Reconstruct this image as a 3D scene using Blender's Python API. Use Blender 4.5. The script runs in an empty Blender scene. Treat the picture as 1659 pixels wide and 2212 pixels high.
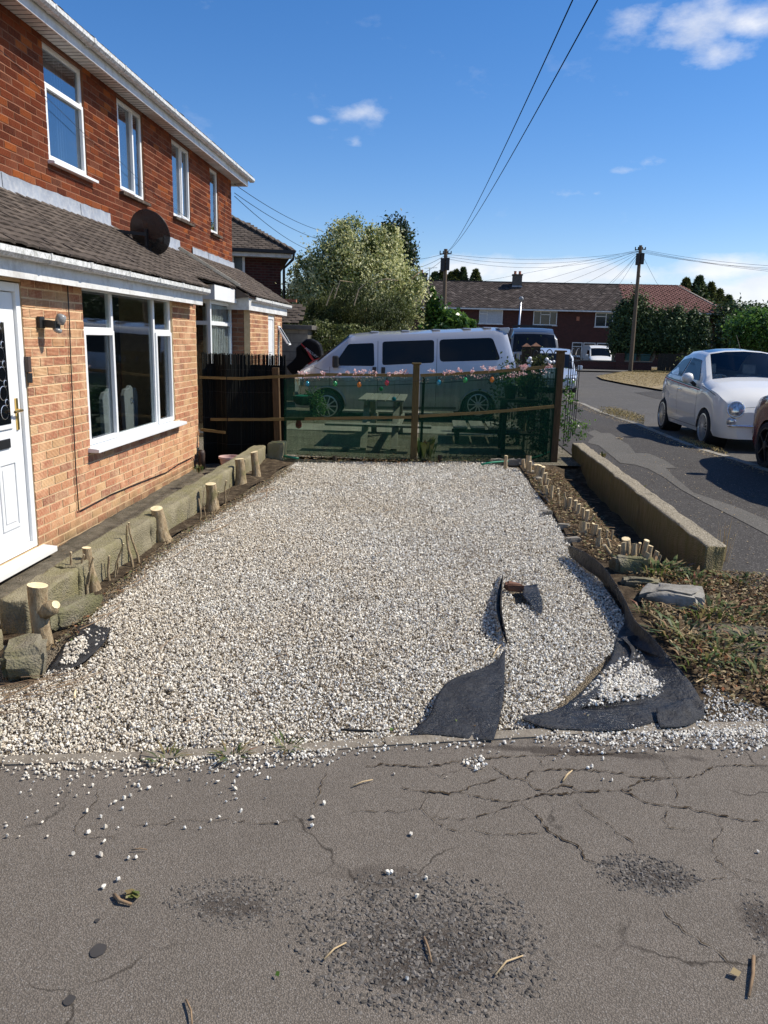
import bpy, math, random
import numpy as np
from mathutils import Vector, Matrix, Euler
random.seed(7); rng = np.random.default_rng(11)
SC = bpy.context.scene
COL = SC.collection
R = math.radians

# ---------------------------------------------------------------- camera, sky, sun
EYE = 1.65
cam_d = bpy.data.cameras.new("camera"); cam = bpy.data.objects.new("camera", cam_d); COL.objects.link(cam)
cam_d.sensor_fit = 'HORIZONTAL'; cam_d.sensor_width = 36.0; cam_d.lens = 36.0 * 1700 / 1659
cam_d.clip_start = 0.05; cam_d.clip_end = 3000
_p, _r, _y = R(12.4), R(1.45), R(-3.55)
_f = Vector((math.sin(_y) * math.cos(_p), math.cos(_y) * math.cos(_p), -math.sin(_p)))
_rt = Vector((math.cos(_y), -math.sin(_y), 0)); _up = _rt.cross(_f)
_r2 = math.cos(_r) * _rt + math.sin(_r) * _up; _u2 = -math.sin(_r) * _rt + math.cos(_r) * _up
cam.matrix_world = Matrix(((_r2.x, _u2.x, -_f.x, 0), (_r2.y, _u2.y, -_f.y, 0), (_r2.z, _u2.z, -_f.z, EYE), (0, 0, 0, 1)))
SC.camera = cam
SUN_AZ = R(13)          # from +X towards +Y
SUN_EL = R(47)
SUN_DIR = Vector((math.cos(SUN_EL) * math.cos(SUN_AZ), math.cos(SUN_EL) * math.sin(SUN_AZ), math.sin(SUN_EL)))
sd = bpy.data.lights.new("sun", 'SUN'); sd.energy = 5.0; sd.angle = R(0.53); sd.color = (1.0, 0.93, 0.82)
so = bpy.data.objects.new("sun", sd); COL.objects.link(so)
so.rotation_euler = SUN_DIR.to_track_quat('Z', 'Y').to_euler(); so.location = (30, 10, 40)
SC.view_settings.view_transform = 'Standard'; SC.view_settings.look = 'None'
SC.view_settings.exposure = 0.28; SC.view_settings.gamma = 1.0; SC.view_settings.use_curve_mapping = False
SC.cycles.use_denoising = True
SC.cycles.max_bounces = 8; SC.cycles.transparent_max_bounces = 24
SC.cycles.sample_clamp_indirect = 6.0

def ray(x, y):
    return _f * 1700 + (x - 829.5) * _r2 - (y - 1106) * _u2
def gh(Y):
    return min(0.11, max(0.0, 0.0125 * (Y - 4)))
def G(x, y, z=0.0):
    "ground point (plus z) seen along a direction of the survey sheet"
    d = ray(x, y); h = 0.0; p = None
    for _ in range(8):
        t = (h + z - EYE) / d.z; p = Vector((d.x * t, d.y * t, h + z)); h = gh(p.y)
    p.z = gh(p.y) + z
    return p
def PX(x, y, X):
    d = ray(x, y); t = X / d.x; return Vector((X, d.y * t, EYE + d.z * t))
def PY(x, y, Y):
    d = ray(x, y); t = Y / d.y; return Vector((d.x * t, Y, EYE + d.z * t))

W = bpy.data.worlds.new("World"); SC.world = W; W.use_nodes = True
wn = W.node_tree.nodes; wl = W.node_tree.links
for n in list(wn): wn.remove(n)
def wN(t, **k):
    n = wn.new(t)
    for a, b in k.items(): setattr(n, a, b)
    return n
def wM(op, a, b=None, c=None, clamp=False):
    n = wN('ShaderNodeMath', operation=op, use_clamp=clamp)
    for i, s in enumerate((a, b, c)):
        if s is None: continue
        if isinstance(s, (int, float)): n.inputs[i].default_value = s
        else: wl.new(s, n.inputs[i])
    return n.outputs[0]
sky = wN('ShaderNodeTexSky', sky_type='NISHITA'); sky.sun_disc = False
sky.sun_elevation = SUN_EL; sky.sun_rotation = math.pi / 2 - SUN_AZ
sky.altitude = 100; sky.air_density = 1.0; sky.dust_density = 0.05; sky.ozone_density = 3.0
tc = wN('ShaderNodeTexCoord')
nz = wN('ShaderNodeTexNoise'); nz.inputs['Scale'].default_value = 9; nz.inputs['Detail'].default_value = 9; nz.inputs['Roughness'].default_value = 0.62
mp = wN('ShaderNodeMapping'); mp.inputs['Scale'].default_value = (1, 1, 2.1); mp.inputs['Location'].default_value = (3.1, 1.2, .4)
wl.new(tc.outputs['Generated'], mp.inputs[0]); wl.new(mp.outputs[0], nz.inputs['Vector'])
def vdot(v):
    n = wN('ShaderNodeVectorMath', operation='DOT_PRODUCT'); wl.new(tc.outputs['Generated'], n.inputs[0]); n.inputs[1].default_value = v
    return n.outputs['Value']
cl = None
CLOUDS = [  # centre (sheet), half width, half height, density, tilt
    (1500, 55, 75, 52, 1.0), (1620, 50, 60, 26, .9), (1545, 115, 80, 26, .75), (1385, 40, 40, 26, .35),
    (785, 244, 52, 20, .55), (686, 259, 20, 9, .6), (770, 307, 17, 9, .3),
    (1360, 368, 55, 12, .7), (1285, 418, 70, 14, .6), (1400, 350, 40, 12, .35),
    (1000, 585, 150, 42, 1.7), (1300, 592, 260, 36, 1.9), (1560, 580, 190, 30, 1.9), (1650, 625, 80, 55, 2.2), (1590, 640, 80, 40, 1.8), (1150, 600, 120, 26, 1.5), (880, 600, 120, 26, 1.3),
    (2100, 560, 300, 60, 1.0), (-300, 600, 300, 50, .9), (2500, 150, 260, 90, .7), (-900, 200, 200, 60, .6)]
for (x, y, a, b, dn) in CLOUDS:
    d = ray(x, y).normalized(); rt = Vector((d.y, -d.x, 0)).normalized(); up = rt.cross(d)
    da, db = a / 1700, b / 1700
    u = wM('DIVIDE', vdot(rt), da); v = wM('DIVIDE', vdot(up), db)
    q = wM('ADD', wM('MULTIPLY', u, u), wM('MULTIPLY', v, v))
    q = wM('SUBTRACT', 1.0, wM('POWER', q, 0.5)); q = wM('MULTIPLY', q, wM('GREATER_THAN', vdot(d), 0.0))
    q = wM('MULTIPLY', wM('MAXIMUM', q, -1.0), dn)
    cl = q if cl is None else wM('MAXIMUM', cl, q)
nzv = wM('MULTIPLY', wM('SUBTRACT', nz.outputs['Fac'], 0.5), 4.2)
mask = wM('MULTIPLY', wM('ADD', wM('MULTIPLY', cl, 1.0), wM('SUBTRACT', nzv, 0.05)), wM('GREATER_THAN', cl, -0.7))
mask = wM('MULTIPLY', mask, 0.75, clamp=True)
mask = wM('MULTIPLY', mask, wM('MULTIPLY', wM('ADD', cl, .55), 1.4, clamp=True), clamp=True)
mask = wM('MULTIPLY', mask, 0.82)
nz2 = wN('ShaderNodeTexNoise'); nz2.inputs['Scale'].default_value = 22; nz2.inputs['Detail'].default_value = 6
wl.new(mp.outputs[0], nz2.inputs['Vector'])
cr = wN('ShaderNodeMix', data_type='RGBA'); wl.new(nz2.outputs['Fac'], cr.inputs[0])
cr.inputs[6].default_value = (6.6, 7.1, 8.2, 1); cr.inputs[7].default_value = (12.0, 11.8, 11.6, 1)
hs = wN('ShaderNodeHueSaturation'); hs.inputs['Saturation'].default_value = 1.30; hs.inputs['Value'].default_value = 1.12; wl.new(sky.outputs[0], hs.inputs['Color'])
mx = wN('ShaderNodeMix', data_type='RGBA'); wl.new(mask, mx.inputs[0]); tn = wN('ShaderNodeMix', data_type='RGBA', blend_type='MULTIPLY'); tn.inputs[0].default_value = 1; tn.inputs[7].default_value = (1.14, 1.08, 1.22, 1); wl.new(hs.outputs[0], tn.inputs[6]); wl.new(tn.outputs[2], mx.inputs[6]); wl.new(cr.outputs[2], mx.inputs[7])
bg = wN('ShaderNodeBackground'); bg.inputs['Strength'].default_value = 0.085; wl.new(mx.outputs[2], bg.inputs['Color'])
wo = wN('ShaderNodeOutputWorld'); wl.new(bg.outputs[0], wo.inputs[0])

# ---------------------------------------------------------------- materials
MAT = {}
class NT:
    def __init__(s, name):
        s.m = bpy.data.materials.new(name); s.m.use_nodes = True; s.t = s.m.node_tree; s.n = s.t.nodes; s.l = s.t.links
        s.b = s.n['Principled BSDF']; s.out = s.n['Material Output']; MAT[name] = s.m
        s.geo = s.n.new('ShaderNodeNewGeometry'); s.pos = s.geo.outputs['Position']
    def N(s, t, **k):
        n = s.n.new(t)
        for a, b in k.items(): setattr(n, a, b)
        return n
    def link(s, a, b): s.l.new(a, b)
    def math(s, op, a, b=None, c=None, clamp=False):
        n = s.N('ShaderNodeMath', operation=op, use_clamp=clamp)
        for i, q in enumerate((a, b, c)):
            if q is None: continue
            if isinstance(q, (int, float)): n.inputs[i].default_value = q
            else: s.link(q, n.inputs[i])
        return n.outputs[0]
    def mapv(s, v, scale=(1, 1, 1), rot=(0, 0, 0), loc=(0, 0, 0)):
        n = s.N('ShaderNodeMapping'); n.inputs['Scale'].default_value = scale; n.inputs['Rotation'].default_value = rot; n.inputs['Location'].default_value = loc
        s.link(v, n.inputs[0]); return n.outputs[0]
    def noise(s, scale, detail=4, rough=.55, v=None, dist=0):
        n = s.N('ShaderNodeTexNoise'); n.inputs['Scale'].default_value = scale; n.inputs['Detail'].default_value = detail
        n.inputs['Roughness'].default_value = rough; n.inputs['Distortion'].default_value = dist
        s.link(v if v is not None else s.pos, n.inputs['Vector']); return n.outputs['Fac']
    def vor(s, scale, feature='F1', out='Distance', v=None, rand=1):
        n = s.N('ShaderNodeTexVoronoi', feature=feature); n.inputs['Scale'].default_value = scale; n.inputs['Randomness'].default_value = rand
        s.link(v if v is not None else s.pos, n.inputs['Vector']); return n.outputs[out]
    def ramp(s, fac, stops, interp='LINEAR'):
        n = s.N('ShaderNodeValToRGB'); e = n.color_ramp; e.interpolation = interp
        while len(e.elements) > len(stops): e.elements.remove(e.elements[-1])
        while len(e.elements) < len(stops): e.elements.new(0.5)
        for el, (p, c) in zip(e.elements, stops):
            el.position = p; c = (c, c, c) if isinstance(c, (int, float)) else c; el.color = (*c, 1)
        s.link(fac, n.inputs[0]); return n.outputs[0]
    def mix(s, fac, a, b, mode='MIX'):
        n = s.N('ShaderNodeMix', data_type='RGBA', blend_type=mode)
        for i, q in ((0, fac), (6, a), (7, b)):
            if isinstance(q, (int, float)): n.inputs[i].default_value = q
            elif isinstance(q, tuple): n.inputs[i].default_value = (*q, 1)
            else: s.link(q, n.inputs[i])
        return n.outputs[2]
    def attr(s, name, out='Fac'):
        n = s.N('ShaderNodeAttribute'); n.attribute_name = name; return n.outputs[out]
    def col(s, c):
        if isinstance(c, tuple): s.b.inputs['Base Color'].default_value = (*c, 1)
        else: s.link(c, s.b.inputs['Base Color'])
    def set(s, **k):
        for a, v in k.items():
            a = {'rough': 'Roughness', 'metal': 'Metallic', 'spec': 'Specular IOR Level', 'coat': 'Coat Weight', 'coatr': 'Coat Roughness', 'alpha': 'Alpha', 'trans': 'Transmission Weight', 'sheen': 'Sheen Weight'}.get(a, a)
            if isinstance(v, (int, float)): s.b.inputs[a].default_value = v
            else: s.link(v, s.b.inputs[a])
    def bump(s, h, strength=.5, dist=.01):
        n = s.N('ShaderNodeBump'); n.inputs['Strength'].default_value = strength; n.inputs['Distance'].default_value = dist
        s.link(h, n.inputs['Height']); s.link(n.outputs[0], s.b.inputs['Normal'])
    def z(s):
        n = s.N('ShaderNodeSeparateXYZ'); s.link(s.pos, n.inputs[0]); return n.outputs

def simple(name, c1, c2=None, scale=8, rough=.6, bump=0, bscale=60, metal=0, spec=.5, coat=0, dirt=None):
    m = NT(name)
    c2 = c2 or tuple(x * .75 for x in c1)
    n = m.noise(scale, 6, .6)
    c = m.ramp(n, [(.3, c2), (.68, c1)])
    if dirt: c = m.mix(m.math('MULTIPLY', m.ramp(m.noise(scale * 3.1, 8, .7), [(.45, 0), (.7, 1)]), .8), c, dirt)
    m.col(c); m.set(rough=rough, metal=metal, spec=spec, coat=coat)
    if bump: m.bump(m.noise(bscale, 5), bump, .01)
    return m.m

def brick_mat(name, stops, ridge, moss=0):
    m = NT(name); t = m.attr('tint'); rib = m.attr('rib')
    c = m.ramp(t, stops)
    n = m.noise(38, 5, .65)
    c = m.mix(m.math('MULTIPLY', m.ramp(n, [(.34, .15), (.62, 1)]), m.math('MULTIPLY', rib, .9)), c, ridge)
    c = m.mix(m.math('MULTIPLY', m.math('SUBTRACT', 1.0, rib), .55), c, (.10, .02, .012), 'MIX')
    big = m.noise(3.2, 6, .7); c = m.mix(m.ramp(big, [(.36, .55 if moss else .1), (.52, 0)]), c, ridge)
    if moss:
        z = m.z()[2]; g = m.math('MULTIPLY', m.ramp(m.math('ADD', m.math('MULTIPLY', z, 1.0), m.math('MULTIPLY', m.noise(5, 5), .5)), [(.05, 1), (.34, 0)]), .75)
        c = m.mix(g, c, (.12, .10, .05))
    m.col(c); m.set(rough=.85, spec=.25); m.bump(m.noise(160, 4), .5, .004)
brick_mat('brick_lower', [(0, (.25, .075, .05)), (.15, (.42, .13, .07)), (.5, (.50, .18, .09)), (.8, (.56, .26, .12)), (1, (.62, .40, .19))], (.76, .52, .31), moss=1)  # same brick as the upper wall, paler: stronger light and weathering put in colour
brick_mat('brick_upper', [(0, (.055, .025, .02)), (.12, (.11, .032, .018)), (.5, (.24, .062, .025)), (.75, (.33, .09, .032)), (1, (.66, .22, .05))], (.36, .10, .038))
brick_mat('brick_stock', [(0, (.20, .08, .05)), (.5, (.34, .14, .08)), (1, (.45, .22, .13))], (.4, .24, .15))
simple('mortar_lower', (.74, .54, .32), (.58, .40, .22), 14, .95, .6, 180)
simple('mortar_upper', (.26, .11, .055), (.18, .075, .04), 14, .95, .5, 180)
simple('mortar_stock', (.30, .22, .15), (.20, .14, .1), 14, .95, .5, 180)
simple('white_plastic', (.82, .83, .82), (.76, .77, .76), 3, .32, spec=.5)
simple('white_board', (.74, .74, .72), (.62, .62, .60), 2.2, .5, dirt=(.42, .40, .36))
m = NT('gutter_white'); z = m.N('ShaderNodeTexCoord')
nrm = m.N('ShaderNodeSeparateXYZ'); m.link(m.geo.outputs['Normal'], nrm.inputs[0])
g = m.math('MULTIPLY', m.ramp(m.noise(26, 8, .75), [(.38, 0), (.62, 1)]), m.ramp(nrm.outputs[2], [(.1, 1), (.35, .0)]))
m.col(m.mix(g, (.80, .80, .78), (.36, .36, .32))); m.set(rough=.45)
simple('lead_flashing', (.30, .33, .37), (.22, .24, .28), 5, .55, .2, 20, spec=.4, dirt=(.42, .43, .43))
def tile_mat(name, stops, lichen):
    m = NT(name); c = m.ramp(m.attr('tint'), stops)
    c = m.mix(m.math('MULTIPLY', m.ramp(m.noise(42, 6, .7), [(.60, 0), (.70, 1)]), .45), c, lichen)
    c = m.mix(m.math('MULTIPLY', m.ramp(m.noise(9, 5, .6), [(.5, 0), (.7, 1)]), .55), c, (.055, .045, .035))
    m.col(c); m.set(rough=.95, spec=.15); m.bump(m.noise(90, 6), .6, .006)
tile_mat('tile_old', [(0, (.060, .048, .040)), (.5, (.095, .076, .062)), (1, (.14, .112, .09))], (.22, .19, .13))
tile_mat('tile_red', [(0, (.15, .072, .06)), (1, (.23, .12, .10))], (.22, .13, .11))
tile_mat('tile_terrace', [(0, (.028, .023, .021)), (.6, (.07, .056, .050)), (1, (.15, .125, .11))], (.15, .135, .12))
# asphalt
def asphalt(name, base, dark, scale=150, crackmask=True):
    m = NT(name)
    n1 = m.noise(.9, 5, .6); n2 = m.noise(5.5, 5, .65)
    v = m.vor(scale, out='Color'); sp = m.N('ShaderNodeSeparateXYZ'); m.link(v, sp.inputs[0])
    vd = m.vor(scale)
    c = m.ramp(m.math('ADD', m.math('MULTIPLY', n1, .6), m.math('MULTIPLY', n2, .4)), [(.34, tuple(x * .82 for x in base)), (.62, tuple(x * 1.12 for x in base))])
    c = m.mix(m.ramp(sp.outputs[0], [(0, .5), (.4, 0)]), c, dark)
    c = m.mix(m.ramp(sp.outputs[1], [(.86, 0), (.97, .55)]), c, (.30, .28, .25))
    c = m.mix(m.ramp(vd, [(.28, 0), (.62, .65)]), c, dark)
    st = m.noise(2.6, 7, .7); c = m.mix(m.ramp(st, [(.66, 0), (.74, .45)]), c, (.045, .036, .028))
    if crackmask:
        wv = m.N('ShaderNodeVectorMath', operation='ADD'); m.link(m.pos, wv.inputs[0])
        nn = m.N('ShaderNodeTexNoise'); nn.inputs['Scale'].default_value = 3.2; nn.inputs['Detail'].default_value = 6; m.link(m.pos, nn.inputs['Vector'])
        sc = m.N('ShaderNodeVectorMath', operation='SCALE'); m.link(nn.outputs['Color'], sc.inputs[0]); sc.inputs['Scale'].default_value = .35
        m.link(sc.outputs[0], wv.inputs[1])
        cd = m.vor(1.3, 'DISTANCE_TO_EDGE', 'Distance', wv.outputs[0])
        ck = m.math('MULTIPLY', m.ramp(cd, [(.002, 1), (.008, 0)]), m.ramp(m.noise(1.7, 3), [(.5, 0), (.58, .8)]))
        c = m.mix(ck, c, (.03, .024, .018))
    if name == 'asphalt_near':
        for (px, py, sx, sy, amt) in ((930, 2060, .24, .17, 1.0), (500, 1955, .13, .06, .8), (1410, 1895, .13, .05, 1.0), (1650, 1990, .07, .10, .9), (1250, 1625, .55, .035, .9), (830, 1890, .2, .06, .5)):
            g = G(px, py); mp_ = m.mapv(m.pos, (1 / sx, 1 / sy, 0), (0, 0, 0), (-g.x / sx, -g.y / sy, 0)); ln = m.N('ShaderNodeVectorMath', operation='LENGTH'); m.link(mp_, ln.inputs[0])
            f = m.math('ADD', ln.outputs['Value'], m.math('MULTIPLY', m.math('SUBTRACT', m.noise(11, 7, .75), .5), 2.2))
            c = m.mix(m.math('MULTIPLY', m.ramp(f, [(.55, 1), (1.0, 0)]), amt * .8), c, (.040, .031, .024))
    m.col(c); m.set(rough=.92, spec=.25)
    h = m.math('ADD', m.math('MULTIPLY', vd, -.9), m.math('MULTIPLY', m.noise(scale * .45, 4), .8))
    m.bump(h, .55, .006)
asphalt('asphalt_near', (.200, .172, .141), (.080, .068, .054), 215)
asphalt('asphalt_side', (.072, .066, .06), (.03, .027, .024), 90)
asphalt('asphalt_patch', (.13, .122, .108), (.07, .065, .055), 90, False)
asphalt('asphalt_road', (.115, .108, .098), (.05, .046, .04), 60)
simple('concrete_edge', (.27, .235, .18), (.17, .145, .11), 7, .95, .7, 90, dirt=(.13, .10, .07))
simple('kerb_stone', (.33, .31, .27), (.2, .19, .16), 6, .95, .5, 70, dirt=(.14, .12, .08))
def mossy(name, base, dark, moss, lo=.42, hi=.62):
    m = NT(name)
    c = m.ramp(m.noise(7, 6, .65), [(.3, dark), (.7, base)])
    c = m.mix(m.ramp(m.noise(3.2, 6, .7), [(lo, 0), (hi, .85)]), c, moss)
    c = m.mix(m.ramp(m.vor(130), [(.55, 0), (.8, .5)]), c, dark)
    m.col(c); m.set(rough=.97, spec=.15); m.bump(m.math('ADD', m.noise(45, 7, .7), m.math('MULTIPLY', m.vor(80), -.6)), .8, .012)
mossy('wall_left_concrete', (.32, .28, .185), (.19, .165, .105), (.20, .18, .08), .45, .66)
m = NT('wall_right_concrete')
sn = m.N('ShaderNodeSeparateXYZ'); m.link(m.geo.outputs['Normal'], sn.inputs[0])
side = m.mix(m.ramp(m.noise(4, 6, .7, m.mapv(m.pos, (6, 6, 1))), [(.35, 0), (.7, .8)]), (.25, .20, .115), (.13, .125, .04))
top = m.mix(m.ramp(m.noise(60, 7, .7), [(.4, 0), (.62, 1)]), (.20, .17, .12), (.50, .44, .33))
m.col(m.mix(m.ramp(sn.outputs[2], [(.3, 0), (.7, 1)]), side, top)); m.set(rough=.97, spec=.1)
m.bump(m.math('ADD', m.noise(70, 7, .75), m.math('MULTIPLY', m.vor(95), -.8)), 1.0, .012)
mossy('rock', (.28, .25, .18), (.15, .13, .09), (.16, .155, .07))
simple('concrete_block', (.26, .235, .19), (.18, .16, .13), 9, .95, .5, 80)
simple('concrete_dark', (.12, .11, .095), (.075, .07, .06), 9, .95, .5, 60)
# soil
m = NT('soil'); c = m.ramp(m.noise(14, 8, .7), [(.3, (.035, .025, .016)), (.5, (.085, .062, .040)), (.72, (.21, .165, .105))])
m.col(c); m.set(rough=1, spec=.1); m.bump(m.noise(40, 8, .75), 1, .03)
m = NT('path_dirt'); c = m.ramp(m.noise(10, 8, .7), [(.35, (.10, .088, .065)), (.6, (.19, .165, .125)), (.8, (.30, .27, .2))])
m.col(c); m.set(rough=1, spec=.1); m.bump(m.noise(60, 8, .75), .9, .02)
m = NT('gravel_bed'); c = m.ramp(m.vor(95, out='Distance'), [(.1, (.46, .40, .31)), (.5, (.17, .14, .10))])
m.col(c); m.set(rough=1, spec=.1); m.bump(m.vor(95), 1, .02)
def garden(name, cols):
    m = NT(name); v = m.vor(75, out='Color'); sp = m.N('ShaderNodeSeparateXYZ'); m.link(v, sp.inputs[0])
    c = m.ramp(sp.outputs[0], cols); c = m.mix(m.ramp(m.vor(75), [(.3, 0), (.65, .8)]), c, (.07, .06, .045))
    c = m.mix(m.ramp(m.noise(2.5, 5), [(.45, 0), (.65, .5)]), c, (.12, .11, .06))
    m.col(c); m.set(rough=1, spec=.15); m.bump(m.vor(75), 1, -.02)
garden('garden_gravel', [(0, (.22, .19, .14)), (.5, (.38, .33, .25)), (1, (.55, .50, .40))])
simple('paving_slab', (.34, .31, .25), (.25, .225, .18), 5, .92, .3, 60)
# stones: colour by tint attribute through instances or faces
def stone_mat(name, stops, sp=.35):
    m = NT(name); o = m.N('ShaderNodeObjectInfo')
    c = m.ramp(o.outputs['Random'], stops)
    if name == 'gravel_stone': sx_ = m.N('ShaderNodeSeparateXYZ'); m.link(m.pos, sx_.inputs[0]); lf = m.math('ADD', m.noise(.9, 6, .65), m.math('MULTIPLY', m.math('ADD', sx_.outputs[0], m.math('MULTIPLY', sx_.outputs[1], -.06)), -.09))
    if name == 'gravel_stone': c = m.mix(m.ramp(lf, [(.50, 0), (.72, .32)]), c, (.66, .54, .36))
    c = m.mix(m.ramp(m.noise(110, 4), [(.5, 0), (.7, .3)]), c, (.32, .28, .22))
    m.col(c); m.set(rough=.8, spec=sp)
stone_mat('gravel_stone', [(0, (.32, .28, .22)), (.1, (.50, .44, .36)), (.3, (.64, .59, .49)), (.5, (.74, .70, .60)), (.8, (.83, .80, .71)), (1, (.90, .88, .80))])
stone_mat('chip_stone', [(0, (.045, .04, .034)), (.4, (.085, .076, .066)), (.85, (.135, .122, .107)), (1, (.20, .18, .155))], .3)
# wood, bark
def wood(name, c1, c2, sc=(3, 3, 40), rough=.85, axis=None):
    m = NT(name); n = m.noise(3, 6, .6, m.mapv(m.pos, sc))
    c = m.ramp(n, [(.3, c2), (.7, c1)]); m.col(c); m.set(rough=rough, spec=.2); m.bump(n, .3, .01)
wood('post_wood', (.13, .095, .04), (.07, .055, .022), (30, 30, 3))
wood('post_wood_red', (.12, .075, .038), (.06, .038, .02), (30, 30, 3))
wood('rail_wood', (.24, .17, .07), (.12, .085, .03), (3, 40, 40))
wood('grey_wood', (.40, .37, .31), (.24, .21, .17), (4, 40, 40))
wood('pole_wood', (.17, .13, .09), (.10, .075, .05), (4, 4, 20))
wood('dark_wood', (.06, .05, .035), (.03, .025, .018), (4, 4, 20))
m = NT('bark'); n = m.noise(4, 7, .7, m.mapv(m.pos, (12, 12, 4)))
c = m.ramp(n, [(.3, (.19, .135, .075)), (.5, (.36, .27, .16)), (.72, (.50, .41, .27))])
c = m.mix(m.ramp(m.noise(9, 5), [(.55, 0), (.7, .6)]), c, (.15, .15, .055)); m.col(c); m.set(rough=.95, spec=.15); m.bump(n, .9, .02)
m = NT('bark_pale'); n = m.noise(5, 6, .7, m.mapv(m.pos, (25, 25, 6)))
c = m.ramp(n, [(.3, (.27, .20, .115)), (.7, (.52, .42, .27))]); m.col(c); m.set(rough=.9, spec=.2); m.bump(n, .6, .01)
m = NT('cut_wood'); w = m.vor(8); n = m.noise(30, 5)
m.col(m.ramp(n, [(.3, (.66, .50, .27)), (.7, (.84, .72, .46))])); m.set(rough=.8, spec=.2); m.bump(n, .3, .004)
simple('twig', (.30, .20, .11), (.16, .10, .055), 30, .9)
simple('twig_pale', (.55, .42, .24), (.40, .28, .14), 30, .85)
# plastics etc
m = NT('membrane'); n = m.noise(6, 6, .6); f = m.noise(2.2, 5, .6)
m.col(m.mix(m.ramp(m.noise(9, 7, .7), [(.45, 0), (.7, .55)]), (.012, .012, .013), (.06, .058, .055)))
m.set(rough=m.ramp(f, [(.38, .2), (.62, .55)]), spec=.42); m.bump(m.math('ADD', n, m.math('MULTIPLY', m.noise(28, 7, .7), .8)), .9, .03)
m = NT('netting')
p = m.mapv(m.pos, (1, 1, 1)); vv = m.N('ShaderNodeSeparateXYZ'); m.link(p, vv.inputs[0])
wx = m.math('SINE', m.math('MULTIPLY', vv.outputs[0], 620)); wz = m.math('SINE', m.math('MULTIPLY', vv.outputs[2], 620))
wv = m.math('MULTIPLY', m.math('ADD', m.math('MULTIPLY', wx, wz), 1), .5)
dens = m.math('ADD', m.math('MULTIPLY', wv, .16), m.math('MULTIPLY', m.math('SUBTRACT', m.noise(2.5, 6, .7, m.mapv(m.pos, (7, 7, 1.2))), .3), .42))
dens = m.math('ADD', dens, m.attr('dens'), clamp=True)
tr = m.N('ShaderNodeBsdfTransparent'); tr.inputs[0].default_value = (.66, .84, .72, 1)
df = m.N('ShaderNodeBsdfDiffuse'); df.inputs[0].default_value = (.012, .042, .027, 1)
tl = m.N('ShaderNodeBsdfTranslucent'); tl.inputs[0].default_value = (.012, .062, .036, 1)
ms = m.N('ShaderNodeMixShader'); ms.inputs[0].default_value = .45; m.link(df.outputs[0], ms.inputs[1]); m.link(tl.outputs[0], ms.inputs[2])
ms2 = m.N('ShaderNodeMixShader'); m.link(dens, ms2.inputs[0]); m.link(tr.outputs[0], ms2.inputs[1]); m.link(ms.outputs[0], ms2.inputs[2]); m.link(ms2.outputs[0], m.out.inputs[0])
m = NT('reed'); m.col(m.ramp(m.attr('tint'), [(0, (.006, .007, .006)), (.7, (.018, .019, .016)), (1, (.05, .048, .038))])); m.set(rough=.8, spec=.12)
def glass(name, tint=(.5, .56, .58), refl=.22):
    m = NT(name)
    tr = m.N('ShaderNodeBsdfTransparent'); tr.inputs[0].default_value = (*tint, 1)
    gl = m.N('ShaderNodeBsdfGlossy'); gl.inputs['Roughness'].default_value = .02; gl.inputs[0].default_value = (.9, .95, 1, 1)
    fr = m.N('ShaderNodeLayerWeight'); f = m.math('ADD', m.math('MULTIPLY', m.math('POWER', fr.outputs['Facing'], 4.0), .7), .035 + refl, clamp=True)
    bp = m.N('ShaderNodeBump'); bp.inputs['Strength'].default_value = .05; bp.inputs['Distance'].default_value = .02; m.link(m.noise(1.2, 2), bp.inputs['Height'])
    m.link(bp.outputs[0], gl.inputs['Normal'])
    mx = m.N('ShaderNodeMixShader'); m.link(f, mx.inputs[0]); m.link(tr.outputs[0], mx.inputs[1]); m.link(gl.outputs[0], mx.inputs[2]); m.link(mx.outputs[0], m.out.inputs[0])
glass('window_glass', (.80, .84, .84), .015); glass('upper_glass', (.5, .56, .6), .20); glass('car_glass', (.66, .72, .70), .0)
m = NT('tinted_glass'); m.col((.004, .005, .007)); m.set(rough=.04, spec=.22)
m = NT('far_glass'); m.col(m.ramp(m.noise(1.5, 3), [(.3, (.012, .014, .016)), (.7, (.05, .055, .06))])); m.set(rough=.12, spec=.6)
simple('cable', (.012, .012, .012), (.01, .01, .01), 8, 1, spec=0); simple('room_dark', (.13, .125, .12), (.09, .088, .085), 1.5, .9)
simple('curtain', (.50, .53, .56), (.36, .38, .41), 12, .9); simple('chair_fabric', (.36, .36, .35), (.3, .3, .3), 12, .9)
def paint(name, c, metal=0, coat=1, rough=.35):
    m = NT(name); m.col(m.mix(m.ramp(m.noise(3, 5), [(.3, 0), (.7, .12)]), c, tuple(x * .8 for x in c))); m.set(rough=rough, metal=metal, coat=coat, coatr=.04)
paint('paint_silver', (.40, .415, .45), .45, .8); paint('paint_white', (.80, .785, .72)); paint('paint_red', (.13, .003, .006), rough=.25); paint('paint_grey', (.075, .085, .10), .3); paint('paint_navy', (.02, .035, .07)); paint('paint_black', (.006, .006, .007), coat=.0, rough=.5); MAT['paint_black'].node_tree.nodes['Principled BSDF'].inputs['Specular IOR Level'].default_value = .15
paint('paint_silver_car', (.50, .55, .60), .4)
simple('tyre', (.022, .022, .022), (.015, .015, .015), 8, .85, .3, 40); simple('black_plastic', (.02, .02, .021), (.012, .012, .012), 8, .5)
m = NT('alloy'); m.col((.62, .63, .64)); m.set(rough=.3, metal=.75)
m = NT('chrome'); m.col((.8, .8, .8)); m.set(rough=.1, metal=1)
m = NT('brass'); m.col((.75, .52, .18)); m.set(rough=.3, metal=1)
simple('red_plastic', (.55, .02, .03), (.5, .02, .03), 4, .35); simple('green_plastic', (.02, .25, .14), (.02, .18, .1), 9, .35); simple('iron', (.022, .022, .025), (.014, .014, .015), 9, .45, metal=.3)
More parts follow.
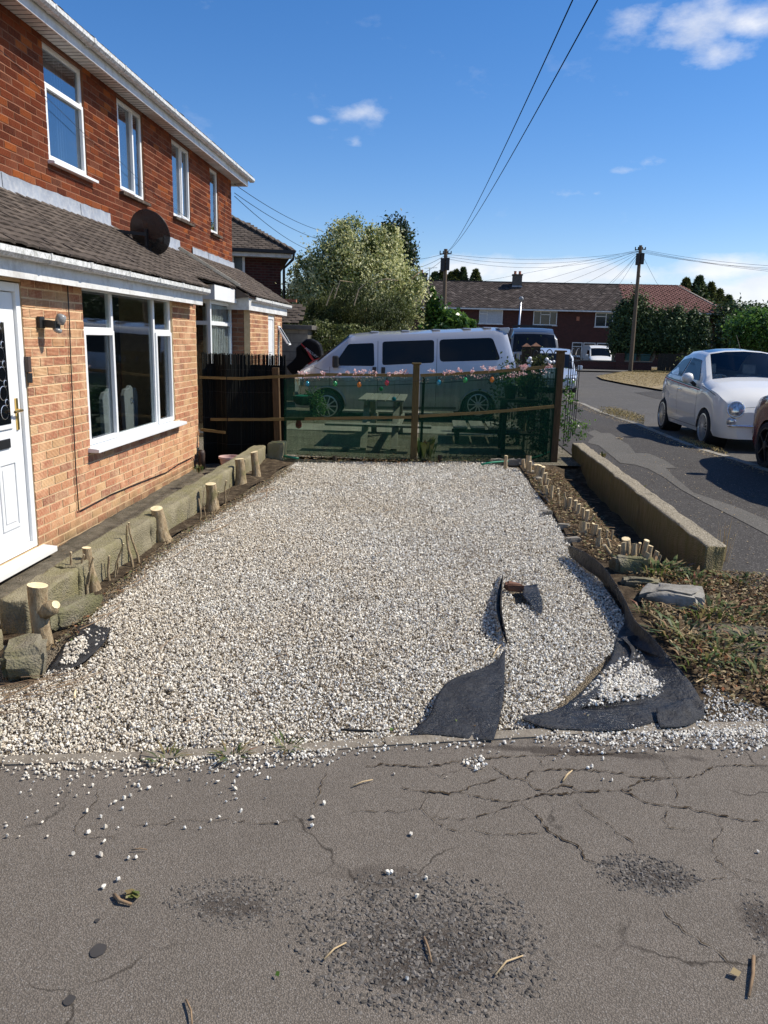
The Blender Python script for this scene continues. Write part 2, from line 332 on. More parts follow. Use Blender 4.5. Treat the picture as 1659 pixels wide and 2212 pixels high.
simple('rust', (.20, .09, .045), (.09, .04, .025), 9, .85); simple('letter_white', (.8, .8, .8)); simple('stripe_green', (.02, .2, .12)); simple('stripe_red', (.6, .03, .03)); simple('navy_plastic', (.02, .03, .06))
simple('oil', (.05, .045, .04)); simple('terracotta', (.45, .17, .09), (.33, .12, .07), 9, .85); simple('pink_tub', (.62, .42, .38), (.55, .38, .34), 9, .6); simple('bin_green', (.04, .10, .07)); simple('brown_plastic', (.07, .045, .035))
m = NT('lamp_lens'); m.col((.26, .26, .25)); m.set(rough=.25, spec=.6)
m = NT('head_lamp'); m.col(m.ramp(m.noise(25, 3), [(.3, (.20, .22, .24)), (.7, (.75, .78, .8))])); m.set(rough=.08, metal=.5, coat=1)
m = NT('globe_white'); m.col((.85, .85, .85)); m.set(rough=.2, coat=.5)
for nm, c in (('bulb_blue', (.02, .35, .5)), ('bulb_green', (.03, .4, .12)), ('bulb_orange', (.75, .25, .03)), ('bulb_red', (.6, .05, .08))):
    m = NT(nm); m.col(c); m.set(rough=.1, trans=.5, coat=.5)
m = NT('terrace_brick')
bt = m.N('ShaderNodeTexBrick'); bt.inputs['Scale'].default_value = 1; bt.inputs['Brick Width'].default_value = .225; bt.inputs['Row Height'].default_value = .075; bt.inputs['Mortar Size'].default_value = .012
bt.inputs['Color1'].default_value = (.085, .027, .023, 1); bt.inputs['Color2'].default_value = (.052, .018, .016, 1); bt.inputs['Mortar'].default_value = (.08, .052, .042, 1)
m.link(m.mapv(m.pos, (1, 1, 1), (R(90), 0, 0)), bt.inputs['Vector']); m.col(bt.outputs[0]); m.set(rough=.9, spec=.2); m.bump(bt.outputs['Fac'], .4, -.01)
m = NT('dry_grass'); m.col(m.ramp(m.attr('tint'), [(0, (.10, .11, .03)), (.35, (.30, .23, .09)), (1, (.52, .40, .19))])); m.set(rough=.9, spec=.2)
m = NT('verge_soil'); m.col(m.ramp(m.noise(6, 6, .7), [(.3, (.17, .13, .065)), (.7, (.33, .25, .13))])); m.set(rough=1)
def leaf_mat(name, stops, trans=.35, rough=.5):
    m = NT(name); c = m.ramp(m.attr('tint'), stops); m.col(c); m.set(rough=rough, spec=.35)
    tl = m.N('ShaderNodeBsdfTranslucent'); m.link(c, tl.inputs[0]); mx = m.N('ShaderNodeMixShader'); mx.inputs[0].default_value = trans
    m.link(m.b.outputs[0], mx.inputs[1]); m.link(tl.outputs[0], mx.inputs[2]); m.link(mx.outputs[0], m.out.inputs[0])
leaf_mat('leaf_variegated', [(0, (.05, .08, .02)), (.28, (.15, .20, .05)), (.48, (.46, .48, .19)), (1, (.82, .80, .48))], .4)
leaf_mat('leaf_dark', [(0, (.014, .028, .010)), (.6, (.035, .062, .018)), (1, (.08, .115, .035))], .25)
leaf_mat('leaf_olive', [(0, (.035, .045, .012)), (.6, (.075, .10, .028)), (1, (.17, .19, .06))], .3)
leaf_mat('leaf_hedge', [(0, (.05, .06, .02)), (.6, (.12, .15, .04)), (1, (.27, .28, .10))], .3)
leaf_mat('leaf_bright', [(0, (.03, .075, .015)), (.6, (.08, .17, .03)), (1, (.17, .29, .06))], .4, .3)
leaf_mat('leaf_conifer', [(0, (.014, .03, .012)), (.5, (.045, .08, .026)), (1, (.14, .19, .06))], .15, .6)
leaf_mat('leaf_litter', [(0, (.05, .032, .018)), (.35, (.14, .09, .045)), (.65, (.30, .21, .11)), (.78, (.42, .33, .19)), (.92, (.10, .14, .04)), (1, (.33, .12, .05))], .2, .8)
leaf_mat('leaf_weed', [(0, (.04, .055, .015)), (.3, (.08, .12, .03)), (.55, (.15, .19, .05)), (.72, (.24, .20, .08)), (.88, (.36, .26, .12)), (1, (.27, .10, .05))], .35, .5)
leaf_mat('petal_pink', [(0, (.75, .42, .42)), (1, (.88, .74, .70))], .4)
leaf_mat('straw', [(0, (.30, .20, .09)), (1, (.58, .46, .25))], .2)
m = NT('dish_mesh'); tr = m.N('ShaderNodeBsdfTransparent'); m.col((.02, .02, .022)); m.set(rough=.5); mx = m.N('ShaderNodeMixShader'); mx.inputs[0].default_value = .84
m.link(tr.outputs[0], mx.inputs[1]); m.link(m.b.outputs[0], mx.inputs[2]); m.link(mx.outputs[0], m.out.inputs[0])
def M(n): return MAT[n]

# ---------------------------------------------------------------- mesh helpers
ORG = {}
def V(*a): return Vector(a)
class MB:
    def __init__(s): s.v = []; s.f = []; s.m = []; s.t = []; s.rib = None
    def add(s, vs, fs, t=.5, m=0):
        b = len(s.v); s.v += [tuple(q) for q in vs]
        for f in fs: s.f.append(tuple(b + i for i in f)); s.m.append(m); s.t.append(t)
        return s
    def box(s, a, b, t=.5, m=0):
        x0, y0, z0 = a; x1, y1, z1 = b
        return s.add([(x0, y0, z0), (x1, y0, z0), (x1, y1, z0), (x0, y1, z0), (x0, y0, z1), (x1, y0, z1), (x1, y1, z1), (x0, y1, z1)],
                     [(0, 3, 2, 1), (4, 5, 6, 7), (0, 1, 5, 4), (1, 2, 6, 5), (2, 3, 7, 6), (3, 0, 4, 7)], t, m)
    def cbox(s, c, size, rot=None, t=.5, m=0):
        h = [q / 2 for q in size]; rot = rot or Matrix.Identity(3); c = Vector(c)
        vs = [c + rot @ Vector((h[0] * i, h[1] * j, h[2] * k)) for k in (-1, 1) for (i, j) in ((-1, -1), (1, -1), (1, 1), (-1, 1))]
        return s.add(vs, [(0, 3, 2, 1), (4, 5, 6, 7), (0, 1, 5, 4), (1, 2, 6, 5), (2, 3, 7, 6), (3, 0, 4, 7)], t, m)
    def beam(s, p, q, w, h, up=(0, 0, 1), t=.5, m=0):
        p = Vector(p); q = Vector(q); d = (q - p); L = d.length; d.normalize(); u = Vector(up)
        sd = d.cross(u); sd.normalize(); u = sd.cross(d)
        rot = Matrix((sd, d, u)).transposed()
        return s.cbox((p + q) / 2, (w, L, h), rot, t, m)
    def tube(s, pts, r, n=8, cap=True, t=.5, m=0, ell=1):
        pts = [Vector(p) for p in pts]; k = len(pts); rs = r if isinstance(r, (list, tuple)) else [r] * k
        b = []; prev = None
        for i, p in enumerate(pts):
            d = (pts[min(i + 1, k - 1)] - pts[max(i - 1, 0)])
            if d.length < 1e-9: d = Vector((0, 0, 1))
            d.normalize()
            if prev is None: a = d.orthogonal().normalized()
            else: a = (prev - d * prev.dot(d)); a = a.normalized() if a.length > 1e-6 else d.orthogonal().normalized()
            prev = a; c = d.cross(a)
            b += [p + (a * math.cos(2 * math.pi * j / n) + c * math.sin(2 * math.pi * j / n) * ell) * rs[i] for j in range(n)]
        fs = [(i * n + j, i * n + (j + 1) % n, (i + 1) * n + (j + 1) % n, (i + 1) * n + j) for i in range(k - 1) for j in range(n)]
        if cap: fs += [tuple(range(n - 1, -1, -1)), tuple((k - 1) * n + j for j in range(n))]
        return s.add(b, fs, t, m)
    def lathe(s, prof, c=(0, 0, 0), n=16, rot=None, t=.5, m=0, close=True):
        rot = rot or Matrix.Identity(3); c = Vector(c); b = []
        for (r, z) in prof: b += [c + rot @ Vector((r * math.cos(2 * math.pi * j / n), r * math.sin(2 * math.pi * j / n), z)) for j in range(n)]
        k = len(prof); fs = [(i * n + j, i * n + (j + 1) % n, (i + 1) * n + (j + 1) % n, (i + 1) * n + j) for i in range(k - 1) for j in range(n)]
        if close: fs += [tuple(range(n - 1, -1, -1)), tuple((k - 1) * n + j for j in range(n))]
        return s.add(b, fs, t, m)
    def prism(s, poly, d, t=.5, m=0):
        d = Vector(d); n = len(poly); p = [Vector(q) for q in poly]
        return s.add(p + [q + d for q in p], [tuple(range(n - 1, -1, -1)), tuple(range(n, 2 * n))] + [(i, (i + 1) % n, n + (i + 1) % n, n + i) for i in range(n)], t, m)
    def mesh(s, name, o=(0, 0, 0), smooth=False):
        me = bpy.data.meshes.new(name)
        vv = np.array(s.v, dtype=np.float64).reshape(-1, 3) - np.array(o)
        me.from_pydata(vv.tolist(), [], s.f); me.update()
        if len(set(s.m)) > 1: me.polygons.foreach_set('material_index', s.m)
        a = me.attributes.new('tint', 'FLOAT', 'FACE'); a.data.foreach_set('value', s.t)
        if s.rib is not None: a = me.attributes.new('rib', 'FLOAT', 'POINT'); a.data.foreach_set('value', s.rib)
        if smooth is True: me.polygons.foreach_set('use_smooth', [True] * len(me.polygons))
        elif smooth: me.polygons.foreach_set('use_smooth', [True] * len(me.polygons)); me.set_sharp_from_angle(angle=R(smooth))
        return me
    def base(s):
        a = np.array(s.v); lo = a.min(0); hi = a.max(0)
        return ((lo[0] + hi[0]) / 2, (lo[1] + hi[1]) / 2, lo[2])
    def build(s, name, mat, parent=None, smooth=False, bevel=0, label=None):
        if parent is not None: o = ORG.get(parent.name, (0, 0, 0))
        else: o = s.base() if s.v else (0, 0, 0)
        ob = bpy.data.objects.new(name, s.mesh(name, o, smooth)); COL.objects.link(ob)
        for q in (mat if isinstance(mat, (list, tuple)) else [mat]): ob.data.materials.append(M(q) if isinstance(q, str) else q)
        if parent is not None: ob.parent = parent
        else: ob.location = o
        ORG[ob.name] = o
        if bevel:
            b = ob.modifiers.new('bevel', 'BEVEL'); b.width = bevel; b.segments = 2; b.limit_method = 'ANGLE'
        if label: ob['label'] = label
        return ob
def tag(o, label=None, cat=None, group=None, kind=None):
    for k, v in (('label', label), ('category', cat), ('group', group), ('kind', kind)):
        if v: o[k] = v
    return o
def thing(name, label, cat, loc, group=None, rot=None):
    o = bpy.data.objects.new(name, None); COL.objects.link(o); o.location = loc; o.empty_display_size = .2
    if rot is not None: o.rotation_euler = rot; ORG[o.name] = (0, 0, 0)
    else: ORG[o.name] = tuple(loc)
    return tag(o, label, cat, group)
def instance(src, name, parent, loc, scale=None, rot=None):
    o = src.copy(); o.name = name; COL.objects.link(o); o.parent = parent
    g = ORG.get(parent.name, (0, 0, 0)) if parent else (0, 0, 0)
    o.location = Vector(loc) - Vector(g)
    if scale: o.scale = scale
    if rot is not None: o.rotation_euler = rot
    return o
def mesh_obj(name, me, parent, loc, scale=None, rot=None):
    o = bpy.data.objects.new(name, me); COL.objects.link(o); o.parent = parent
    o.location = Vector(loc) - Vector(ORG.get(parent.name, (0, 0, 0)))
    if scale: o.scale = scale
    if rot is not None: o.rotation_euler = rot
    return o

def inside(poly, x, y):
    "even-odd test, vectorised"
    c = np.zeros(len(x), bool); n = len(poly)
    for i in range(n):
        x0, y0 = poly[i]; x1, y1 = poly[(i + 1) % n]
        if y0 == y1: continue
        k = ((y0 > y) != (y1 > y)) & (x < (x1 - x0) * (y - y0) / (y1 - y0) + x0); c ^= k
    return c
def sample(poly, n):
    p = np.array(poly); lo = p.min(0); hi = p.max(0); out = np.zeros((0, 2))
    while len(out) < n:
        q = rng.uniform(lo, hi, (n * 2 + 50, 2)); out = np.vstack([out, q[inside(poly, q[:, 0], q[:, 1])]])
    return out[:n]
def flat(name, poly, zoff, mat, kind='structure', cuts=(4, 12.8), hfun=None, grid=None, noise=0):
    "a ground sheet: polygon cut where the ground changes slope"
    import bmesh
    bm = bmesh.new(); vs = [bm.verts.new((x, y, 0)) for x, y in poly]; bm.faces.new(vs)
    cs = [((0, c, 0), (0, 1, 0)) for c in cuts]
    if grid:
        xs = [p[0] for p in poly]; ys = [p[1] for p in poly]
        cs += [((x, 0, 0), (1, 0, 0)) for x in np.arange(min(xs) + grid, max(xs), grid)] + [((0, y, 0), (0, 1, 0)) for y in np.arange(min(ys) + grid, max(ys), grid)]
    for co, no in cs: bmesh.ops.bisect_plane(bm, geom=bm.verts[:] + bm.edges[:] + bm.faces[:], plane_co=co, plane_no=no)
    bmesh.ops.triangulate(bm, faces=[f for f in bm.faces if len(f.verts) > 4])
    for v in bm.verts:
        v.co.z = gh(v.co.y) + zoff + (hfun(v.co.x, v.co.y) if hfun else 0)
    bmesh.ops.recalc_face_normals(bm, faces=bm.faces)
    if bm.faces and sum(f.normal.z for f in bm.faces) < 0: bmesh.ops.reverse_faces(bm, faces=bm.faces)
    me = bpy.data.meshes.new(name); bm.to_mesh(me); bm.free()
    if noise: me.polygons.foreach_set('use_smooth', [True] * len(me.polygons))
    ob = bpy.data.objects.new(name, me); COL.objects.link(ob); ob.data.materials.append(M(mat)); ob['kind'] = kind
    return ob

# scatter through geometry nodes (gravel, chips: stuff nobody could count)
HID = bpy.data.collections.new("pieces")
def pebble(name, mat, sx, sy, sz, n=13, seed=0):
    import bmesh
    r = np.random.default_rng(seed); p = r.normal(size=(n, 3)); p /= np.linalg.norm(p, axis=1)[:, None]; p *= r.uniform(.8, 1.0, (n, 1)); p *= (sx, sy, sz)
    bm = bmesh.new(); [bm.verts.new(q) for q in p]; h = bmesh.ops.convex_hull(bm, input=bm.verts)
    bmesh.ops.delete(bm, geom=[v for v in bm.verts if not v.link_faces], context='VERTS')
    me = bpy.data.meshes.new(name); bm.to_mesh(me); bm.free()
    o = bpy.data.objects.new(name, me); HID.objects.link(o); me.materials.append(M(mat)); return o
def scatter(name, pts, rot, scl, protos, mat, loc=(0, 0, 0)):
    me = bpy.data.meshes.new(name); me.from_pydata(pts.tolist(), [], [])
    for nm, a in (('rot', rot), ('scl', scl)):
        at = me.attributes.new(nm, 'FLOAT_VECTOR', 'POINT'); at.data.foreach_set('vector', np.ascontiguousarray(a, dtype=np.float32).ravel())
    at = me.attributes.new('pick', 'INT', 'POINT'); at.data.foreach_set('value', rng.integers(0, len(protos), len(pts)).astype(np.int32))
    ob = bpy.data.objects.new(name, me); COL.objects.link(ob); me.materials.append(M(mat)); ob['kind'] = 'stuff'
    g = bpy.data.node_groups.new(name, 'GeometryNodeTree')
    g.interface.new_socket('Geometry', in_out='INPUT', socket_type='NodeSocketGeometry'); g.interface.new_socket('Geometry', in_out='OUTPUT', socket_type='NodeSocketGeometry')
    N = g.nodes.new; L = g.links.new
    gi = N('NodeGroupInput'); go = N('NodeGroupOutput'); ip = N('GeometryNodeInstanceOnPoints'); jn = N('GeometryNodeGeometryToInstance')
    for pr in protos:
        oi = N('GeometryNodeObjectInfo'); oi.inputs['Object'].default_value = pr; L(oi.outputs['Geometry'], jn.inputs[0])
    L(gi.outputs[0], ip.inputs['Points']); L(jn.outputs[0], ip.inputs['Instance']); ip.inputs['Pick Instance'].default_value = True
    for nm, sock, dt in (('rot', 'Rotation', 'FLOAT_VECTOR'), ('scl', 'Scale', 'FLOAT_VECTOR'), ('pick', 'Instance Index', 'INT')):
        a = N('GeometryNodeInputNamedAttribute'); a.data_type = dt; a.inputs['Name'].default_value = nm
        L(a.outputs['Attribute'], ip.inputs[sock])
    L(ip.outputs[0], go.inputs[0])
    md = ob.modifiers.new('scatter', 'NODES'); md.node_group = g
    return ob

def leaves(name, mat, pts, size, parent=None, tint=None, nrm=None, aspect=.55, droop=0, flatten=0, jitter=.5):
    "many small folded leaf faces, one mesh; pts Nx3"
    n = len(pts); sz = np.asarray(size) if np.ndim(size) else rng.uniform(size * .6, size * 1.35, n)
    d = rng.normal(size=(n, 3)); d[:, 2] = d[:, 2] * (1 - flatten) - droop; d /= np.linalg.norm(d, axis=1)[:, None]
    q = rng.normal(size=(n, 3)); 
    if nrm is not None: q = q * jitter + nrm
    if flatten: q[:, 2] += flatten * 3
    a = np.cross(d, q); a /= np.linalg.norm(a, axis=1)[:, None] + 1e-9
    c = np.cross(a, d)
    L = sz[:, None]; w = L * aspect * .5
    p0 = pts - d * L * .5; p2 = pts + d * L * .5; p1 = pts + a * w + c * L * .08; p3 = pts - a * w + c * L * .08
    v = np.stack([p0, p1, p2, p3], 1).reshape(-1, 3)
    o = ORG.get(parent.name, (0, 0, 0)) if parent is not None else (float(pts[:, 0].mean()), float(pts[:, 1].mean()), float(pts[:, 2].min()))
    v = v - np.array(o)
    me = bpy.data.meshes.new(name); me.vertices.add(4 * n); me.vertices.foreach_set('co', v.astype(np.float32).ravel())
    me.loops.add(4 * n); me.loops.foreach_set('vertex_index', np.arange(4 * n, dtype=np.int32))
    me.polygons.add(n); me.polygons.foreach_set('loop_start', np.arange(0, 4 * n, 4, dtype=np.int32)); me.polygons.foreach_set('loop_total', np.full(n, 4, dtype=np.int32))
    me.update(calc_edges=True); me.validate()
    at = me.attributes.new('tint', 'FLOAT', 'FACE'); tt = np.clip(rng.uniform(0, 1, n) if tint is None else tint, 0, 1); at.data.foreach_set('value', tt.astype(np.float32))
    ob = bpy.data.objects.new(name, me); COL.objects.link(ob); me.materials.append(M(mat))
    if parent is not None: ob.parent = parent
    else: ob.location = o
    ORG[ob.name] = o
    return ob
def clumps(blobs, n, k=60, spread=.22, seed=1, zmin=None):
    "points in leaf clumps on and inside ellipsoids: returns pts, outward normal, clump tint"
    r = np.random.default_rng(seed); P = []; Nn = []; T = []
    vol = np.array([b[3] * b[4] * b[5] for b in blobs]) ** .67; vol = vol / vol.sum()
    for b, f in zip(blobs, vol):
        c = np.array(b[:3]); rad = np.array(b[3:6]); m = int(n * f); nc = max(6, m // k)
        u = r.normal(size=(nc, 3)); u /= np.linalg.norm(u, axis=1)[:, None]
        rr = r.uniform(.45, 1.04, nc) ** .5
        cc = u * rr[:, None]; tint = r.normal(0, .24, nc)
        i = r.integers(0, nc, m); off = r.normal(size=(m, 3)) * spread * r.uniform(.5, 1.3, (m, 1))
        q = cc[i] + off
        P.append(c + q * rad); nn = q / (np.linalg.norm(q, axis=1)[:, None] + 1e-6); Nn.append(nn); T.append(.5 + tint[i] + r.normal(0, .17, m))
    P = np.vstack(P); Nn = np.vstack(Nn); T = np.concatenate(T)
    if zmin is not None: k_ = P[:, 2] > zmin; P, Nn, T = P[k_], Nn[k_], T[k_]
    return P, Nn, T
def limb(mb, p, q, r0, r1, n=6, wob=.06, seg=5, m=0):
    p = Vector(p); q = Vector(q); L = (q - p).length; pts = []
    for i in range(seg + 1):
        f = i / seg; o = Vector((random.uniform(-1, 1), random.uniform(-1, 1), random.uniform(-.4, .4))) * wob * L * (0 if i in (0, seg) else 1)
        pts.append(p.lerp(q, f) + o)
    mb.tube(pts, [r0 + (r1 - r0) * i / seg for i in range(seg + 1)], n, True, m=m); return pts
def tree(name, label, cat, base, blobs, n, mat, size, trunk_r=.12, bark='bark', seed=1, aspect=.55, droop=0, group=None, limbs=6, k=60, spread=.22, jitter=.5, zmin=.15):
    t = thing(name, label, cat, base, group)
    mb = MB(); b = Vector(base); top = Vector(blobs[0][:3]); limb(mb, b, top, trunk_r, trunk_r * .45, 8, .03, 6)
    for i in range(limbs):
        bl = blobs[i % len(blobs)]; a = random.uniform(0, 6.28)
        e = Vector((bl[0] + bl[3] * .75 * math.cos(a), bl[1] + bl[4] * .75 * math.sin(a), bl[2] + bl[5] * random.uniform(-.2, .7)))
        s0 = b.lerp(top, random.uniform(.3, .85)); limb(mb, s0, e, trunk_r * .4, trunk_r * .1, 5, .08, 5)
    mb.build('trunk', bark, t, True)
    P, Nn, T = clumps(blobs, n, k, spread, seed, base[2] + zmin)
    leaves('crown', mat, P, size, t, T, Nn, aspect, droop, jitter=jitter)
    return t

# ================================================================= ground
far = 1500
gm = MB(); ys = [-60, 4, 12.8, 60, 300, far]
for i in range(len(ys) - 1):
    z0 = gh(ys[i]) - .42; z1 = gh(ys[i + 1]) - .42
    gm.add([(-far, ys[i], z0), (far, ys[i], z0), (far, ys[i + 1], z1), (-far, ys[i + 1], z1)], [(0, 1, 2, 3)])
gnd = gm.build('ground', 'verge_soil'); gnd['kind'] = 'structure'

def gxy(l): return [tuple(G(x, y)[:2]) for x, y in l]
edge = gxy([(-300, 1668), (0, 1655), (300, 1645), (573, 1632), (830, 1613), (1200, 1592), (1517, 1580), (1659, 1577), (1900, 1570)])
edge = [(-9, edge[0][1] - 1.2)] + edge + [(2.9, 3.60)]
kerb_px = [(1229, 866), (1256, 872), (1304, 893), (1383, 919), (1421, 934), (1494, 964), (1572, 988), (1700, 1030)]
kerb = [G(x, y) for x, y in kerb_px]
kerb_xy = [(p.x, p.y) for p in kerb]
kn = kerb_xy[-1]
kerb_line = [(3.2, 52), (4.6, 38), (4.4, 30), (4.15, 26)] + kerb_xy + [(kn[0] + .05, 6), (kn[0] + .1, 0), (kn[0] + .1, -6)]
flat('pavement', [(-9, -6), (4.0, -6), (4.0, 3.9)] + edge[::-1], 0.0, 'asphalt_near')
side = [(2.14, 5.62), (2.3, 4.8), (2.75, 4.3), (2.9, 3.62), (4.0, 3.62), (4.0, 6.0)]
pav2 = [(1.86, 15), (1.98, 11), (2.10, 6.0), (2.25, 5.3), (2.42, 4.7), (2.6, 4.1), (2.9, 3.62)] + [(kn[0] + .1, 3.5), (kn[0] + .05, 6)] + kerb_xy[::-1] + [(4.15, 26), (4.4, 30), (3.2, 33), (1.9, 22)]
flat('side_pavement', pav2, 0.006, 'asphalt_side')
zF = lambda X, Y: (1209.6 + X * .2708, 720 + Y * .2708)
patch = [zF(*p) for p in [(60, 665), (200, 730), (280, 770), (215, 800), (270, 830), (235, 855), (222, 880), (310, 900), (370, 950), (480, 1040), (600, 1055), (700, 1085), (830, 1155), (960, 1250), (1130, 1345), (1400, 1480), (1700, 1640), (1900, 1700), (1900, 1560), (1659, 1500), (1400, 1390), (1060, 1276), (900, 1140), (845, 1082), (930, 1080), (830, 1015), (710, 965), (600, 960), (545, 890), (520, 880), (400, 800), (330, 800), (220, 740), (60, 640)]]
flat('pavement_patch', gxy(patch), 0.011, 'asphalt_patch')
flat('road', [(k[0] + .02, k[1]) for k in kerb_line[::-1]][:-4] + [(4.5, 30), (4.7, 38), (1.0, 42), (-6, 46), (-12, 47.5), (28, 47.5), (28, -6)], -0.05, 'asphalt_road')
flat('road_patch', gxy([(1370, 845), (1470, 838), (1560, 838), (1640, 846), (1640, 872), (1500, 862), (1420, 858)]), -0.044, 'asphalt_side')
# kerb stones, one by one
kb = thing('kerb', 'pale concrete kerb running between the side pavement and the road', 'kerb', (kerb_line[6][0], kerb_line[6][1], 0.0))
km = MB(); km.box((-.06, -.455, -.14), (.06, .455, .012)); kme = km.mesh('kerb_stone'); kme.materials.append(M('kerb_stone'))
pl = [Vector((a, b)) for a, b in kerb_line]; acc = []
for a, b in zip(pl[:-1], pl[1:]):
    n = max(1, int(round((b - a).length / .915)))
    if b.y < 2: break
    for i in range(n): acc.append((a.lerp(b, (i + .5) / n), math.atan2((b - a).y, (b - a).x) - math.pi / 2, (b - a).length / n / .915))
for p, a, s in acc: mesh_obj('kerb_stone', kme, kb, (p.x + random.uniform(-.006, .006), p.y, gh(p.y) + random.uniform(-.004, .004)), (1, s * .992, 1), (0, 0, a))
# concrete edging strip in front of the gravel
es = thing('concrete_edging', 'worn concrete edging strip between the asphalt and the white gravel', 'edging', (0, 3.0, 0))
ep = [Vector((a, b)) for a, b in edge[1:-1]]
for a, b in zip(ep[:-1], ep[1:]):
    n = max(1, int(round((b - a).length / .6))); d = (b - a).normalized(); q = Vector((-d.y, d.x))
    for i in range(n):
        s0 = a.lerp(b, (i + .012) / n); s1 = a.lerp(b, (i + .988) / n); e = MB(); z = .008 + random.uniform(-.002, .003)
        w = .058 + random.uniform(-.004, .004)
        e.prism([(s0.x, s0.y, z), (s1.x, s1.y, z), (s1.x + q.x * w, s1.y + q.y * w, z + .004), (s0.x + q.x * w, s0.y + q.y * w, z + .004)], (0, 0, -.1))
        e.build('edging_block', 'concrete_edge', es)

def bedh(x, y):
    a = min(1, max(0, (x - 1.50) / .28)); b = min(1, max(0, (y - 5.7) / .6)) * min(1, max(0, (10.5 - y) / .5)); return -.17 * a * a * (3 - 2 * a) * b
def heap(x, y):
    return .02 * math.sin(x * 2.1 + y * .7) * math.sin(y * 1.3) - .018
GR = gxy([(-60, 1500), (60, 1490), (120, 1440), (200, 1330), (330, 1205), (470, 1108), (560, 1050), (640, 998), (760, 994), (900, 998), (1050, 1000), (1120, 1012), (1175, 1080), (1225, 1170), (1290, 1240), (1350, 1330), (1400, 1400), (1480, 1465), (1500, 1530), (1530, 1576)]) + [e for e in edge[1:-2]][::-1]
GR = [(p[0], p[1] + (.03 if i > 19 else 0)) for i, p in enumerate(GR)]
flat('gravel_bed', [(-2.3, edge[1][1] + .03), (-2.2, 10.4), (1.30, 10.4), (1.42, 7.5), (1.45, 5.9), (2.3, 5.0), (3.2, 3.7), (2.9, 3.62), (edge[-2][0], edge[-2][1] + .06)] + [(e[0], e[1] + .055) for e in edge[1:-2]][::-1], -.036, 'gravel_bed')
flat('soil_bed', gxy([(1110, 985), (1135, 1020), (1185, 1085), (1240, 1180), (1300, 1240), (1350, 1330), (1420, 1430), (1500, 1475), (1505, 1530), (1525, 1570), (1659, 1568)]) + [(2.9, 3.68), (2.62, 4.1), (2.42, 4.8), (2.2, 5.6), (2.08, 6), (2.02, 10.6), (1.0, 10.6)], -.012, 'soil', grid=.12, hfun=lambda x, y: .02 * math.sin(x * 9 + y * 4) * math.sin(y * 7 - x * 3) + bedh(x, y), noise=1)
flat('soil_strip', gxy([(-100, 1440), (100, 1395), (180, 1320), (340, 1180), (470, 1095), (570, 1035), (640, 990), (600, 975), (440, 1075), (300, 1160), (150, 1270), (-100, 1400)]), -.012, 'soil', grid=.1, hfun=lambda x, y: .018 * math.sin(x * 11 + y * 5), noise=1)
hp = lambda x, y: -.16
flat('house_path', [(-3.3, -2), (-3.3, 10.7), (-2.28, 10.7), (-2.28, -2)], -.175, 'path_dirt', grid=.3, hfun=lambda x, y: .012 * math.sin(x * 9 + y * 5), noise=1)
flat('garden_ground', [(-4.2, 10.7), (-4.2, 60), (2.1, 60), (2.1, 10.42), (-2.28, 10.42), (-2.28, 10.7)], -.005, 'garden_gravel', grid=None)
flat('garden_paving', [(-2.6, 13.2), (-2.6, 14.2), (1.8, 14.6), (1.8, 13.3)], .004, 'paving_slab')
flat('verge', gxy([(1289, 813), (1300, 819), (1350, 829), (1430, 843), (1470, 833), (1520, 812), (1560, 797), (1500, 790), (1400, 797), (1330, 806)]) , .02, 'verge_soil', grid=.8)
flat('far_pavement', [(-12, 47.4), (30, 47.4), (30, 52), (-12, 52)], .02, 'asphalt_patch')
flat('terrace_yard', [(-20, 52), (34, 52), (34, 64), (-20, 64)], .0, 'path_dirt')

# gravel stones
PEB = [pebble('pebble', 'gravel_stone', 1, random.uniform(.72, .95), random.uniform(.55, .8), 14, 40 + i) for i in range(9)]
CHP = [pebble('chip', 'chip_stone', 1, random.uniform(.6, .9), random.uniform(.4, .6), 11, 90 + i) for i in range(7)]
hole = [gxy(l) for l in (
    [(1086, 1442), (1030, 1455), (975, 1472), (945, 1505), (935, 1545), (1075, 1590), (1088, 1500)],
    [(1270, 1200), (1330, 1270), (1380, 1345), (1440, 1430), (1508, 1490), (1440, 1550), (1300, 1560), (1180, 1545), (1240, 1490), (1330, 1400), (1355, 1330), (1300, 1230)],
    [(175, 1345), (240, 1360), (232, 1395), (180, 1440), (105, 1455), (150, 1400)],
    [(1105, 1268), (1160, 1262), (1168, 1298), (1110, 1300)])]
def stones(poly, dens, smin, smax, holes=(), layers=.028):
    a = np.array(poly); area = .5 * abs(np.dot(a[:, 0], np.roll(a[:, 1], 1)) - np.dot(a[:, 1], np.roll(a[:, 0], 1)))
    q = sample(poly, int(area * dens))
    for h in holes: q = q[~inside(h, q[:, 0], q[:, 1])]
    n = len(q); s = rng.uniform(smin, smax, n) * rng.choice([1, 1, 1, 1.35], n)
    z = np.array([gh(y) + heap(x, y) for x, y in q]) + rng.uniform(-.008, layers, n)
    return np.c_[q, z], s
def cut_poly(poly, y0, y1):
    p = np.array(poly); q = sample(poly, 4000); return None
P = []; S = []
area_near = GR
a = np.array(GR); area = .5 * abs(np.dot(a[:, 0], np.roll(a[:, 1], 1)) - np.dot(a[:, 1], np.roll(a[:, 0], 1)))
q = sample(GR, int(area * 11500))
for h in hole: q = q[~inside(h, q[:, 0], q[:, 1])]
keep = rng.uniform(0, 1, len(q)) < np.interp(q[:, 1], [2.5, 5, 8, 11], [1, .85, .62, .5])
q = q[keep]; n = len(q)
s = np.clip(np.exp(rng.normal(-5.12, .28, n)), .0035, .0115) * np.interp(q[:, 1], [3, 7, 11], [1, 1.12, 1.28]); s *= rng.choice([1, 1, 1, 1, 1.3], n)
z = np.array([gh(y) + heap(x, y) for x, y in q]) + rng.uniform(-.012, .016, n)
P.append(np.c_[q, z]); S.append(s)
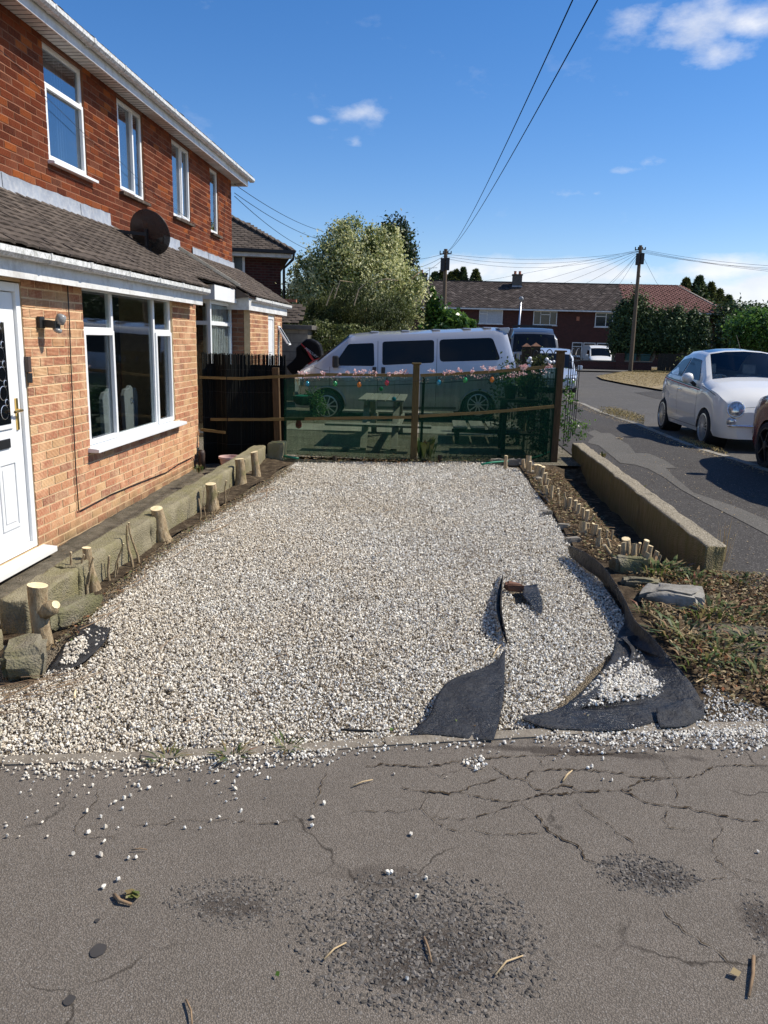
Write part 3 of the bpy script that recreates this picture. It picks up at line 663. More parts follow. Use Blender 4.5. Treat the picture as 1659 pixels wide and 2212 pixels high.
def extra(poly_px, n, z0, smin=.006, smax=.011, world=None, spread=None):
    w = world if world is not None else gxy(poly_px); q = sample(w, n)
    P.append(np.c_[q, np.array([gh(y) for y in q[:, 1]]) + z0 + rng.uniform(-.002, .006, n)]); S.append(rng.uniform(smin, smax, n))
# spilled over the edging and the tarmac
ed = np.array(edge[1:-1])
def spill(n, lo, hi, dmin, dmax, pw=1.6):
    t = rng.uniform(lo, hi, n); x = np.interp(t, np.linspace(0, 1, len(ed)), ed[:, 0]); y = np.interp(t, np.linspace(0, 1, len(ed)), ed[:, 1])
    d = dmin + (dmax - dmin) * rng.uniform(0, 1, n) ** pw
    P.append(np.c_[x, y - d, np.full(n, .007)]); S.append(rng.uniform(.0045, .009, n))
spill(900, .1, .95, -.06, .05, 1); spill(500, .15, .45, 0, .12); spill(60, .15, .4, .05, .5); spill(520, .62, .92, .0, .16, 1.2); spill(70, .1, .95, .05, .3)
extra([(1000, 1640), (1035, 1632), (1055, 1655), (1035, 1672), (1000, 1660)], 34, .008)
extra([(1180, 1590), (1659, 1580), (1659, 1625), (1300, 1612)], 300, .006, .005, .010)
extra([(1520, 1480), (1659, 1540), (1659, 1590), (1150, 1600), (1200, 1580), (1420, 1575), (1520, 1550)], 1100, .006, .0045, .009)
for x, y in [(17, 1810), (158, 1848), (225, 1919), (294, 1856), (278, 1857), (256, 1904), (264, 1750), (218, 1768), (188, 1755), (165, 1722), (224, 1821), (228, 1790), (190, 1802), (268, 1728), (282, 1722), (300, 1700), (305, 1708), (322, 1705), (290, 1697), (250, 1736), (506, 1692), (502, 1703), (508, 1707), (470, 1692), (516, 1678), (700, 1738), (675, 1770), (673, 1788), (600, 1780), (888, 1805), (920, 1900), (1302, 1686), (1322, 1688), (1637, 1843), (845, 1888), (838, 1889), (900, 1940), (880, 2118), (1278, 1660), (1270, 1662), (218, 1850), (200, 1700), (150, 1697), (130, 1662), (95, 1668)]:
    p = G(x, y); P.append(np.array([[p.x, p.y, .008]])); S.append(np.array([random.uniform(.008, .0125)]))
# gravel resting on the membranes
extra([(1295, 1465), (1345, 1425), (1400, 1450), (1465, 1480), (1460, 1500), (1400, 1515), (1300, 1530), (1235, 1535)], 900, .018)
extra([(1300, 1480), (1360, 1450), (1430, 1490), (1390, 1512), (1290, 1525)], 700, .028)
extra([(1355, 1440), (1380, 1400), (1400, 1470), (1450, 1478), (1430, 1500)], 70, .02)
extra([(145, 1392), (180, 1378), (190, 1400), (160, 1440), (130, 1438)], 200, .012); extra([(175, 1350), (232, 1360), (225, 1395), (180, 1425)], 26, .012)
P = np.vstack(P); S = np.concatenate(S); n = len(P)
sc = scatter('gravel', P, rng.uniform(-3.14, 3.14, (n, 3)), np.c_[S, S, S], PEB, 'gravel_stone')
tag(sc, 'white and grey limestone gravel spread over the front garden', 'gravel')
# coarse dark stone showing through in worn patches of the tarmac
def chips(px, n, smin, smax):
    w = gxy(px); c = np.array(w).mean(0); q = sample(w, n)
    d = np.linalg.norm((q - c) / (np.ptp(np.array(w), axis=0) / 2), axis=1); k = rng.uniform(0, 1, n) > np.clip(d, 0, 1) ** 2.6 * 1.02; q = q[k]
    return np.c_[q, rng.uniform(-.0048, .0004, len(q))], rng.uniform(smin, smax, len(q))
cp = [chips([(640, 1950), (700, 1870), (900, 1850), (1050, 1890), (1120, 1930), (1180, 2010), (1215, 2080), (1200, 2180), (1050, 2200), (850, 2200), (700, 2180), (650, 2100), (590, 2090)], 10500, .0055, .0125),
      chips([(340, 1930), (450, 1895), (600, 1890), (700, 1900), (640, 1990), (500, 2020), (380, 2000)], 2800, .004, .009),
      chips([(1270, 1850), (1330, 1840), (1420, 1850), (1520, 1880), (1530, 1930), (1400, 1945), (1300, 1930)], 2600, .005, .011),
      chips([(1600, 1930), (1680, 1920), (1690, 2080), (1640, 2060), (1610, 1990)], 600, .004, .009)]
q = np.vstack([c[0] for c in cp]); s = np.concatenate([c[1] for c in cp]); n = len(q)
cs = scatter('worn_tarmac_stones', q, np.c_[rng.uniform(-.3, .3, (n, 2)), rng.uniform(-3.1, 3.1, n)], np.c_[s, s, s], CHP, 'chip_stone')
tag(cs, 'dark coarse stones showing in worn patches of the tarmac', 'stones')
# moss and dirt filling the cracks in the tarmac
z7 = lambda X, Y: (748.8 + X * .5486, 1440 + Y * .5486)
z6_ = lambda X, Y: (X * .5208, 1440 + Y * .5208)
CR = [[z7(*p) for p in l] for l in (
    [(215, 480), (290, 490), (370, 500), (440, 495), (500, 470), (560, 455), (620, 435)], [(440, 495), (510, 515), (580, 528), (640, 535), (700, 528), (770, 505), (850, 505), (910, 500)],
    [(570, 395), (640, 440), (700, 450), (740, 480), (790, 495), (850, 470), (890, 480), (930, 500)], [(700, 450), (730, 415), (790, 410), (870, 405), (960, 410), (1020, 415), (1080, 425), (1150, 440), (1270, 440), (1350, 440), (1400, 425), (1440, 395), (1520, 392), (1659, 395)],
    [(1080, 490), (1110, 490), (1150, 455), (1270, 440)], [(890, 500), (1000, 492), (1080, 490), (1180, 540), (1260, 550), (1340, 560), (1420, 580), (1480, 590), (1560, 610), (1659, 612)],
    [(690, 540), (740, 580), (790, 650), (860, 685), (910, 705), (935, 760), (1000, 780)], [(910, 525), (940, 570), (1020, 610), (1060, 650), (1130, 690), (1140, 740)],
    [(0, 580), (100, 572), (200, 575), (290, 560), (310, 515)], [(290, 560), (330, 600), (390, 640), (470, 655)], [(490, 630), (540, 660), (600, 665), (700, 660), (790, 650)],
    [(1290, 450), (1300, 500), (1290, 540)], [(1470, 600), (1480, 660), (1440, 700), (1460, 770), (1540, 830), (1659, 860)], [(1540, 830), (1420, 840), (1380, 850)],
    [(1210, 920), (1270, 990), (1330, 1050), (1440, 1110), (1530, 1190)], [(1260, 560), (1255, 630), (1330, 645), (1370, 655)], [(60, 400), (150, 390), (330, 395), (470, 370), (600, 360), (760, 350), (900, 350), (1060, 345)], [(310, 395), (330, 420), (370, 430), (480, 400)], [(740, 350), (780, 400)],
    [(1060, 345), (1180, 340), (1250, 375), (1290, 440)], [(330, 600), (500, 600), (690, 540)])] + [[z6_(*p) for p in l] for l in (
    [(410, 500), (400, 560), (360, 610), (320, 650), (315, 700), (350, 715), (430, 710), (500, 715)], [(570, 660), (700, 655), (780, 640), (900, 645), (940, 640), (1050, 655), (1150, 650), (1250, 640)], [(1350, 440), (1330, 500), (1310, 560), (1290, 620)])]
cm = MB()
for i, l in enumerate(CR):
    w0 = .0062 if i < 7 or i == 16 else .003
    if i > 7 and i != 16: w0 = .0026
    pts = []; g = [G(x, y) for x, y in l]
    for a, b in zip(g[:-1], g[1:]):
        k = max(2, int((b - a).length / .012))
        for j in range(k):
            f = j / k; o = Vector((random.gauss(0, 1), random.gauss(0, 1), 0)) * .0045; pts.append(a.lerp(b, f) + o)
    pts.append(g[-1]); vs = []; fs = []
    for j, p in enumerate(pts):
        d = (pts[min(j + 1, len(pts) - 1)] - pts[max(j - 1, 0)]); d.z = 0; d = d.normalized() if d.length > 1e-6 else Vector((1, 0, 0))
        nrm = Vector((-d.y, d.x, 0)); w = w0 * random.choice((.2, .5, .8, 1.2, 1.9)) * random.uniform(.6, 1.2) * min(1, .25 + min(j, len(pts) - 1 - j) * .2)
        z = Vector((0, 0, .0045)); vs += [p + nrm * w * .5 + z, p - nrm * w * .5 + z]
        if j: fs.append((2 * j - 2, 2 * j - 1, 2 * j + 1, 2 * j))
    cm.add(vs, fs)
co = cm.build('crack_dirt', 'soil'); tag(co, 'dark moss and dirt lying in the cracks of the tarmac', 'moss', kind='stuff')

# ================================================================= the house on the left
BRK = []      # (distance, placement)
def brick_geo(mb, L, h=.063, ribs=6, depth=.009, rough=0.0, t=.5, o=(0, 0, 0), axis='X', seed=None):
    "ribbed brick face pointing to +X (axis X) or -Y (axis Y), centred on o"
    zs = []; xs = []; k = 2 * ribs
    for i in range(k + 1): zs.append(-h / 2 + h * i / k); xs.append(0.0 if i % 2 else -.0055)
    b = []; rb = []
    for i in range(k + 1):
        b += [(xs[i], -L / 2, zs[i]), (xs[i], L / 2, zs[i])]; rb += [1.0 if i % 2 else 0.0] * 2
    fs = [(2 * i, 2 * i + 1, 2 * i + 3, 2 * i + 2) for i in range(k)]
    n0 = len(b); b += [(-depth, -L / 2, -h / 2), (-depth, L / 2, -h / 2), (-depth, L / 2, h / 2), (-depth, -L / 2, h / 2)]; rb += [.4] * 4
    top = 2 * k
    fs += [(0, n0, n0 + 1, 1), (top, top + 1, n0 + 2, n0 + 3), tuple([n0, n0 + 3] + [2 * i for i in range(k, -1, -1)][0:]) if 0 else (0, top, n0 + 3, n0), (1, n0 + 1, n0 + 2, top + 1)]
    ox, oy, oz = o
    if axis == 'X': vs = [(ox + x, oy + y, oz + z) for x, y, z in b]
    else: vs = [(ox + y, oy - x, oz + z) for x, y, z in b]
    if mb.rib is None: mb.rib = []
    mb.add(vs, fs, t); mb.rib += rb
BM = {}
def brick_mesh(kind, mat, L, i):
    key = (mat, round(L, 3), i)
    if key not in BM:
        mb = MB(); brick_geo(mb, L, t=(i + .5) / 10 + random.uniform(-.05, .05)); me = mb.mesh('brick'); me.materials.append(M(mat)); BM[key] = me
    return BM[key]
def brickwork(plane, c, u0, u1, z0, z1, holes, mat, objs, axis='X', zoff=0.0, shape=None):
    "collects stretcher bond bricks round the openings"
    rows = int(math.ceil((z1 - z0) / .075))
    for r in range(rows):
        z = z0 + r * .075 + .0375
        if z + .03 > z1 + .02: break
        spans = [(u0, u1)]
        for (a, b, lo, hi) in holes:
            if z + .028 > lo and z - .028 < hi:
                ns = []
                for s, e in spans:
                    if b <= s or a >= e: ns.append((s, e))
                    else:
                        if a > s: ns.append((s, a))
                        if b < e: ns.append((b, e))
                spans = ns
        off = (r % 2) * .1125
        k = int((u0 - 1) / .225) - 1
        while True:
            a = k * .225 + off; b = a + .225; k += 1
            if a > u1: break
            for s, e in spans:
                aa, bb = max(a + .0075, s + .001), min(b - .0075, e - .001)
                if bb - aa > .02:
                    if shape and not shape((aa + bb) / 2, z): continue
                    objs.append(((aa + bb) / 2, z, bb - aa, mat, plane, c, axis))
def wall_panel(mb, plane_axis, c, u0, u1, z0, z1, holes, thick):
    us = sorted({u0, u1} | {h[0] for h in holes} | {h[1] for h in holes}); zs = sorted({z0, z1} | {h[2] for h in holes} | {h[3] for h in holes})
    us = [u for u in us if u0 <= u <= u1]; zs = [z for z in zs if z0 <= z <= z1]
    for a, b in zip(us[:-1], us[1:]):
        for lo, hi in zip(zs[:-1], zs[1:]):
            cu, cz = (a + b) / 2, (lo + hi) / 2
            if any(h[0] < cu < h[1] and h[2] < cz < h[3] for h in holes): continue
            if plane_axis == 'X': mb.box((c - thick, a, lo), (c, b, hi))
            else: mb.box((a, c, lo), (b, c + thick, hi))
XP, XU = -3.16, -4.11
HY0, HY1 = 3.6, 15.98
house = thing('semi_detached_house', 'pair of ribbed red brick houses at the left with white windows and tiled porch roofs', 'house', (-4.0, 9.0, -.2))
uw = [(8.53, 9.46, 3.38, 4.52), (10.42, 11.30, 3.42, 4.52), (12.49, 13.34, 3.42, 4.52), (14.52, 15.05, 3.44, 4.52)]
pw = (7.02, 9.44, .60, 2.06); door = (4.98, 5.97, -.06, 2.0)
obj = []
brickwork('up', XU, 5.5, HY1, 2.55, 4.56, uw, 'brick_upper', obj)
brickwork('lo', XP, 4.5, 10.37, -.21, 2.09, [pw, (3, door[1], -.12, 2.02)], 'brick_lower', obj)
# second porch and its return, bay side wall
p2w = (14.85, 15.45, 0.0, 2.02); p2s = (15.72, 15.98, .9, 1.86)
brickwork('p2', XP, 13.4, 16.15, -.1, 2.22, [p2w, p2s], 'brick_lower', obj)
obs2 = []
brickwork('p2r', 13.4, -4.1, XP - .01, -.1, 2.25, [], 'brick_stock', obs2, 'Y')
nb = []
for (u, z, L, mat, pl_, c, ax) in obj:
    p = Vector((c, u, z)); dist = (p - Vector((0, 0, EYE))).length; foc = abs(c) / dist
    scr = L * .065 * foc / dist ** 2; vis = True
    q = p - Vector((0, 0, EYE)); w = q.dot(_f); sx = 829.5 + 1700 * q.dot(_r2) / w; sy = 1106 - 1700 * q.dot(_u2) / w
    vis = -15 < sx < 1670 and -15 < sy
    nb.append((-(scr if vis else scr * 1e-3), u, z, L, mat, c))
nb.sort()
for d, u, z, L, mat, c in nb[:300]:
    i = int(abs(math.sin(u * 127.1 + z * 311.7) * 9973)) % 10
    mesh_obj('brick', brick_mesh('b', mat, L, i), house, (c + random.uniform(-.0015, .002), u, z + random.uniform(-.001, .001)), None, (random.uniform(-.006, .006), 0, random.uniform(-.008, .008)))
rest = {}
for d, u, z, L, mat, c in nb[300:]:
    mb = rest.setdefault(mat, MB()); brick_geo(mb, L, t=random.random(), o=(c + random.uniform(-.0015, .002), u, z))
mb = MB()
for (u, z, L, mat, pl_, c, ax) in obs2: brick_geo(mb, L, t=random.random(), o=(u, c, z), axis='Y')
rest['brick_stock'] = mb
for k, mb in rest.items(): o = mb.build('brickwork', k, house); o['kind'] = 'stuff'
# mortar / wall bodies
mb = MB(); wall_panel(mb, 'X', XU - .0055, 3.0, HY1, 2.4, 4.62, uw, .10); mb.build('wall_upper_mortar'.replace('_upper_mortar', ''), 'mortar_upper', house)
mb = MB(); wall_panel(mb, 'X', XP - .0055, 3.0, 10.37, -.3, 2.2, [pw, door], .10); mb.build('wall', 'mortar_lower', house); mb = MB(); mb.box((XU - .3, 10.20, -.3), (XP - .107, 10.365, 2.2)); mb.build('wall', 'mortar_lower', house)
mb = MB(); wall_panel(mb, 'X', XP - .0055, 13.4, 16.15, -.2, 2.24, [p2w, p2s], .1); mb.build('wall', 'mortar_lower', house)
mb = MB(); mb.box((-4.4, 13.4055, -.2), (XP - .12, 13.5, 2.3)); mb.build('wall', 'mortar_stock', house); mb = MB(); mb.box((XP - 1.2, 15.98, -.2), (XP - .108, 16.145, 2.1)); mb.build('wall', 'mortar_stock', house); mb = MB(); mb.box((-9, HY1 - .12, 0), (XU - .112, HY1 - .002, 4.6)); mb.build('wall', 'mortar_stock', house)
# dark backing so the rooms close
mb = MB(); mb.box((-7.2, 3.2, -.25), (-7.1, 16, 4.6)); mb.box((-7.2, 3.2, 2.42), (XU - .11, 15.8, 2.5)); mb.box((-7.2, 3.2, -.27), (XP - .11, 16, -.2)); mb.box((-7.2, 3.1, -.25), (XU - .11, 3.2, 4.6)); mb.box((-7.2, 10.05, -.2), (XU, 10.18, 2.42))
mb.box((XU - .1, 3.2, 2.16), (XP - .115, 10.2, 2.2)); mb.box((-7.2, 3.2, 4.6), (XU - .11, 15.8, 4.64)); mb.build('room_interior', 'room_dark', house)

def window(name, parent, ax, c, u0, u1, z0, z1, fr, panes, gmat, casements=(), sill=None, label=None):
    "white frame with a bar structure; panes: list of (u0,u1,z0,z1) glass; everything else is frame"
    mb = MB(); t = .055
    def bx(a, b, lo, hi, d0, d1):
        if ax == 'X': mb.box((c - d1, a, lo), (c - d0, b, hi))
        else: mb.box((a, c + d0, lo), (b, c + d1, hi))
    bx(u0, u0 + fr, z0, z1, .03, .09); bx(u1 - fr, u1, z0, z1, .03, .09); bx(u0 + fr, u1 - fr, z0, z0 + fr, .03, .09); bx(u0 + fr, u1 - fr, z1 - fr, z1, .03, .09)
    for (a, b, lo, hi) in casements['bars'] if casements else (): bx(a, b, lo, hi, .031, .088)
    for (a, b, lo, hi) in casements['sash'] if casements else ():
        w = .042
        bx(a, a + w, lo, hi, .012, .05); bx(b - w, b, lo, hi, .012, .05); bx(a + w, b - w, lo, lo + w, .012, .05); bx(a + w, b - w, hi - w, hi, .012, .05)
    o = mb.build('window', 'white_plastic', parent, bevel=.004)
    for (a, b, lo, hi) in panes:
        g = MB()
        if ax == 'X': g.box((c - .058, a, lo), (c - .052, b, hi))
        else: g.box((a, c + .052, lo), (b, c + .058, hi))
        g.build('pane', gmat, o)
    if sill:
        s = MB(); a, b, z, pr, hh = sill
        if ax == 'X': s.prism([(c + pr, a, z - hh), (c + pr, a, z - hh * .35), (c - .06, a, z), (c - .06, a, z - hh)], (0, b - a, 0))
        else: s.prism([(a, c - pr, z - hh), (a, c - pr, z - hh * .35), (a, c + .06, z), (a, c + .06, z - hh)], (b - a, 0, 0))
        s.build('sill', 'white_plastic', o, bevel=.004)
    return o
# big porch window
m1, m2, tz = 7.70, 8.86, 1.66
window('w', house, 'X', XP, pw[0], pw[1], pw[2], pw[3], .05,
       [(pw[0] + .05, m1, tz + .03, pw[3] - .05), (pw[0] + .07, m1 - .02, pw[2] + .06, tz - .03), (m1 + .05, m2, pw[2] + .05, pw[3] - .05), (m2 + .05, pw[1] - .05, tz + .03, pw[3] - .05), (m2 + .07, pw[1] - .07, pw[2] + .06, tz - .03)], 'window_glass',
       {'bars': [(m1, m1 + .05, pw[2] + .05, pw[3] - .05), (m2, m2 + .05, pw[2] + .05, pw[3] - .05), (pw[0] + .05, m1, tz - .02, tz + .03), (m2 + .05, pw[1] - .05, tz - .02, tz + .03)],
        'sash': [(pw[0] + .02, m1 + .02, pw[2] + .025, tz + .0), (m2 + .03, pw[1] - .02, pw[2] + .025, tz + .0)]}, (pw[0] - .05, pw[1] + .12, pw[2] + .012, .10, .05))
# upper windows
def upper(w, mull=None, tr=None, sill=None, sash=()):
    u0, u1, z0, z1 = w; us = [u0 + .05] + ([mull, mull + .05] if mull else []) + [u1 - .05]
    panes = []; bars = []
    for i in range(0, len(us), 2): panes.append((us[i], us[i + 1], z0 + .05, (tr - .02) if tr else z1 - .05))
    if tr: panes.append((u0 + .05, u1 - .05, tr + .03, z1 - .05)); bars.append((u0 + .05, u1 - .05, tr - .02, tr + .03))
    if mull: bars.append((mull, mull + .05, z0 + .05, z1 - .05))
    return window('w', house, 'X', XU, u0, u1, z0, z1, .05, panes, 'upper_glass', {'bars': bars, 'sash': sash}, sill)
u = uw[0]; upper(u, None, 4.12, (u[0] - .03, u[1] + .13, u[2] + .01, .07, .045), [(u[0] + .015, u[1] - .015, u[2] + .02, 4.13)])
u = uw[1]; upper(u, 10.92, None, None, [(u[0] + .02, 10.96, u[2] + .02, u[3] - .02)])
u = uw[2]; upper(u, 12.93, None, None, [(12.945, u[1] - .015, u[2] + .02, u[3] - .02)])
u = uw[3]; upper(u, None, None, None, [])
for u in uw[1:]:   # tile sills
    mb = MB(); k = int((u[1] - u[0] + .12) / .055)
    for i in range(k): y = u[0] - .04 + i * .055; mb.box((XU - .03, y, u[2] - .055), (XU + .055, y + .048, u[2] - .018), random.random())
    mb.build('sill', 'tile_old', house)
# interior furnishing seen through the glass
mb = MB()
for (a, b) in ((uw[0][1] - .25, uw[0][1] - .04), (10.5, 10.75), (12.55, 12.75), (13.15, 13.3), (14.56, 14.95), (11.05, 11.2)):
    k = 7
    for i in range(k): y = a + (b - a) * i / k; mb.box((XU - .24 - (i % 2) * .02, y, 3.38), (XU - .22 - (i % 2) * .02, y + (b - a) / k, 4.6))
mb.build('curtain', 'curtain', house)
for yy in (8.62, 9.22):
    c = thing('dining_chair', ('grey dining chair behind the left casement of the porch window' if yy < 9 else 'grey dining chair behind the middle pane of the porch window'), 'chair', (-3.75, yy, -.2), 'grey dining chairs behind the porch window')
    mb = MB(); prof = [(-.19, .62), (.19, .62), (.21, 1.02), (.16, 1.09), (.05, 1.10), (0, 1.13), (-.05, 1.10), (-.16, 1.09), (-.21, 1.02)]
    mb.prism([(-3.62 + .0 * z, yy + y, z - .09) for y, z in prof], (-.05, 0, 0)); mb.build('backrest', 'chair_fabric', c, bevel=.008)
    mb = MB(); mb.box((-4.05, yy - .2, .28), (-3.66, yy + .2, .37)); mb.build('seat', 'chair_fabric', c)
    for dx in (-.05, -.38):
        for dy in (-.16, .16): mb = MB(); mb.box((-3.66 + dx, yy + dy - .02, -.2), (-3.62 + dx, yy + dy + .02, .28)); mb.build('leg', 'dark_wood', c)
    mb = MB(); mb.lathe([(.032, -.003), (.037, 0), (.032, .003), (.027, 0), (.032, -.003)], (-3.612, yy, .86), 14, Matrix.Rotation(R(90), 3, 'Y'), close=False); mb.build('ring_pull', 'chrome', c)
# white front door
d0, d1 = 5.05, 5.90
mb = MB(); mb.box((XP - .09, d1, -.05), (XP - .01, d1 + .065, 1.99)); mb.box((XP - .09, d0 - .065, -.05), (XP - .01, d0, 1.99)); mb.box((XP - .09, d0, 1.925), (XP - .01, d1, 1.99)); mb.box((XP - .09, d0, -.05), (XP - .01, d1, .0))
mb.build('door_frame', 'white_plastic', house, bevel=.005)
dr = MB(); dx = XP - .035
dr.box((dx - .045, d0 + .004, .004), (dx, d1 - .004, 1.92))
for (a, b, lo, hi) in ((d0 + .13, d0 + .39, .16, .68), (d0 + .47, d1 - .13, .16, .68)):   # raised lower panels
    dr.box((dx, a, lo), (dx + .010, b, lo + .022)); dr.box((dx, a, hi - .022), (dx + .010, b, hi)); dr.box((dx, a, lo + .022), (dx + .010, a + .022, hi - .022)); dr.box((dx, b - .022, lo + .022), (dx + .010, b, hi - .022)); dr.box((dx, a + .05, lo + .05), (dx + .007, b - .05, hi - .05))
door_o = dr.build('door', 'white_plastic', house, bevel=.004)
mb = MB(); mb.box((dx, d0 + .13, .92), (dx + .014, d1 - .14, 1.74)); mb.build('glazing_frame', 'white_plastic', door_o, bevel=.005)
mb = MB(); mb.box((dx + .012, d0 + .17, .96), (dx + .018, d1 - .18, 1.70)); mb.build('leaded_pane', 'tinted_glass', door_o)
mb = MB()
for i in range(5):
    zc = 1.05 + i * .14; mb.lathe([(.05, -.002), (.054, 0), (.05, .002)], (dx + .019, d1 - .26, zc), 16, Matrix.Rotation(R(90), 3, 'Y'), close=False); mb.lathe([(.022, -.002), (.026, 0), (.022, .002)], (dx + .019, d1 - .22, zc + .07), 12, Matrix.Rotation(R(90), 3, 'Y'), close=False)
mb.build('lead_came', 'alloy', door_o)
mb = MB(); mb.box((dx, d1 - .082, .90), (dx + .012, d1 - .052, 1.14)); mb.tube([(dx + .01, d1 - .067, 1.05), (dx + .05, d1 - .067, 1.05), (dx + .055, d1 - .13, 1.05), (dx + .052, d1 - .18, 1.045)], .0105, 8); mb.build('handle', 'brass', door_o)
mb = MB(); mb.box((dx, d0 + .30, .78), (dx + .014, d1 - .20, .85)); mb.build('letterbox', 'iron', door_o, bevel=.004)
mb = MB(); mb.prism([(XP - .09, 3.6, -.055), (XP + .11, 3.6, -.072), (XP + .11, 3.6, -.115), (XP - .09, 3.6, -.115)], (0, 2.45, 0)); mb.build('door_step', 'white_plastic', house, bevel=.004)
# lower wall fascia, soffit, gutter
def gutter(parent, X, y0, y1, z, brk=.75):
    w, h = .105, .068; o = MB()
    prof = [(X - w, z), (X - w, z - h * .8), (X - w * .8, z - h), (X - w * .22, z - h), (X, z - h * .62), (X, z), (X - .012, z), (X - .012, z - h * .55), (X - w * .3, z - h + .01), (X - w + .01, z - h + .01), (X - w + .01, z)]
    o.prism([(a, y0, b) for a, b in prof][::-1], (0, y1 - y0, 0))
    o.prism([(X + .001, y1, z + .001), (X + .001, y1, z - h * .62), (X - w * .22, y1, z - h - .001), (X - w, y1, z - h), (X - w, y1, z)], (0, .006, 0))
    g = o.build('gutter', 'gutter_white', parent)
    y = y0 + brk * .4; i = 0
    while y < y1 - .05:
        b = MB(); wd = .045 if i % 3 == 1 else .02
        pr = [(X - w - .002, z + .003), (X - w - .002, z - h - .006), (X - w * .2, z - h - .006), (X + .006, z - h * .64), (X + .006, z + .006), (X - .014, z + .006), (X - .014, z + .0)]
        b.prism([(a, y, c) for a, c in pr][::-1], (0, wd, 0)); b.build('gutter_bracket', 'gutter_white', g); y += brk * random.uniform(.85, 1.1); i += 1
    return g
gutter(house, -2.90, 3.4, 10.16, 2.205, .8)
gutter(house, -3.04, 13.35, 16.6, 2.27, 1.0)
mb = MB(); mb.box((-3.02, 3.4, 2.01), (-3.0, 10.14, 2.19)); mb.build('fascia', 'white_board', house); mb = MB(); mb.box((XP - .03, 3.4, 2.06), (-3.021, 10.12, 2.075)); mb.build('soffit', 'white_board', house); mb = MB(); mb.box((-3.155, 10.12, 2.01), (-3.021, 10.14, 2.22)); mb.build('fascia', 'white_board', house)
mb = MB(); mb.box((-3.145, 13.2, 2.06), (-3.125, 16.5, 2.25)); mb.build('fascia', 'white_board', house); mb = MB(); mb.box((-3.5, 13.18, 2.06), (-3.126, 13.199, 2.32)); mb.build('fascia', 'white_board', house)
# bay window of the neighbour
BX, BY0, BY1 = -3.44, 11.98, 13.38
window('w', house, 'X', BX, BY0 + .06, BY1, .15, 2.16, .05, [(BY0 + .12, BY1 - .06, 1.86, 2.10), (BY0 + .12, BY1 - .06, .22, 1.79)], 'window_glass', {'bars': [(BY0 + .11, BY1 - .05, 1.79, 1.85)], 'sash': []})
window('w', house, 'Y', BY0, -4.1, BX, .15, 2.16, .05, [(-4.04, BX - .07, 1.86, 2.10), (-4.04, BX - .07, .22, 1.79)], 'window_glass', {'bars': [(-4.05, BX - .05, 1.79, 1.85)], 'sash': []})
mb = MB(); mb.box((-4.1, BY0 + .03, -.1), (BX - .02, BY1, .15)); mb.build('wall', 'mortar_lower', house)
mb = MB(); mb.box((BX - .0, BY0 - .14, 2.16), (BX + .12, BY1 - .2, 2.37)); mb.build('fascia', 'white_plastic', house); mb = MB(); mb.box((-4.1, BY0 - .14, 2.16), (BX - .001, BY0 + .05, 2.37)); mb.build('fascia', 'white_plastic', house); mb = MB(); mb.box((-4.1, BY0 + .051, 2.165), (BX - .001, BY1, 2.20)); mb.build('soffit', 'white_board', house)
mb = MB()
for i in range(24): y = BY0 + .15 + i * .05; mb.box((BX - .085 - (i % 2) * .012, y, .2), (BX - .075 - (i % 2) * .012, y + .045, 2.1))
mb.box((-3.95, BY1 - .05, .2), (BX - .08, BY1 - .04, 2.1)); mb.build('net_curtain', 'white_board', house)
# white door and slim window in the second porch
mb = MB(); a, b = p2w[0], p2w[1]; x = XP - .02
mb.box((x - .06, a, -.1), (x, a + .06, 2.02)); mb.box((x - .06, b - .06, -.1), (x, b, 2.02)); mb.box((x - .06, a + .06, 1.96), (x, b - .06, 2.02)); mb.build('door_frame', 'white_plastic', house)
mb = MB(); mb.box((x - .05, a + .061, -.1), (x - .015, b - .061, 1.959)); mb.box((x - .015, a + .12, 1.35), (x - .005, b - .12, 1.78)); mb.box((x - .015, a + .12, .9), (x - .005, (a + b) / 2 - .03, 1.27)); mb.box((x - .015, (a + b) / 2 + .03, .9), (x - .005, b - .12, 1.27)); d2 = mb.build('door', 'white_plastic', house)
mb = MB(); mb.box((x - .004, a + .16, 1.05), (x - .001, (a + b) / 2 - .06, 1.22)); mb.box((x - .004, (a + b) / 2 + .06, 1.05), (x - .001, b - .16, 1.22)); mb.build('pane', 'tinted_glass', d2)
o = MB(); a, b, lo, hi = p2s; o.box((x - .06, a, lo), (x, a + .035, hi)); o.box((x - .06, b - .035, lo), (x, b, hi)); o.box((x - .06, a + .035, lo), (x, b - .035, lo + .04)); o.box((x - .06, a + .035, 1.42), (x, b - .035, 1.46)); o.box((x - .06, a + .035, hi - .04), (x, b - .035, hi)); ow = o.build('window', 'white_plastic', house)
g = MB(); g.box((x - .04, a + .036, lo + .04), (x - .035, b - .036, 1.42)); g.build('pane', 'tinted_glass', ow)
rot = Matrix.Rotation(R(-32), 3, 'Y')
s = MB(); 
for c_, sz in (((.0, -.115, 0), (.03, .03, .42)), ((0, .115, 0), (.03, .03, .42)), ((0, 0, .195), (.03, .26, .03)), ((0, 0, -.195), (.03, .26, .03))): s.cbox(Vector((x + .12, (a + b) / 2, 1.66)) + rot @ Vector(c_), sz, rot)
s.build('open_sash', 'white_plastic', ow)
s = MB(); s.cbox((x + .12, (a + b) / 2, 1.66), (.006, .2, .36), rot); s.build('pane', 'tinted_glass', ow)
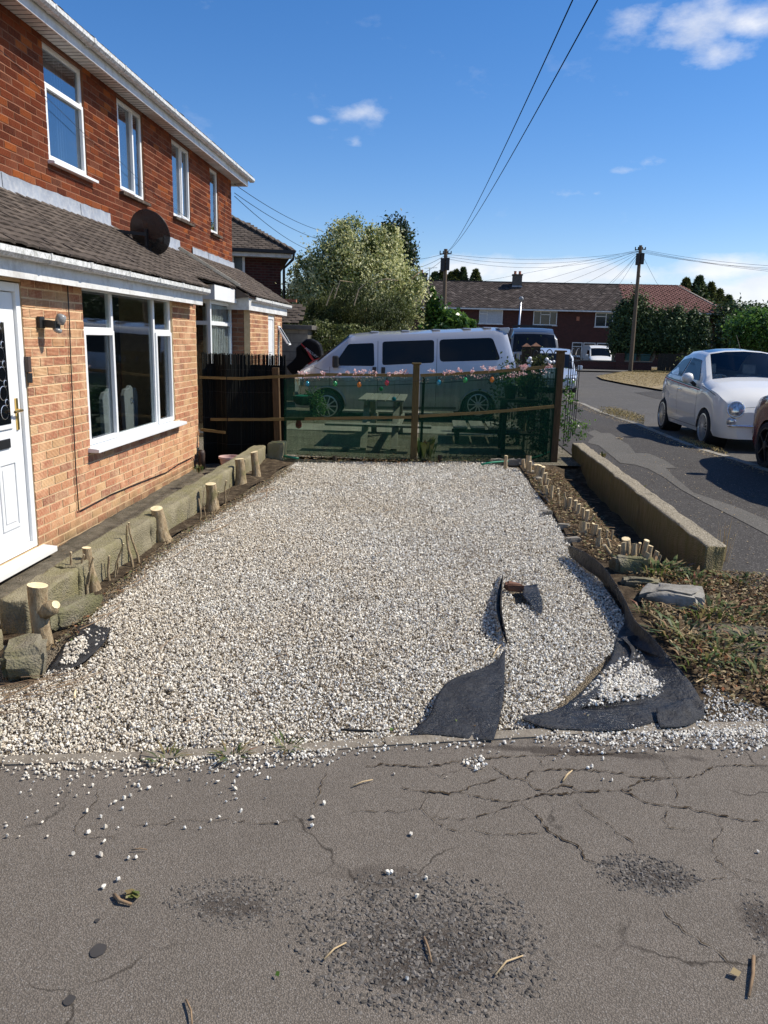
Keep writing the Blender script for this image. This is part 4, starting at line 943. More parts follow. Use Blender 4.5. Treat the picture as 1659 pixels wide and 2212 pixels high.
# upper eaves
mb = MB(); mb.box((XU + .001, 3, 4.555), (-3.86, 16.22, 4.57)); k = MB()
mb.box((-3.862, 3, 4.50), (-3.842, 16.24, 4.66)); mb.box((XU - .3, HY1 + .01, 4.555), (XU, 16.22, 4.57)); mb.box((-6, 16.22, 4.50), (-3.863, 16.24, 4.66)); mb.build('soffit', 'white_board', house)
mb = MB(); y = 3.1
while y < 16.2: mb.box((XU + .004, y, 4.552), (-3.865, y + .006, 4.556)); y += .10
mb.build('soffit_joint', 'black_plastic', house)
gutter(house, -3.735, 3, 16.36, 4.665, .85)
mb = MB(); mb.box((-3.842, 13.0, 4.54), (-3.835, 14.55, 4.60)); mb.build('fascia', 'white_plastic', house)
# roofs: real tiles
TM = {}
def tile_geo(mb, L=.158, W=.161, th=.019, o=None, rot=None, t=.5, cam_=.006):
    pr = [(-W / 2, 0), (0, cam_), (W / 2, 0)]; vs = []
    for s_ in (0, L):
        for (u_, h_) in pr: vs += [(u_, s_, h_ + th), (u_, s_, h_)]
    fs = [(0, 2, 8, 6), (2, 4, 10, 8), (1, 0, 6, 7), (4, 5, 11, 10), (0, 1, 3, 2), (2, 3, 5, 4)]
    if o is not None: vs = [Vector(o) + rot @ Vector(v) for v in vs]
    mb.add(vs, fs, t)
def roof_tiles(A, along, up, nrow, ncol_fn, mat, parent, objs=None, gauge=.10, W=.165, jit=1, L=.16, start=0):
    "A eave corner; along, up unit vectors; ncol_fn(row)->(u0,u1)"
    along = Vector(along).normalized(); up = Vector(up).normalized(); nrm = along.cross(up); nrm.normalize()
    if nrm.z < 0: nrm = -nrm
    base = Matrix((along, up, nrm)).transposed(); tilt = Matrix.Rotation(R(-5.2), 3, along)
    if (tilt @ up).dot(nrm) > 0: tilt = Matrix.Rotation(R(5.2), 3, along)
    out = []
    for r in range(nrow):
        u0, u1 = ncol_fn(r); off = (r % 2) * W / 2; k = int(math.floor(u0 / W)) - 1
        while True:
            u_ = k * W + off; k += 1
            if u_ > u1 + W * .3: break
            if u_ < u0 - W * .3: continue
            p = Vector(A) + along * u_ + up * (r * gauge + random.gauss(0, .004) * jit) + nrm * (.015 + abs(random.gauss(0, .0025)) * jit)
            m3 = tilt @ Matrix.Rotation(random.gauss(0, .018) * jit, 3, nrm) @ base
            m3 = Matrix.Rotation(random.gauss(0, .02) * jit, 3, up) @ m3
            out.append((p, m3, min(1, max(0, random.gauss(.5, .2)))))
    return out
TME = []
for i in range(8):
    mb = MB(); tile_geo(mb, t=(i + .5) / 8); me = mb.mesh('roof_tile'); me.materials.append(M('tile_old')); TME.append(me)
zb1, xe1 = 2.215, -2.955
up1 = Vector((XU - .02 - xe1, 0, 2.93 - zb1)); L1 = up1.length
T = roof_tiles((xe1, 0, zb1), (0, 1, 0), up1, int(L1 / .1), lambda r: (3.6, 10.22 - .2 * r * .1 / L1), 'tile_old', house)
T2 = roof_tiles((-3.30, 0, 2.385), (0, 1, 0), Vector((XU - .02 + 3.30, 0, .54)), 9, lambda r: (10.2, 12.95), 'tile_old', house)
T3 = roof_tiles((-3.07, 0, 2.275), (0, 1, 0), Vector((XU - .02 + 3.07, 0, .66)), 12, lambda r: (13.12, 16.55 - .0 * r), 'tile_old', house)
A4 = roof_tiles((-3.80, 0, 4.675), (0, 1, 0), Vector((-1, 0, .72)), 5, lambda r: (5.0, 16.4), 'tile_old', house, jit=1.6)
allt = T + T2 + T3
allt.sort(key=lambda q: (q[0] - Vector((0, 0, EYE))).length if q[0].y > 5.0 else 99)
for p, m3, t in allt[:300]:
    o = mesh_obj('roof_tile', TME[min(7, int(t * 8))], house, p); o.rotation_euler = m3.to_euler()
mb = MB()
for p, m3, t in allt[300:] + A4: tile_geo(mb, o=p, rot=m3, t=t)
o = mb.build('roof_tiles_far'.replace('_far', ''), 'tile_old', house); o['kind'] = 'stuff'
mb = MB()   # roof decks under the tiles
mb.add([(xe1 - .02, 3.4, zb1 - .01), (xe1 - .02, 10.25, zb1 - .01), (XU, 10.05, 2.90), (XU, 3.4, 2.90)], [(0, 1, 2, 3)]); mb.add([(xe1 - .02, 10.25, zb1 - .01), (XU, 10.25, 2.1), (XU, 10.05, 2.90)], [(0, 1, 2)])
mb.add([(-3.32, 10.1, 2.375), (-3.32, 13.0, 2.375), (XU, 13.0, 2.89), (XU, 10.05, 2.89)], [(0, 1, 2, 3)])
mb.add([(-3.08, 13.05, 2.265), (-3.08, 16.6, 2.265), (XU, 16.6, 2.89), (XU, 13.05, 2.88)], [(0, 1, 2, 3)]); mb.add([(-3.08, 13.05, 2.265), (XU, 13.05, 2.88), (XU, 13.05, 2.1)], [(0, 1, 2)])
mb.add([(-3.80, 3, 4.66), (-3.80, 16.42, 4.66), (-7.5, 16.42, 7.3), (-7.5, 3, 7.3)], [(0, 1, 2, 3)]); mb.add([(-3.80, 16.42, 4.66), (-7.5, 16.42, 7.3), (-11.2, 16.42, 4.66)], [(0, 1, 2)]); mb.add([(-11.2, 16.42, 4.66), (-7.5, 16.42, 7.3), (-7.5, 3, 7.3), (-11.2, 3, 4.66)], [(0, 1, 2, 3)])
mb.build('roof_deck', 'tile_old', house)
mb = MB(); mb.beam((-3.27, 13.12, 2.43), (XU + .02, 12.6, 2.95), .10, .06); mb.build('verge_strip', 'kerb_stone', house, bevel=.01)
def lead(y0, y1, z0=2.86):
    mb = MB(); y = y0; n = max(1, int((y1 - y0) / .75))
    for i in range(n):
        a = y0 + (y1 - y0) * i / n; b = y0 + (y1 - y0) * (i + 1) / n + (.03 if i < n - 1 else 0); o_ = .006 * (i % 2)
        vs = []; k = 7
        for j in range(k):
            y = a + (b - a) * j / (k - 1); w = .006 * math.sin(y * 17) + .004 * math.sin(y * 41)
            vs += [(XU + .014 + o_, y, z0 + .21 + w), (XU + .02 + o_, y, z0 + .08), (XU + .17 + o_, y, z0 - .035 + w)]
        mb.add(vs, [(3 * j + q, 3 * j + 3 + q, 3 * j + 4 + q, 3 * j + 1 + q) for j in range(k - 1) for q in (0, 1)])
    mb.build('lead_flashing', 'lead_flashing', house, True)
lead(3.4, 10.0); lead(11.95, 12.7); lead(13.35, 16.05, 2.84)
# things fixed to the wall
lt = thing('wall_lamp', 'small black outdoor wall lamp with a pale grey head beside the white door', 'lamp', (XP, 6.32, 1.70))
mb = MB(); mb.box((XP + .002, 6.17, 1.665), (XP + .03, 6.25, 1.755)); mb.build('wall_plate', 'black_plastic', lt, bevel=.004)
mb = MB(); mb.cbox((XP + .075, 6.26, 1.70), (.11, .10, .055), Matrix.Rotation(R(8), 3, 'Y')); mb.build('body', 'black_plastic', lt, bevel=.006)
mb = MB(); mb.lathe([(.02, -.045), (.036, -.035), (.04, 0), (.036, .03), (.02, .04)], (XP + .15, 6.27, 1.74), 14, Matrix.Rotation(R(20), 3, 'Y')); mb.build('lamp_head', 'lamp_lens', lt, True)
mb = MB(); mb.lathe([(.02, -.02), (.036, -.01), (.036, .012), (.02, .02)], (XP + .12, 6.265, 1.655), 12, Matrix.Rotation(R(30), 3, 'Y')); mb.build('sensor', 'lamp_lens', lt, True)
kb_ = thing('key_safe', 'small brown key box with a black flap beside the white door', 'box', (XP, 5.98, 1.3))
mb = MB(); mb.box((XP - .012, 5.955, 1.33), (XP + .025, 6.0, 1.45)); mb.build('body', 'brown_plastic', kb_, bevel=.004)
mb = MB(); mb.box((XP, 5.96, 1.25), (XP + .03, 5.995, 1.325)); mb.build('flap', 'black_plastic', kb_, bevel=.004)
cb = MB(); pts = [PX(x, y, XP + .012) for x, y in [(-40, 585), (0, 588), (60, 592), (120, 597), (138, 602), (146, 618), (150, 700), (153, 780), (158, 900), (164, 1020), (170, 1103), (178, 1101), (240, 1068), (300, 1043), (360, 1020), (385, 1003), (415, 988), (418, 992), (420, 1012)]]
cb.tube(pts, .005, 6); tag(cb.build('wall_cable', 'black_plastic', None, True), 'thin black cable pinned down and across the porch brickwork', 'cable')
cb = MB(); pts = [PX(x, y, XU + .008) for x, y in [(0, 108), (60, 160), (95, 205), (185, 292), (240, 340), (260, 350), (330, 415), (380, 452), (455, 510), (480, 522), (484, 515), (486, 430)]]
cb.tube(pts, .0028, 5); tag(cb.build('wall_wire', 'black_plastic', None), 'thin black wire sagging across the upper brick wall', 'wire')
# satellite dish
dc = PX(318, 505, -3.62); sd_ = thing('satellite_dish', 'round black mesh satellite dish on a black arm above the porch roof', 'satellite dish', (dc.x, dc.y, 2.75))
aim = Vector((.72, .30, .45)).normalized(); aim = Vector((.22, .88, .34)).normalized(); q = aim.to_track_quat('Z', 'Y').to_matrix()
mb = MB(); rr = .27
prof = [(0.001, 0), (.08, .005), (.16, .022), (.23, .046), (rr, .062), (rr + .008, .066), (rr, .068), (.22, .05), (.15, .028), (.07, .011), (.001, .006)]
mb.lathe(prof, dc, 30, q, close=False); mb.build('dish', 'dish_mesh', sd_, True)
mb = MB(); mb.beam(dc - aim * .03, (XU + .02, dc.y - .12, dc.z + .02), .04, .04); mb.box((XU + .001, dc.y - .2, dc.z - .07), (XU + .02, dc.y - .06, dc.z + .1)); mb.beam(dc - aim * .02 + Vector((0, 0, -.16)), dc - aim * .02 + Vector((0, 0, .06)), .05, .03, up=(1, 0, 0)); mb.build('arm', 'iron', sd_)
mb = MB(); e = dc + aim * .33 + Vector((0, 0, -.14)); mb.tube([dc + Vector((0, 0, -.2)) + aim * .02, e], .012, 6); mb.build('feed_arm', 'iron', sd_)
mb = MB(); mb.tube([e, e - aim * .09], .03, 10); mb.build('receiver', 'lamp_lens', sd_)

# ================================================================= low walls, stems, membranes, stones
def rough_block(name, mat, parent, corners_bottom, z0, z1, lip=0, sub=6, amp=.004, seed=0):
    "a cast block from 4 ground corners, gridded with a rough surface"
    import bmesh
    from mathutils import noise as NZ
    bm = bmesh.new(); c = [Vector((*p, 0)) for p in corners_bottom]
    lo = [bm.verts.new((p.x, p.y, z0 + gh(p.y))) for p in c]; hi = [bm.verts.new((p.x, p.y, z1 + gh(p.y))) for p in c]
    bm.faces.new(lo[::-1]); bm.faces.new(hi)
    for i in range(4): bm.faces.new((lo[i], lo[(i + 1) % 4], hi[(i + 1) % 4], hi[i]))
    bmesh.ops.recalc_face_normals(bm, faces=bm.faces)
    bmesh.ops.bevel(bm, geom=bm.edges[:], offset=.012, segments=1, affect='EDGES')
    L = max((c[i] - c[(i + 1) % 4]).length for i in range(4)); 
    bmesh.ops.subdivide_edges(bm, edges=[e for e in bm.edges if e.calc_length() > .12], cuts=sub, use_grid_fill=True)
    for v in bm.verts:
        q = v.co * 9 + Vector((seed, 0, 0)); v.co += Vector((NZ.noise(q), NZ.noise(q + Vector((7, 0, 0))), NZ.noise(q + Vector((0, 9, 0))))) * amp * 2 + Vector((NZ.noise(q * 4), NZ.noise(q * 4 + Vector((5, 5, 5))), NZ.noise(q * 4 + Vector((3, 8, 1))))) * amp
    o = ORG.get(parent.name, (0, 0, 0))
    for v in bm.verts: v.co -= Vector(o)
    me = bpy.data.meshes.new(name); bm.to_mesh(me); bm.free(); me.polygons.foreach_set('use_smooth', [True] * len(me.polygons)); me.set_sharp_from_angle(angle=R(50))
    ob = bpy.data.objects.new(name, me); COL.objects.link(ob); me.materials.append(M(mat)); ob.parent = parent; ORG[ob.name] = o
    return ob
rw = thing('low_garden_wall', 'low rough concrete wall with a crumbly pale top between the soil bed and the side pavement', 'wall', (2.06, 8.6, 0))
cut = [5.72, 7.62, 8.75, 9.9, 11.2]
wx = lambda y: 2.02 - (y - 5.8) * .0155
for i, (a, b) in enumerate(zip(cut[:-1], cut[1:])):
    a2 = a + .008; b2 = b - .008; t = .165; h = .205 + random.uniform(-.006, .006)
    rough_block('wall_block', 'wall_right_concrete', rw, [(wx(a2), a2), (wx(a2) + t, a2 + (.07 if not i else 0)), (wx(b2) + t, b2), (wx(b2), b2)], -.26, h, seed=i * 3, sub=9, amp=.006)
lw = thing('low_boundary_wall', 'low mossy concrete wall between the house path and the white gravel', 'wall', (-2.3, 7.0, -.2))
cl_ = [3.98, 4.62, 5.9, 7.3, 8.7, 10.18]
for i, (a, b) in enumerate(zip(cl_[:-1], cl_[1:])):
    x0 = -2.20; w = .17; tz = .205
    if i == 0: tz = .19
    rough_block('wall_block', 'wall_left_concrete', lw, [(x0 - w, a + .006), (x0, a + .006), (x0, b - .006), (x0 - w, b - .006)], -.25, tz - (a - 4) * .008, seed=20 + i, sub=8, amp=.007)
rough_block('coping', 'wall_left_concrete', lw, [(-2.46, 2.4), (-2.26, 2.4), (-2.24, 3.8), (-2.46, 3.8)], -.25, .12, seed=31, sub=6, amp=.012)
bl = thing('concrete_block', 'square concrete block at the far end of the mossy wall below the left post', 'block', (-2.05, 10.35, .07))
rough_block('block_body', 'wall_left_concrete', bl, [(-2.19, 10.16), (-1.98, 10.16), (-1.98, 10.42), (-2.19, 10.42)], -.1, .20, seed=41, sub=4, amp=.006)

def rock(name, label, cat, px, z, size, mat='rock', seed=0, rz=0, group=None, sink=.25, world=None, flat_=.0):
    import bmesh
    from mathutils import noise as NZ
    p = world or G(*px); bm = bmesh.new(); bmesh.ops.create_cube(bm, size=1.0)
    bmesh.ops.bevel(bm, geom=bm.edges[:], offset=.13, segments=2, affect='EDGES'); bmesh.ops.subdivide_edges(bm, edges=bm.edges[:], cuts=2, use_grid_fill=True)
    rot = Matrix.Rotation(rz, 3, 'Z')
    for v in bm.verts:
        q = v.co * 1.6 + Vector((seed, seed * 2, 0)); c = v.co + Vector((NZ.noise(q), NZ.noise(q + Vector((9, 1, 0))), NZ.noise(q + Vector((1, 9, 4))))) * .22 + Vector((NZ.noise(q * 4), NZ.noise(q * 4 + Vector((9, 1, 0))), NZ.noise(q * 4 + Vector((3, 3, 3))))) * .05
        c = Vector((c.x * size[0], c.y * size[1], (c.z + .5 - sink) * size[2])); v.co = rot @ c
    me = bpy.data.meshes.new(name); bm.to_mesh(me); bm.free(); me.polygons.foreach_set('use_smooth', [True] * len(me.polygons)); me.set_sharp_from_angle(angle=R(45))
    ob = bpy.data.objects.new(name, me); COL.objects.link(ob); me.materials.append(M(mat)); ob.location = (p.x, p.y, p.z + z); tag(ob, label, cat, group); return ob
rock('boulder', 'rough mossy stone lying nearest the camera at the left edge of the gravel', 'stone', (52, 1440), 0, (.19, .26, .17), seed=1.3, rz=.5)
rock('stone_slab', 'long mossy stone leaning by the thickest stump', 'stone', (150, 1335), 0, (.15, .42, .13), seed=4.1, rz=-.25)
rock('stone_slab', 'square mossy stone standing below the cut stems at the near end of the soil bed', 'stone', (1358, 1232), .0, (.23, .12, .13), seed=7, rz=-.12)
rock('stone_slab', 'flat stone step just in front of the square mossy stone', 'stone', (1385, 1262), -.02, (.24, .16, .09), seed=9, rz=-.2)
rock('stone_slab', 'broad pale flat stone among the weeds at the right', 'stone', (1455, 1296), -.02, (.36, .27, .11), seed=2.2, rz=-.35, sink=.05, mat='kerb_stone')
for i, (x, y, sx, sy) in enumerate([(1218, 1138, .11, .07), (1238, 1168, .13, .08), (1182, 1108, .08, .07), (1160, 1035, .12, .08), (1148, 1022, .1, .09)]):
    rock('flat_stone', ['small flat stone at the gravel edge below the thick cut stem', 'wider flat stone at the gravel edge before the membrane', 'narrow flat stone half buried at the gravel edge', 'pointed grey stone among the far cut stems', 'grey stone lowest among the far cut stems'][i], 'stone', (x, y), -.01, (sx, sy, .05), 'concrete_block', seed=20 + i, rz=.3 * i)
for i, (x, w) in enumerate([(1072, .20), (1100, .30), (1133, .27)]):
    p = G(x, 1006 + i * 1.2)
    rock('edging_stone', ['left block of the short row of edging stones by the green hose', 'middle block of the short row of edging stones by the green hose', 'right block of the short row of edging stones by the green hose'][i], 'stone', (x, 1002), .0, (w * .8, .08, .09), 'concrete_block', seed=31 + i, rz=.05, group='edging stones by the hose')
rock('brick', 'loose red brick lying on the gravel by a scrap of membrane', 'brick', (1110, 1275), .005, (.115, .075, .05), 'rust', seed=50, rz=-.05, sink=.1)
for i, (x, y, w, h, sd_) in enumerate([(1590, 1370, .5, .22, 3), (1640, 1410, .3, .2, 5)]):
    rock('earth_slab', ['dusty paving slab sunk in the weeds at the right edge', 'smaller dusty slab nearer the camera at the right edge'][i], 'slab', (x, y), -.02, (w, h, .06), 'path_dirt', seed=60 + sd_, rz=.1)

# --- cut stems
STEM_LABEL = 'short pale cut hedge stem standing in the soil bed beside the low rough wall'
def stem(name, label, cat, top, base, r0, r1, group=None, mat='bark_pale', slant=.25, n=9, seg=4, wob=.03):
    t = thing(name, label, cat, tuple(base), group)
    top = Vector(top); base = Vector(base); L = (top - base).length; d = (top - base).normalized(); pts = []; rs = []
    b0 = base - Vector((0, 0, .04)); ph = random.uniform(0, 6)
    for i in range(seg + 1):
        f = i / seg; p = b0.lerp(top, f) + Vector((math.sin(f * 3 + ph), math.cos(f * 2.5 + ph), 0)) * wob * L * math.sin(f * 3.14)
        pts.append(p); rs.append(r0 * (1.0 + .35 * (1 - f) ** 3) * (1 - f) + r1 * f)
    mb = MB(); mb.tube(pts, rs, n, False); v = mb.v; k = len(v) - n
    sd = Vector((random.uniform(-1, 1), random.uniform(-1, 1), 0)) * slant
    for j in range(len(v)):
        p = Vector(v[j]); i = j // n
        if i == seg: p += d * ((p - top).dot(sd)); 
        c_ = pts[i]; p = c_ + (p - c_) * (1 + random.uniform(-.07, .07) if i < seg else 1)
        v[j] = tuple(p)
    mb.build('bark', mat, t, True)
    cf = MB(); ring = [Vector(q) for q in v[k:]]; c_ = sum(ring, Vector()) / n; cf.add(ring + [c_ + d * .0015], [(j, (j + 1) % n, n) for j in range(n)]); cf.build('cut_face', 'cut_wood', t)
    return t
zS = lambda X, Y: (X * .2778, 921.6 + Y * .2778)
def Lstem(lab, top, base, w0, w1, name='tree_stump', cat='stump', group='cut shrub stumps along the mossy low wall', mat='bark', dy=0.0, **k):
    b = G(*base); t = PY(top[0], top[1], b.y + dy); s = b.y / 1700
    return stem(name, lab, cat, t, b, w0 * s * .5, w1 * s * .5, group, mat, **k)
S1 = Lstem('thickest tree stump with a sawn side knot, nearest the camera on the left', (81, 1264), (96, 1385), 33, 46, n=14, seg=7, slant=.15)
b = G(96, 1385); kn_ = PY(112, 1310, b.y); mb = MB(); mb.tube([kn_ - Vector((.05, 0, .03)), kn_ + Vector((.012, -.01, .0)), kn_ + Vector((.03, -.016, .016))], [.05, .042, .024], 9); mb.build('side_knot', 'bark', S1, True)
mb = MB(); mb.tube([kn_ + Vector((.029, -.0158, .0155)), kn_ + Vector((.033, -.018, .019))], [.0235, .0235], 9); mb.build('cut_face', 'cut_wood', S1)
Lstem('slender leaning stump behind a spray of thin cut shoots', (187, 1183), (206, 1270), 25, 20, n=10)
Lstem('stout flared stump standing against the middle of the mossy wall', (338, 1098), (355, 1163), 32, 27, n=12, seg=5)
Lstem('fourth large stump along the mossy wall, beyond the flared one', (455, 1045), (461, 1099), 26, 24, n=11)
Lstem('stump beyond among bare twigs near the far end of the mossy wall', (517, 991), (520, 1043), 22, 20, n=10)
Lstem('farthest stump, just before the square concrete block', (549, 976), (554, 1025), 17, 16, n=10)
for t_, b_, w in [((552, 975), (590, 1300), 24), ((655, 995), (600, 1290), 22), ((725, 1015), (640, 1290), 20), ((695, 1130), (665, 1290), 24), ((485, 1185), (490, 1410), 18), ((500, 1250), (505, 1400), 14), ((848, 1005), (855, 1195), 26), ((960, 910), (885, 1170), 16), ((925, 990), (890, 1150), 16), ((990, 765), (1030, 1075), 24), ((1002, 745), (1080, 1040), 20), ((1545, 560), (1555, 700), 16), ((1660, 520), (1640, 640), 12), ((1590, 470), (1600, 690), 9), ((1700, 505), (1690, 640), 12), ((1760, 420), (1740, 600), 16), ((1790, 440), (1750, 590), 10), ((1300, 830), (1180, 760), 8), ((800, 1030), (795, 1180), 10), ((700, 1190), (640, 1150), 9), ((420, 1180), (470, 1330), 10)]:
    Lstem('thin cut shoot sprouting beside the stumps along the mossy wall', zS(*t_), zS(*b_), w * .2778, w * .2778 * .8, 'cut_shoot', 'shoot', 'thin cut shoots along the mossy wall', 'bark', n=6, wob=.06)
zR = lambda X, Y: (1065.6 + X * .2257, 950.4 + Y * .2257)
for (tx, ty, bx, by, w) in [(125, 150, 115, 270, 30), (285, 185, 300, 270, 28), (340, 150, 340, 290, 45), (355, 205, 355, 320, 25), (410, 235, 420, 330, 40), (445, 240, 425, 370, 40), (480, 255, 455, 370, 35), (500, 315, 490, 420, 35), (455, 365, 465, 430, 25), (525, 370, 510, 440, 22), (495, 437, 520, 535, 42), (560, 437, 545, 540, 38), (555, 485, 555, 560, 22), (622, 462, 625, 520, 22), (625, 515, 640, 620, 14), (682, 500, 685, 560, 18), (688, 550, 690, 650, 30), (737, 552, 728, 655, 36), (790, 577, 775, 670, 34), (822, 612, 805, 710, 34), (862, 648, 862, 750, 30), (903, 672, 885, 780, 38), (965, 708, 905, 780, 16), (858, 782, 865, 895, 66), (908, 795, 900, 850, 30), (985, 808, 970, 920, 48), (960, 800, 945, 900, 30), (1020, 848, 1000, 930, 32), (1018, 918, 1005, 1020, 36), (990, 940, 985, 1020, 24), (1035, 945, 1030, 1010, 26), (1093, 862, 1075, 940, 24), (1145, 862, 1125, 945, 18), (1090, 945, 1125, 1030, 30), (1060, 1005, 1150, 1090, 36), (1270, 945, 1285, 1120, 75), (1248, 980, 1235, 1130, 45), (1210, 1010, 1200, 1090, 28), (1350, 992, 1340, 1140, 52), (1405, 985, 1375, 1120, 26), (1470, 960, 1420, 1130, 50), (1500, 1010, 1470, 1120, 62), (1480, 1080, 1430, 1200, 62), (1570, 1065, 1530, 1180, 44), (1600, 1100, 1555, 1180, 30)]:
    lab = STEM_LABEL if w < 60 else {66: 'thick pale cut stem at the gravel edge of the soil bed, above the black membrane', 75: 'tall thick cut stem with a slanting top just behind the square mossy stone', 62: 'thick leaning cut stem at the near right end of the row'}[w]
    if w == 62 and by > 1150: lab = 'thick leaning cut stem nearest the camera, low beside the square mossy stone'
    b_ = G(*zR(bx, by)); s = b_.y / 1700 * .2257 * .5; t_ = PY(*zR(tx, ty), b_.y)
    stem('hedge_stump', lab, 'stump', t_, b_, w * s * 1.15, w * s * 1.1, 'cut hedge stems along the right bed', 'bark_pale', n=8, seg=3, slant=.3)

# --- black membrane
def ribbon(A, B, nu, nv, amp=.006, z=None, seed=0, sag=0, zp=1):
    "sheet lofted between two 3D polylines"
    from mathutils import noise as NZ
    def res(L, n):
        L = [Vector(p) for p in L]; d = [0]
        for a, b in zip(L[:-1], L[1:]): d.append(d[-1] + (b - a).length)
        out = []
        for i in range(n + 1):
            s = d[-1] * i / n; k = 0
            while k < len(d) - 2 and d[k + 1] < s: k += 1
            f = (s - d[k]) / max(1e-9, d[k + 1] - d[k])
            P0 = L[max(0, k - 1)]; P1 = L[k]; P2 = L[k + 1]; P3 = L[min(len(L) - 1, k + 2)]
            out.append(.5 * ((2 * P1) + (P2 - P0) * f + (2 * P0 - 5 * P1 + 4 * P2 - P3) * f * f + (3 * P1 - P0 - 3 * P2 + P3) * f ** 3))
        return out
    a = res(A, nu); b = res(B, nu); vs = []
    for i in range(nu + 1):
        for j in range(nv + 1):
            f = j / nv; p = a[i].lerp(b[i], f); p.z = a[i].z + (b[i].z - a[i].z) * f ** zp; q = p * 14 + Vector((seed, 0, 0)); e = math.sin(f * math.pi) ** .5
            p = p + Vector((NZ.noise(q) * .4, NZ.noise(q + Vector((3, 3, 3))) * .4, (NZ.noise(q * .6 + Vector((9, 9, 9))) + .5 * NZ.noise(q * 1.8)))) * amp * (0.35 + e) + Vector((0, 0, NZ.noise(q * 3.1) * amp * .35))
            p.z += sag * math.sin(f * math.pi); vs.append(p)
    fs = [(i * (nv + 1) + j, (i + 1) * (nv + 1) + j, (i + 1) * (nv + 1) + j + 1, i * (nv + 1) + j + 1) for i in range(nu) for j in range(nv)]
    return vs, fs
def sheet(name, label, strips, thick=.0015):
    mb = MB()
    for s in strips: mb.add(*s)
    o = mb.build(name, 'membrane', None, True); m_ = o.modifiers.new('thick', 'SOLIDIFY'); m_.thickness = thick; m_.offset = 0
    tag(o, label, 'membrane', 'scraps of black weed membrane'); return o
def g3(l, z): return [G(x, y, (z[i] if isinstance(z, (list, tuple)) else z)) for i, (x, y) in enumerate(l)]
sheet('weed_membrane', 'flat grey-black sheet of membrane lying over the middle of the gravel by the edging', [
    ribbon(g3([(1060, 1438), (1015, 1452), (972, 1470), (945, 1500), (925, 1548), (882, 1583)], [.012, .02, .03, .03, .022, .012]),
           g3([(1092, 1402), (1090, 1450), (1089, 1490), (1082, 1540), (1074, 1575), (1066, 1600)], [.045, .028, .03, .03, .022, .01]), 26, 22, .007, seed=3)])
sheet('weed_membrane', 'narrow upright fin of membrane curling out of the gravel above the flat sheet', [
    ribbon(g3([(1087, 1236), (1083, 1275), (1080, 1310), (1085, 1350), (1094, 1390)], .0), [G(1087, 1236, .03), G(1085, 1275, .10), G(1084, 1310, .12), G(1089, 1350, .08), G(1097, 1390, .03)], 20, 5, .012, seed=8),
    ribbon(g3([(1087, 1236), (1076, 1275), (1072, 1310), (1080, 1350), (1094, 1390)], .012), g3([(1087, 1236), (1083, 1275), (1080, 1310), (1085, 1350), (1094, 1390)], .002), 20, 3, .004, seed=9)])
sheet('weed_membrane', 'small square scrap of membrane beside the loose brick', [ribbon(g3([(1126, 1266), (1132, 1290), (1150, 1310), (1168, 1328)], .016), g3([(1160, 1262), (1166, 1280), (1172, 1300), (1172, 1322)], .018), 10, 8, .008, seed=12)])
ridge = [(1228, 1178, .02, .09), (1262, 1192, .0, .12), (1305, 1226, .0, .13), (1345, 1286, .0, .12), (1372, 1340, .0, .11), (1410, 1378, .0, .10), (1450, 1425, .0, .085), (1492, 1475, .0, .07), (1514, 1512, .0, .05), (1519, 1530, .0, .03)]
inner = [(1243, 1206), (1276, 1232), (1318, 1262), (1338, 1300), (1350, 1352), (1345, 1400), (1390, 1430), (1440, 1462), (1478, 1500), (1490, 1528)]
sheet('weed_membrane', 'large glossy black membrane bordering the right side of the gravel with its edge standing up', [
    ribbon(g3([(1230, 1200), (1265, 1229), (1312, 1260), (1342, 1300), (1350, 1352), (1348, 1385)], .012), [G(x, y, h) for x, y, z, h in ridge[:7]], 40, 8, .014, seed=21, zp=1.6),
    ribbon(g3([(1352, 1340), (1332, 1378), (1318, 1425), (1280, 1470), (1228, 1518), (1180, 1548)], [.012, .012, .006, .006, .006, .006]), [G(x, y, h) for x, y, z, h in ridge[4:]], 40, 20, .010, seed=22, zp=5),
    ribbon([G(x, y, h) for x, y, z, h in ridge], [G(x, y, h) + Vector((.03, .012, -h - .01)) for x, y, z, h in ridge], 44, 4, .008, seed=27),
    ribbon(g3([(1340, 1375), (1362, 1400), (1358, 1425), (1325, 1455), (1280, 1490), (1230, 1520), (1160, 1545)], [.04, .03, .03, .03, .028, .022, .014]), g3([(1375, 1372), (1385, 1392), (1378, 1420), (1345, 1462), (1290, 1510), (1250, 1535), (1200, 1556)], [.05, .014, .012, .012, .012, .012, .012]), 30, 8, .012, seed=23, sag=.006),
    ribbon(g3([(1130, 1546), (1190, 1538), (1270, 1532), (1350, 1524), (1420, 1510), (1480, 1495), (1518, 1515)], [.010, .012, .014, .014, .014, .02, .03]), g3([(1128, 1555), (1180, 1572), (1250, 1577), (1335, 1578), (1420, 1560), (1490, 1545), (1521, 1532)], [.012, .018, .016, .018, .016, .018, .014]), 44, 10, .011, seed=24, sag=.010),
    ribbon(g3([(1418, 1528), (1450, 1520), (1490, 1508), (1520, 1520)], [.05, .045, .045, .04]), g3([(1424, 1572), (1450, 1572), (1490, 1566), (1521, 1548)], [.02, .02, .02, .015]), 16, 8, .012, seed=25, sag=.006)])
sheet('weed_membrane', 'torn scrap of membrane beside the mossy stone at the left edge of the gravel', [ribbon(g3([(170, 1345), (140, 1395), (110, 1440), (100, 1458)], [.0, .004, .006, .0]), g3([(238, 1356), (225, 1388), (180, 1430), (120, 1462)], [.006, .01, .01, .002]), 18, 10, .010, seed=31)])
sheet('weed_membrane', 'tiny dark corner of membrane showing at the right rim of the gravel', [ribbon(g3([(1160, 1055), (1172, 1072)], .012), g3([(1178, 1063), (1186, 1086)], .014), 8, 6, .01, seed=33)])
